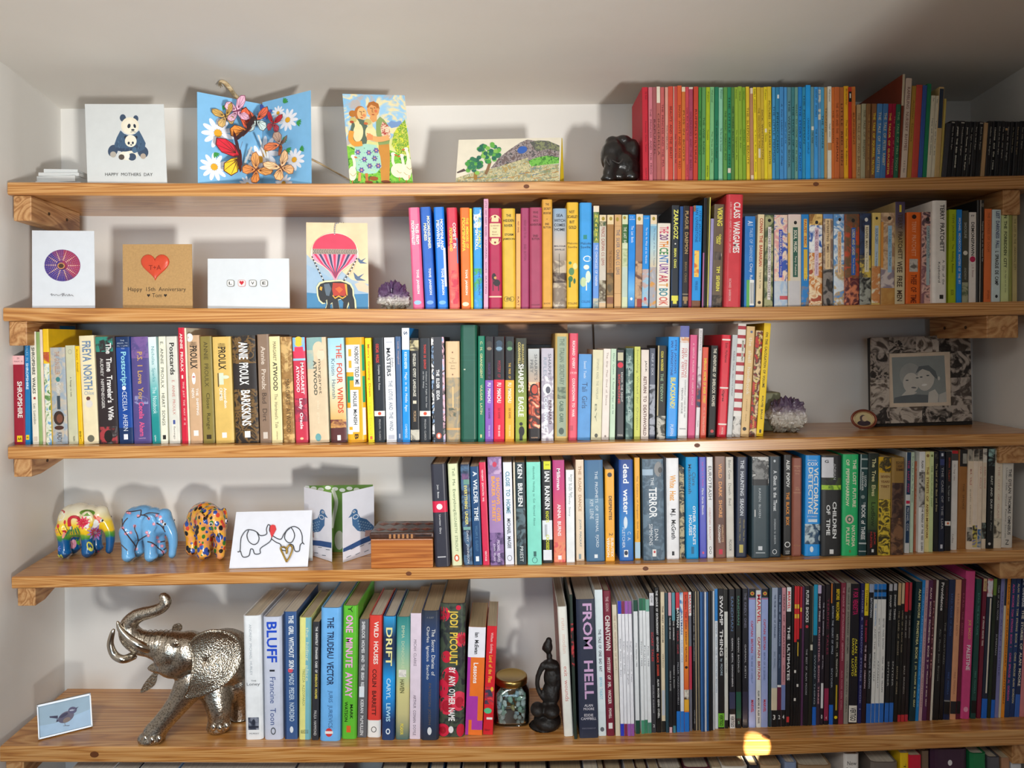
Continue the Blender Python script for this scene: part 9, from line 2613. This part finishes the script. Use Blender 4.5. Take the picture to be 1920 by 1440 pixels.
# ---------------------------------------------------------------- photo frames
def big_frame():
    r = empty('photo_frame')
    tag(r, 'square photo frame with grey collage border and a black-and-white portrait', 'frame', 'picture frames on the shelves')
    zb = zfor(2, 1730, 799) + .004
    c = Sheet(r, 2, (1634.5, 798), (1823, 800), (1631, 633), zb, zb, .03, org=(1600, 610), sc=6.0)
    c.panel('back_board', plain('1c1816', .6), .012)
    # border of twelve collage panels around the window
    cols = ['221c1a-b4a89c-4a403a', '8a8078-241e1c-a89c90-3a322e', '2e2622-c0b4a6-54483f', '6a6058-1e1816-b0a498']
    x0, x1, y0, y1 = 190, 1322, 145, 1100
    ix0, ix1, iy0, iy1 = 394, 1098, 325, 925
    cells = [(x0, ix0, y0, iy0), (ix0, 700, y0, iy0), (700, 960, y0, iy0), (960, ix1, y0, iy0), (ix1, x1, y0, iy0), (x0, ix0, iy0, 620), (x0, ix0, 620, iy1), (ix1, x1, iy0, 620), (ix1, x1, 620, iy1),
             (x0, ix0, iy1, y1), (ix0, 760, iy1, y1), (760, ix1, iy1, y1), (ix1, x1, iy1, y1)]
    for i, (a, b, p, q) in enumerate(cells):
        vs = []
        for d in (.0002, -.005):
            for X, Y in ((a, q), (b, q), (b, p), (a, p)):
                vs.append(c.pt(*c.uv(X, Y), d))
        mesh('collage_panel', vs, [(4, 5, 6, 7), (0, 1, 5, 4), (1, 2, 6, 5), (2, 3, 7, 6), (3, 0, 4, 7)], art(cols[i % 4], 14, 2.0), r)
    # cream mount and photograph
    vs = []
    for X, Y in ((ix0, iy1), (ix1, iy1), (ix1, iy0), (ix0, iy0)):
        vs.append(c.pt(*c.uv(X, Y), -.001))
    mesh('mount', vs, [(0, 1, 2, 3)], plain('d8c4ac', .7), r)
    c.base = .0012
    c.poly([(450, 880), (1050, 885), (1032, 365), (432, 370)], '8b918e')
    lt, md, dk = 'c4c0b6', '9a9c98', '62686a'
    c.ell(640, 570, 120, 130, md)          # curly hair
    c.ell(650, 660, 92, 112, lt)
    c.poly([(540, 800), (600, 740), (720, 770), (660, 800)], lt)
    c.poly([(450, 880), (460, 820), (560, 800), (700, 790), (840, 800), (840, 885)], '62686a')
    c.ell(815, 620, 100, 135, lt, .15)
    c.poly([(700, 560), (740, 480), (850, 470), (930, 540), (960, 640), (910, 600), (860, 540), (780, 510)], dk)
    c.poly([(840, 885), (850, 770), (920, 740), (960, 800), (950, 888)], lt)
    c.poly([(960, 888), (965, 800), (1045, 770), (1050, 885)], 'b8b6ae')
    for x, y in ((605, 632), (720, 608), (765, 600), (840, 585)):
        c.ell(x, y, 18, 7, '4a5254', n=10)
    c.ell(680, 715, 30, 9, '6a6a6a', .1, n=12)
    c.ell(800, 688, 32, 12, 'e0ded8', -.1, n=12)
    c.ell(965, 620, 14, 22, 'c4c2ba')
    c.done('photograph')


def bird_frame():
    r = empty('photo_frame')
    tag(r, 'small silver-edged frame with a photograph of a wren', 'frame', 'picture frames on the shelves')
    zl, zr = zfor(4, 72, 1387), zfor(4, 173, 1362)
    c = Sheet(r, 4, (72, 1387), (173.5, 1362), (69, 1322), zl, zr, .012, org=(30, 1260), sc=9.0)
    c.V.z = c.V.z
    c.panel('back_board', plain('8a8076', .5), .010)
    # rim of four bars
    bars = [((0, 0), (1, .045)), ((0, .945), (1, 1)), ((0, .0), (.022, 1)), ((.975, 0), (1, 1))]
    for (u0, v0), (u1, v1) in bars:
        vs = [c.pt(u, v, n) for n in (.0002, -.004) for u, v in ((u0, v0), (u1, v0), (u1, v1), (u0, v1))]
        mesh('frame_bar', vs, [(4, 5, 6, 7), (0, 1, 5, 4), (1, 2, 6, 5), (2, 3, 7, 6), (3, 0, 4, 7)], plain('b8bcc0', .38, .02, metal=.8), r)
    c.poly([(0.02, .04), (.98, .04), (.98, .95), (.02, .95)], 'b4cad8', frac=True)
    c.poly([(.02, .04), (.98, .04), (.98, .52), (.6, .42), (.3, .35), (.02, .38)], 'c0d8ec', frac=True)
    g, d2 = '6e6678', '4c4860'
    c.ell(840, 760, 150, 88, '7a7080', -.55)
    c.ell(800, 775, 110, 70, g, -.6)
    c.ell(950, 640, 75, 58, '6a6480', -.3)
    c.ell(940, 640, 45, 14, 'c8c8d4', -.2)
    c.poly([(1000, 600), (1055, 580), (1010, 625)], d2)
    c.poly([(700, 735), (560, 750), (565, 775), (700, 790)], d2)
    c.poly([(690, 780), (670, 850), (710, 840)], d2)
    c.ell(800, 730, 85, 26, d2, -.55)
    c.ell(850, 810, 70, 40, '9a8478', -.5)
    c.stroke([(820, 850), (825, 905), (890, 912)], 9, '7a7a84')
    c.stroke([(790, 915), (900, 905)], 7, '5a5a64', smooth=False)
    c.ell(965, 625, 6, 6, '20202c', n=8)
    c.done('photograph')
    # clear cover
    m, nt, b = newmat('clear_cover')
    tr = N(nt, 'ShaderNodeBsdfTransparent')
    gl = N(nt, 'ShaderNodeBsdfGlossy')
    gl.inputs['Roughness'].default_value = .05
    fr = N(nt, 'ShaderNodeFresnel')
    fr.inputs['IOR'].default_value = 1.4
    mx = N(nt, 'ShaderNodeMixShader')
    nt.links.new(fr.outputs[0], mx.inputs[0])
    nt.links.new(tr.outputs[0], mx.inputs[1])
    nt.links.new(gl.outputs[0], mx.inputs[2])
    nt.links.new(mx.outputs[0], nt.nodes['Material Output'].inputs['Surface'])
    vs = [c.pt(u, v, -.0034) for u, v in ((.02, .04), (.98, .04), (.98, .95), (.02, .95))]
    mesh('cover_glass', vs, [(0, 1, 2, 3)], m, r)


def oval_frame():
    zb = zfor(2, 1618, 805)
    c = P(1619.5, 786, zb)
    gz = shelf_h(2, c.x) + .0004
    r = empty('oval_frame', (c.x, c.y, gz))
    tag(r, 'tiny oval brass-rimmed portrait on ball feet, left of photo frame', 'frame', 'picture frames on the shelves')
    k = zb / F
    a, b = 24 * k, 17.5 * k
    cz = c.z - gz
    tilt = Matrix.Translation((0, 0, cz)) @ Matrix.Rotation(math.radians(-12), 4, 'X')

    def oval(f, y, n=36):
        return [tuple(tilt @ Vector((a * f * math.cos(q), y, b * f * math.sin(q)))) for q in np.linspace(0, 2 * math.pi, n + 1)[:-1]]
    for nm, f0, rad, col, met in (('outer_rim', .95, .0022, '8a4a38', .5), ('inner_rim', .80, .0013, 'd8b48a', .8)):
        pts = [Vector(p) for p in oval(f0, -.001)]
        vs, fs = tube(pts + [pts[0]], rad, 8, cap=False)
        mesh(nm, vs, fs, plain(col, .3, metal=met), r, smooth=True)
    mb = MB()
    mb.add(oval(.95, .002), [tuple(range(36))], plain('6a3a2c', .4))
    mb.add(oval(.82, .0), [tuple(range(36))], plain('cdbb8a', .5))
    mb.build('backing', r)
    mb = MB()

    def e2(x, z, rx, rz, col, y):
        mb.add([tuple(tilt @ Vector((a * (x + rx * math.cos(q)), y, b * (z + rz * math.sin(q))))) for q in np.linspace(0, 2 * math.pi, 21)[:-1]], [tuple(range(20))], plain(col, .5))
    e2(-.02, -.42, .52, .3, '3a2c34', -.0004)
    e2(-.05, .08, .26, .38, '5a4a48', -.0005)
    e2(.06, .06, .2, .3, 'd0b890', -.0006)
    mb.build('painted_portrait', r)
    for sx in (-.3, .3):
        bm = bmesh.new()
        bmesh.ops.create_uvsphere(bm, u_segments=12, v_segments=8, radius=.0032, matrix=Matrix.Translation((sx * a, -.001, .0033)))
        me = bpy.data.meshes.new('ball_foot')
        bm.to_mesh(me)
        bm.free()
        obj_from('ball_foot', me, plain('d8c0a0', .25, metal=.8), r)


big_frame()
bird_frame()
oval_frame()


# ---------------------------------------------------------------- jar of sea glass
def jar():
    zc = zfor(4, 958, 1364) + .034
    c = P(959, 1362, zc)
    gz = shelf_h(4, c.x) + .0006
    r = empty('glass_jar', (c.x, c.y, gz))
    tag(r, 'square glass jar with a gold screw lid, full of frosted pebbles', 'jar')
    w = 34 * zc / F
    Hj = P(959, 1290, zc - .03).z - gz
    m, nt, b = newmat('jar_glass')
    tr = N(nt, 'ShaderNodeBsdfTransparent')
    tr.inputs[0].default_value = (.93, .97, .96, 1)
    gl = N(nt, 'ShaderNodeBsdfGlossy')
    gl.inputs['Roughness'].default_value = .04
    fr = N(nt, 'ShaderNodeFresnel')
    fr.inputs['IOR'].default_value = 1.5
    mx = N(nt, 'ShaderNodeMixShader')
    nt.links.new(fr.outputs[0], mx.inputs[0])
    nt.links.new(tr.outputs[0], mx.inputs[1])
    nt.links.new(gl.outputs[0], mx.inputs[2])
    nt.links.new(mx.outputs[0], nt.nodes['Material Output'].inputs['Surface'])

    def sq(wd, z, p=.42, n=40):
        o = []
        for q in np.linspace(0, 2 * math.pi, n + 1)[:-1]:
            cs, sn = math.cos(q), math.sin(q)
            o.append((wd * math.copysign(abs(cs) ** p, cs), wd * math.copysign(abs(sn) ** p, sn), z))
        return o
    prof = [(w * .86, 0, .5), (w * .97, .003, .42), (w, .008, .42), (w, Hj * .76, .42), (w * .97, Hj * .86, .5), (w * .84, Hj * .94, .8), (w * .8, Hj * 1.02, 1.0)]
    inn = [(a - .0022, max(z, .004), p) for a, z, p in reversed(prof)]
    vs, fs = [], []
    for a, z, p in prof + inn:
        vs += sq(a, z, p)
    for i in range(len(prof) + len(inn) - 1):
        for k in range(40):
            fs.append((i * 40 + k, i * 40 + (k + 1) % 40, (i + 1) * 40 + (k + 1) % 40, (i + 1) * 40 + k))
    fs.append(tuple(range(40)))
    fs.append(tuple(reversed(range((len(prof) + len(inn) - 1) * 40, (len(prof) + len(inn)) * 40))))
    mesh('jar_glass', vs, fs, m, r, smooth=True)
    # lid
    gold = plain('b89a5c', .28, .03, metal=1.0)
    R = 30.5 * zc / F
    prof = [(R * .985, Hj * .99), (R, Hj * 1.0), (R, Hj * 1.12), (R * .98, Hj * 1.155), (R * .9, Hj * 1.165), (R * .82, Hj * 1.155), (R * .78, Hj * 1.145), (0.0001, Hj * 1.145)]
    vs, fs = [], []
    n = 48
    for a, z in prof:
        vs += [(a * math.cos(q), a * math.sin(q), z) for q in np.linspace(0, 2 * math.pi, n + 1)[:-1]]
    for i in range(len(prof) - 1):
        for k in range(n):
            fs.append((i * n + k, i * n + (k + 1) % n, (i + 1) * n + (k + 1) % n, (i + 1) * n + k))
    fs.append(tuple(range(n)))
    mesh('lid', vs, fs, gold, r, smooth=True)
    # pieces of sea glass
    rnd = random.Random(11)
    kinds = [('pale green', 'b8d8c8'), ('pale blue', 'b8d0e0'), ('white', 'e4ecec'), ('grey-green', '8aa89c'), ('clear grey', 'c8d4d4')]
    bm = bmesh.new()
    bmesh.ops.create_icosphere(bm, subdivisions=1, radius=1)
    base = bpy.data.meshes.new('frosted_pebble')
    bm.to_mesh(base)
    bm.free()
    spots = []
    zl, lay = .008, 0
    while zl < Hj * .90:
        for k in range(14):
            q = 2 * math.pi * (k + .5 * (lay % 2)) / 14 + rnd.uniform(-.1, .1)
            cs, sn = math.cos(q), math.sin(q)
            rr = w * (.76 if zl < Hj * .75 else .62)
            spots.append((rr * math.copysign(abs(cs) ** .5, cs), rr * math.copysign(abs(sn) ** .5, sn), zl + rnd.uniform(-.002, .002)))
        zl += .0088
        lay += 1
    meshes = []
    for k in range(6):
        me = base.copy()
        for v in me.vertices:
            v.co *= rnd.uniform(.82, 1.12)
        meshes.append(me)
    cache = {}
    for i, (x, y, z) in enumerate(spots):
        nm, col = kinds[rnd.randrange(5)]
        if i in (41, 90):
            nm, col = 'deep blue', '2c3c8c'
        elif i in (52, 75):
            nm, col = 'amber', 'b8a468'
        if (nm) not in cache:
            g, gnt, gb = newmat('frosted_' + nm.replace(' ', '_'))
            gv = coords(gnt, 'Object', rand=True)
            gno = N(gnt, 'ShaderNodeTexNoise')
            gno.inputs['Scale'].default_value = 2
            gnt.links.new(gv, gno.inputs['Vector'])
            gr = ramp(gnt, [(.3, tuple(q * .8 for q in rgb(col))), (.7, rgb(col))])
            gnt.links.new(gno.outputs['Fac'], gr.inputs['Fac'])
            gnt.links.new(gr.outputs['Color'], gb.inputs['Base Color'])
            gb.inputs['Roughness'].default_value = .45
            gb.inputs['Transmission Weight'].default_value = .25
            cache[nm] = [mm.copy() for mm in meshes]
            for mm in cache[nm]:
                mm.materials.append(g)
        o = bpy.data.objects.new('frosted_pebble', cache[nm][i % 6])
        COL.objects.link(o)
        o.location = Vector((c.x + x, c.y + y, gz + z))
        o.rotation_euler = (rnd.uniform(0, 6), rnd.uniform(0, 6), rnd.uniform(0, 6))
        s = .0062
        o.scale = (s * rnd.uniform(1.0, 1.35), s * rnd.uniform(.75, 1.0), s * rnd.uniform(.55, .8))
        tag(o, f'frosted {nm} pebble inside the square jar', 'pebble', f'{nm} pebbles in the jar')


jar()


# ---------------------------------------------------------------- dried stalk leaning behind the butterfly card
pts = [(411, 158, 1.462), (414, 153, 1.462), (421, 155, 1.466), (430, 164, 1.475), (445, 184, 1.49), (490, 232, 1.53), (560, 285, 1.565), (610, 312, 1.585), (662, 341, 1.592)]
q = spline([(*P(x, y, z), rr) for (x, y, z), rr in zip(pts, (.002, .003, .0042, .0045, .0042, .0032, .0022, .0018, .0016))], 6)
q = [(x, min(y, -.006), max(z, shelf_h(0, x) + .003), rr) for x, y, z, rr in q]
vs, fs = tube([p[:3] for p in q], [p[3] for p in q], 8)
r = empty('dried_stalk')
tag(r, 'thin bent dried stalk with curled tip leaning behind the butterfly card', 'stalk')
mesh('stem', vs, fs, wood('stalk_wood', '9a7a50', 'c8ac80', 'dcc8a0', 'X', .6), r, smooth=True)
for dx, dy in ((-4, 3), (-5, 7), (2, 8), (-1, 10)):
    a, b = P(415, 155, 1.462), P(415 + dx, 155 + dy, 1.455)
    vs, fs = tube([a, (a + b) / 2 + Vector((-.002, 0, .001)), b], [.0016, .0014, .0006], 6)
    mesh('curled_tip', vs, fs, plain('7a6a50', .7), r, smooth=True)
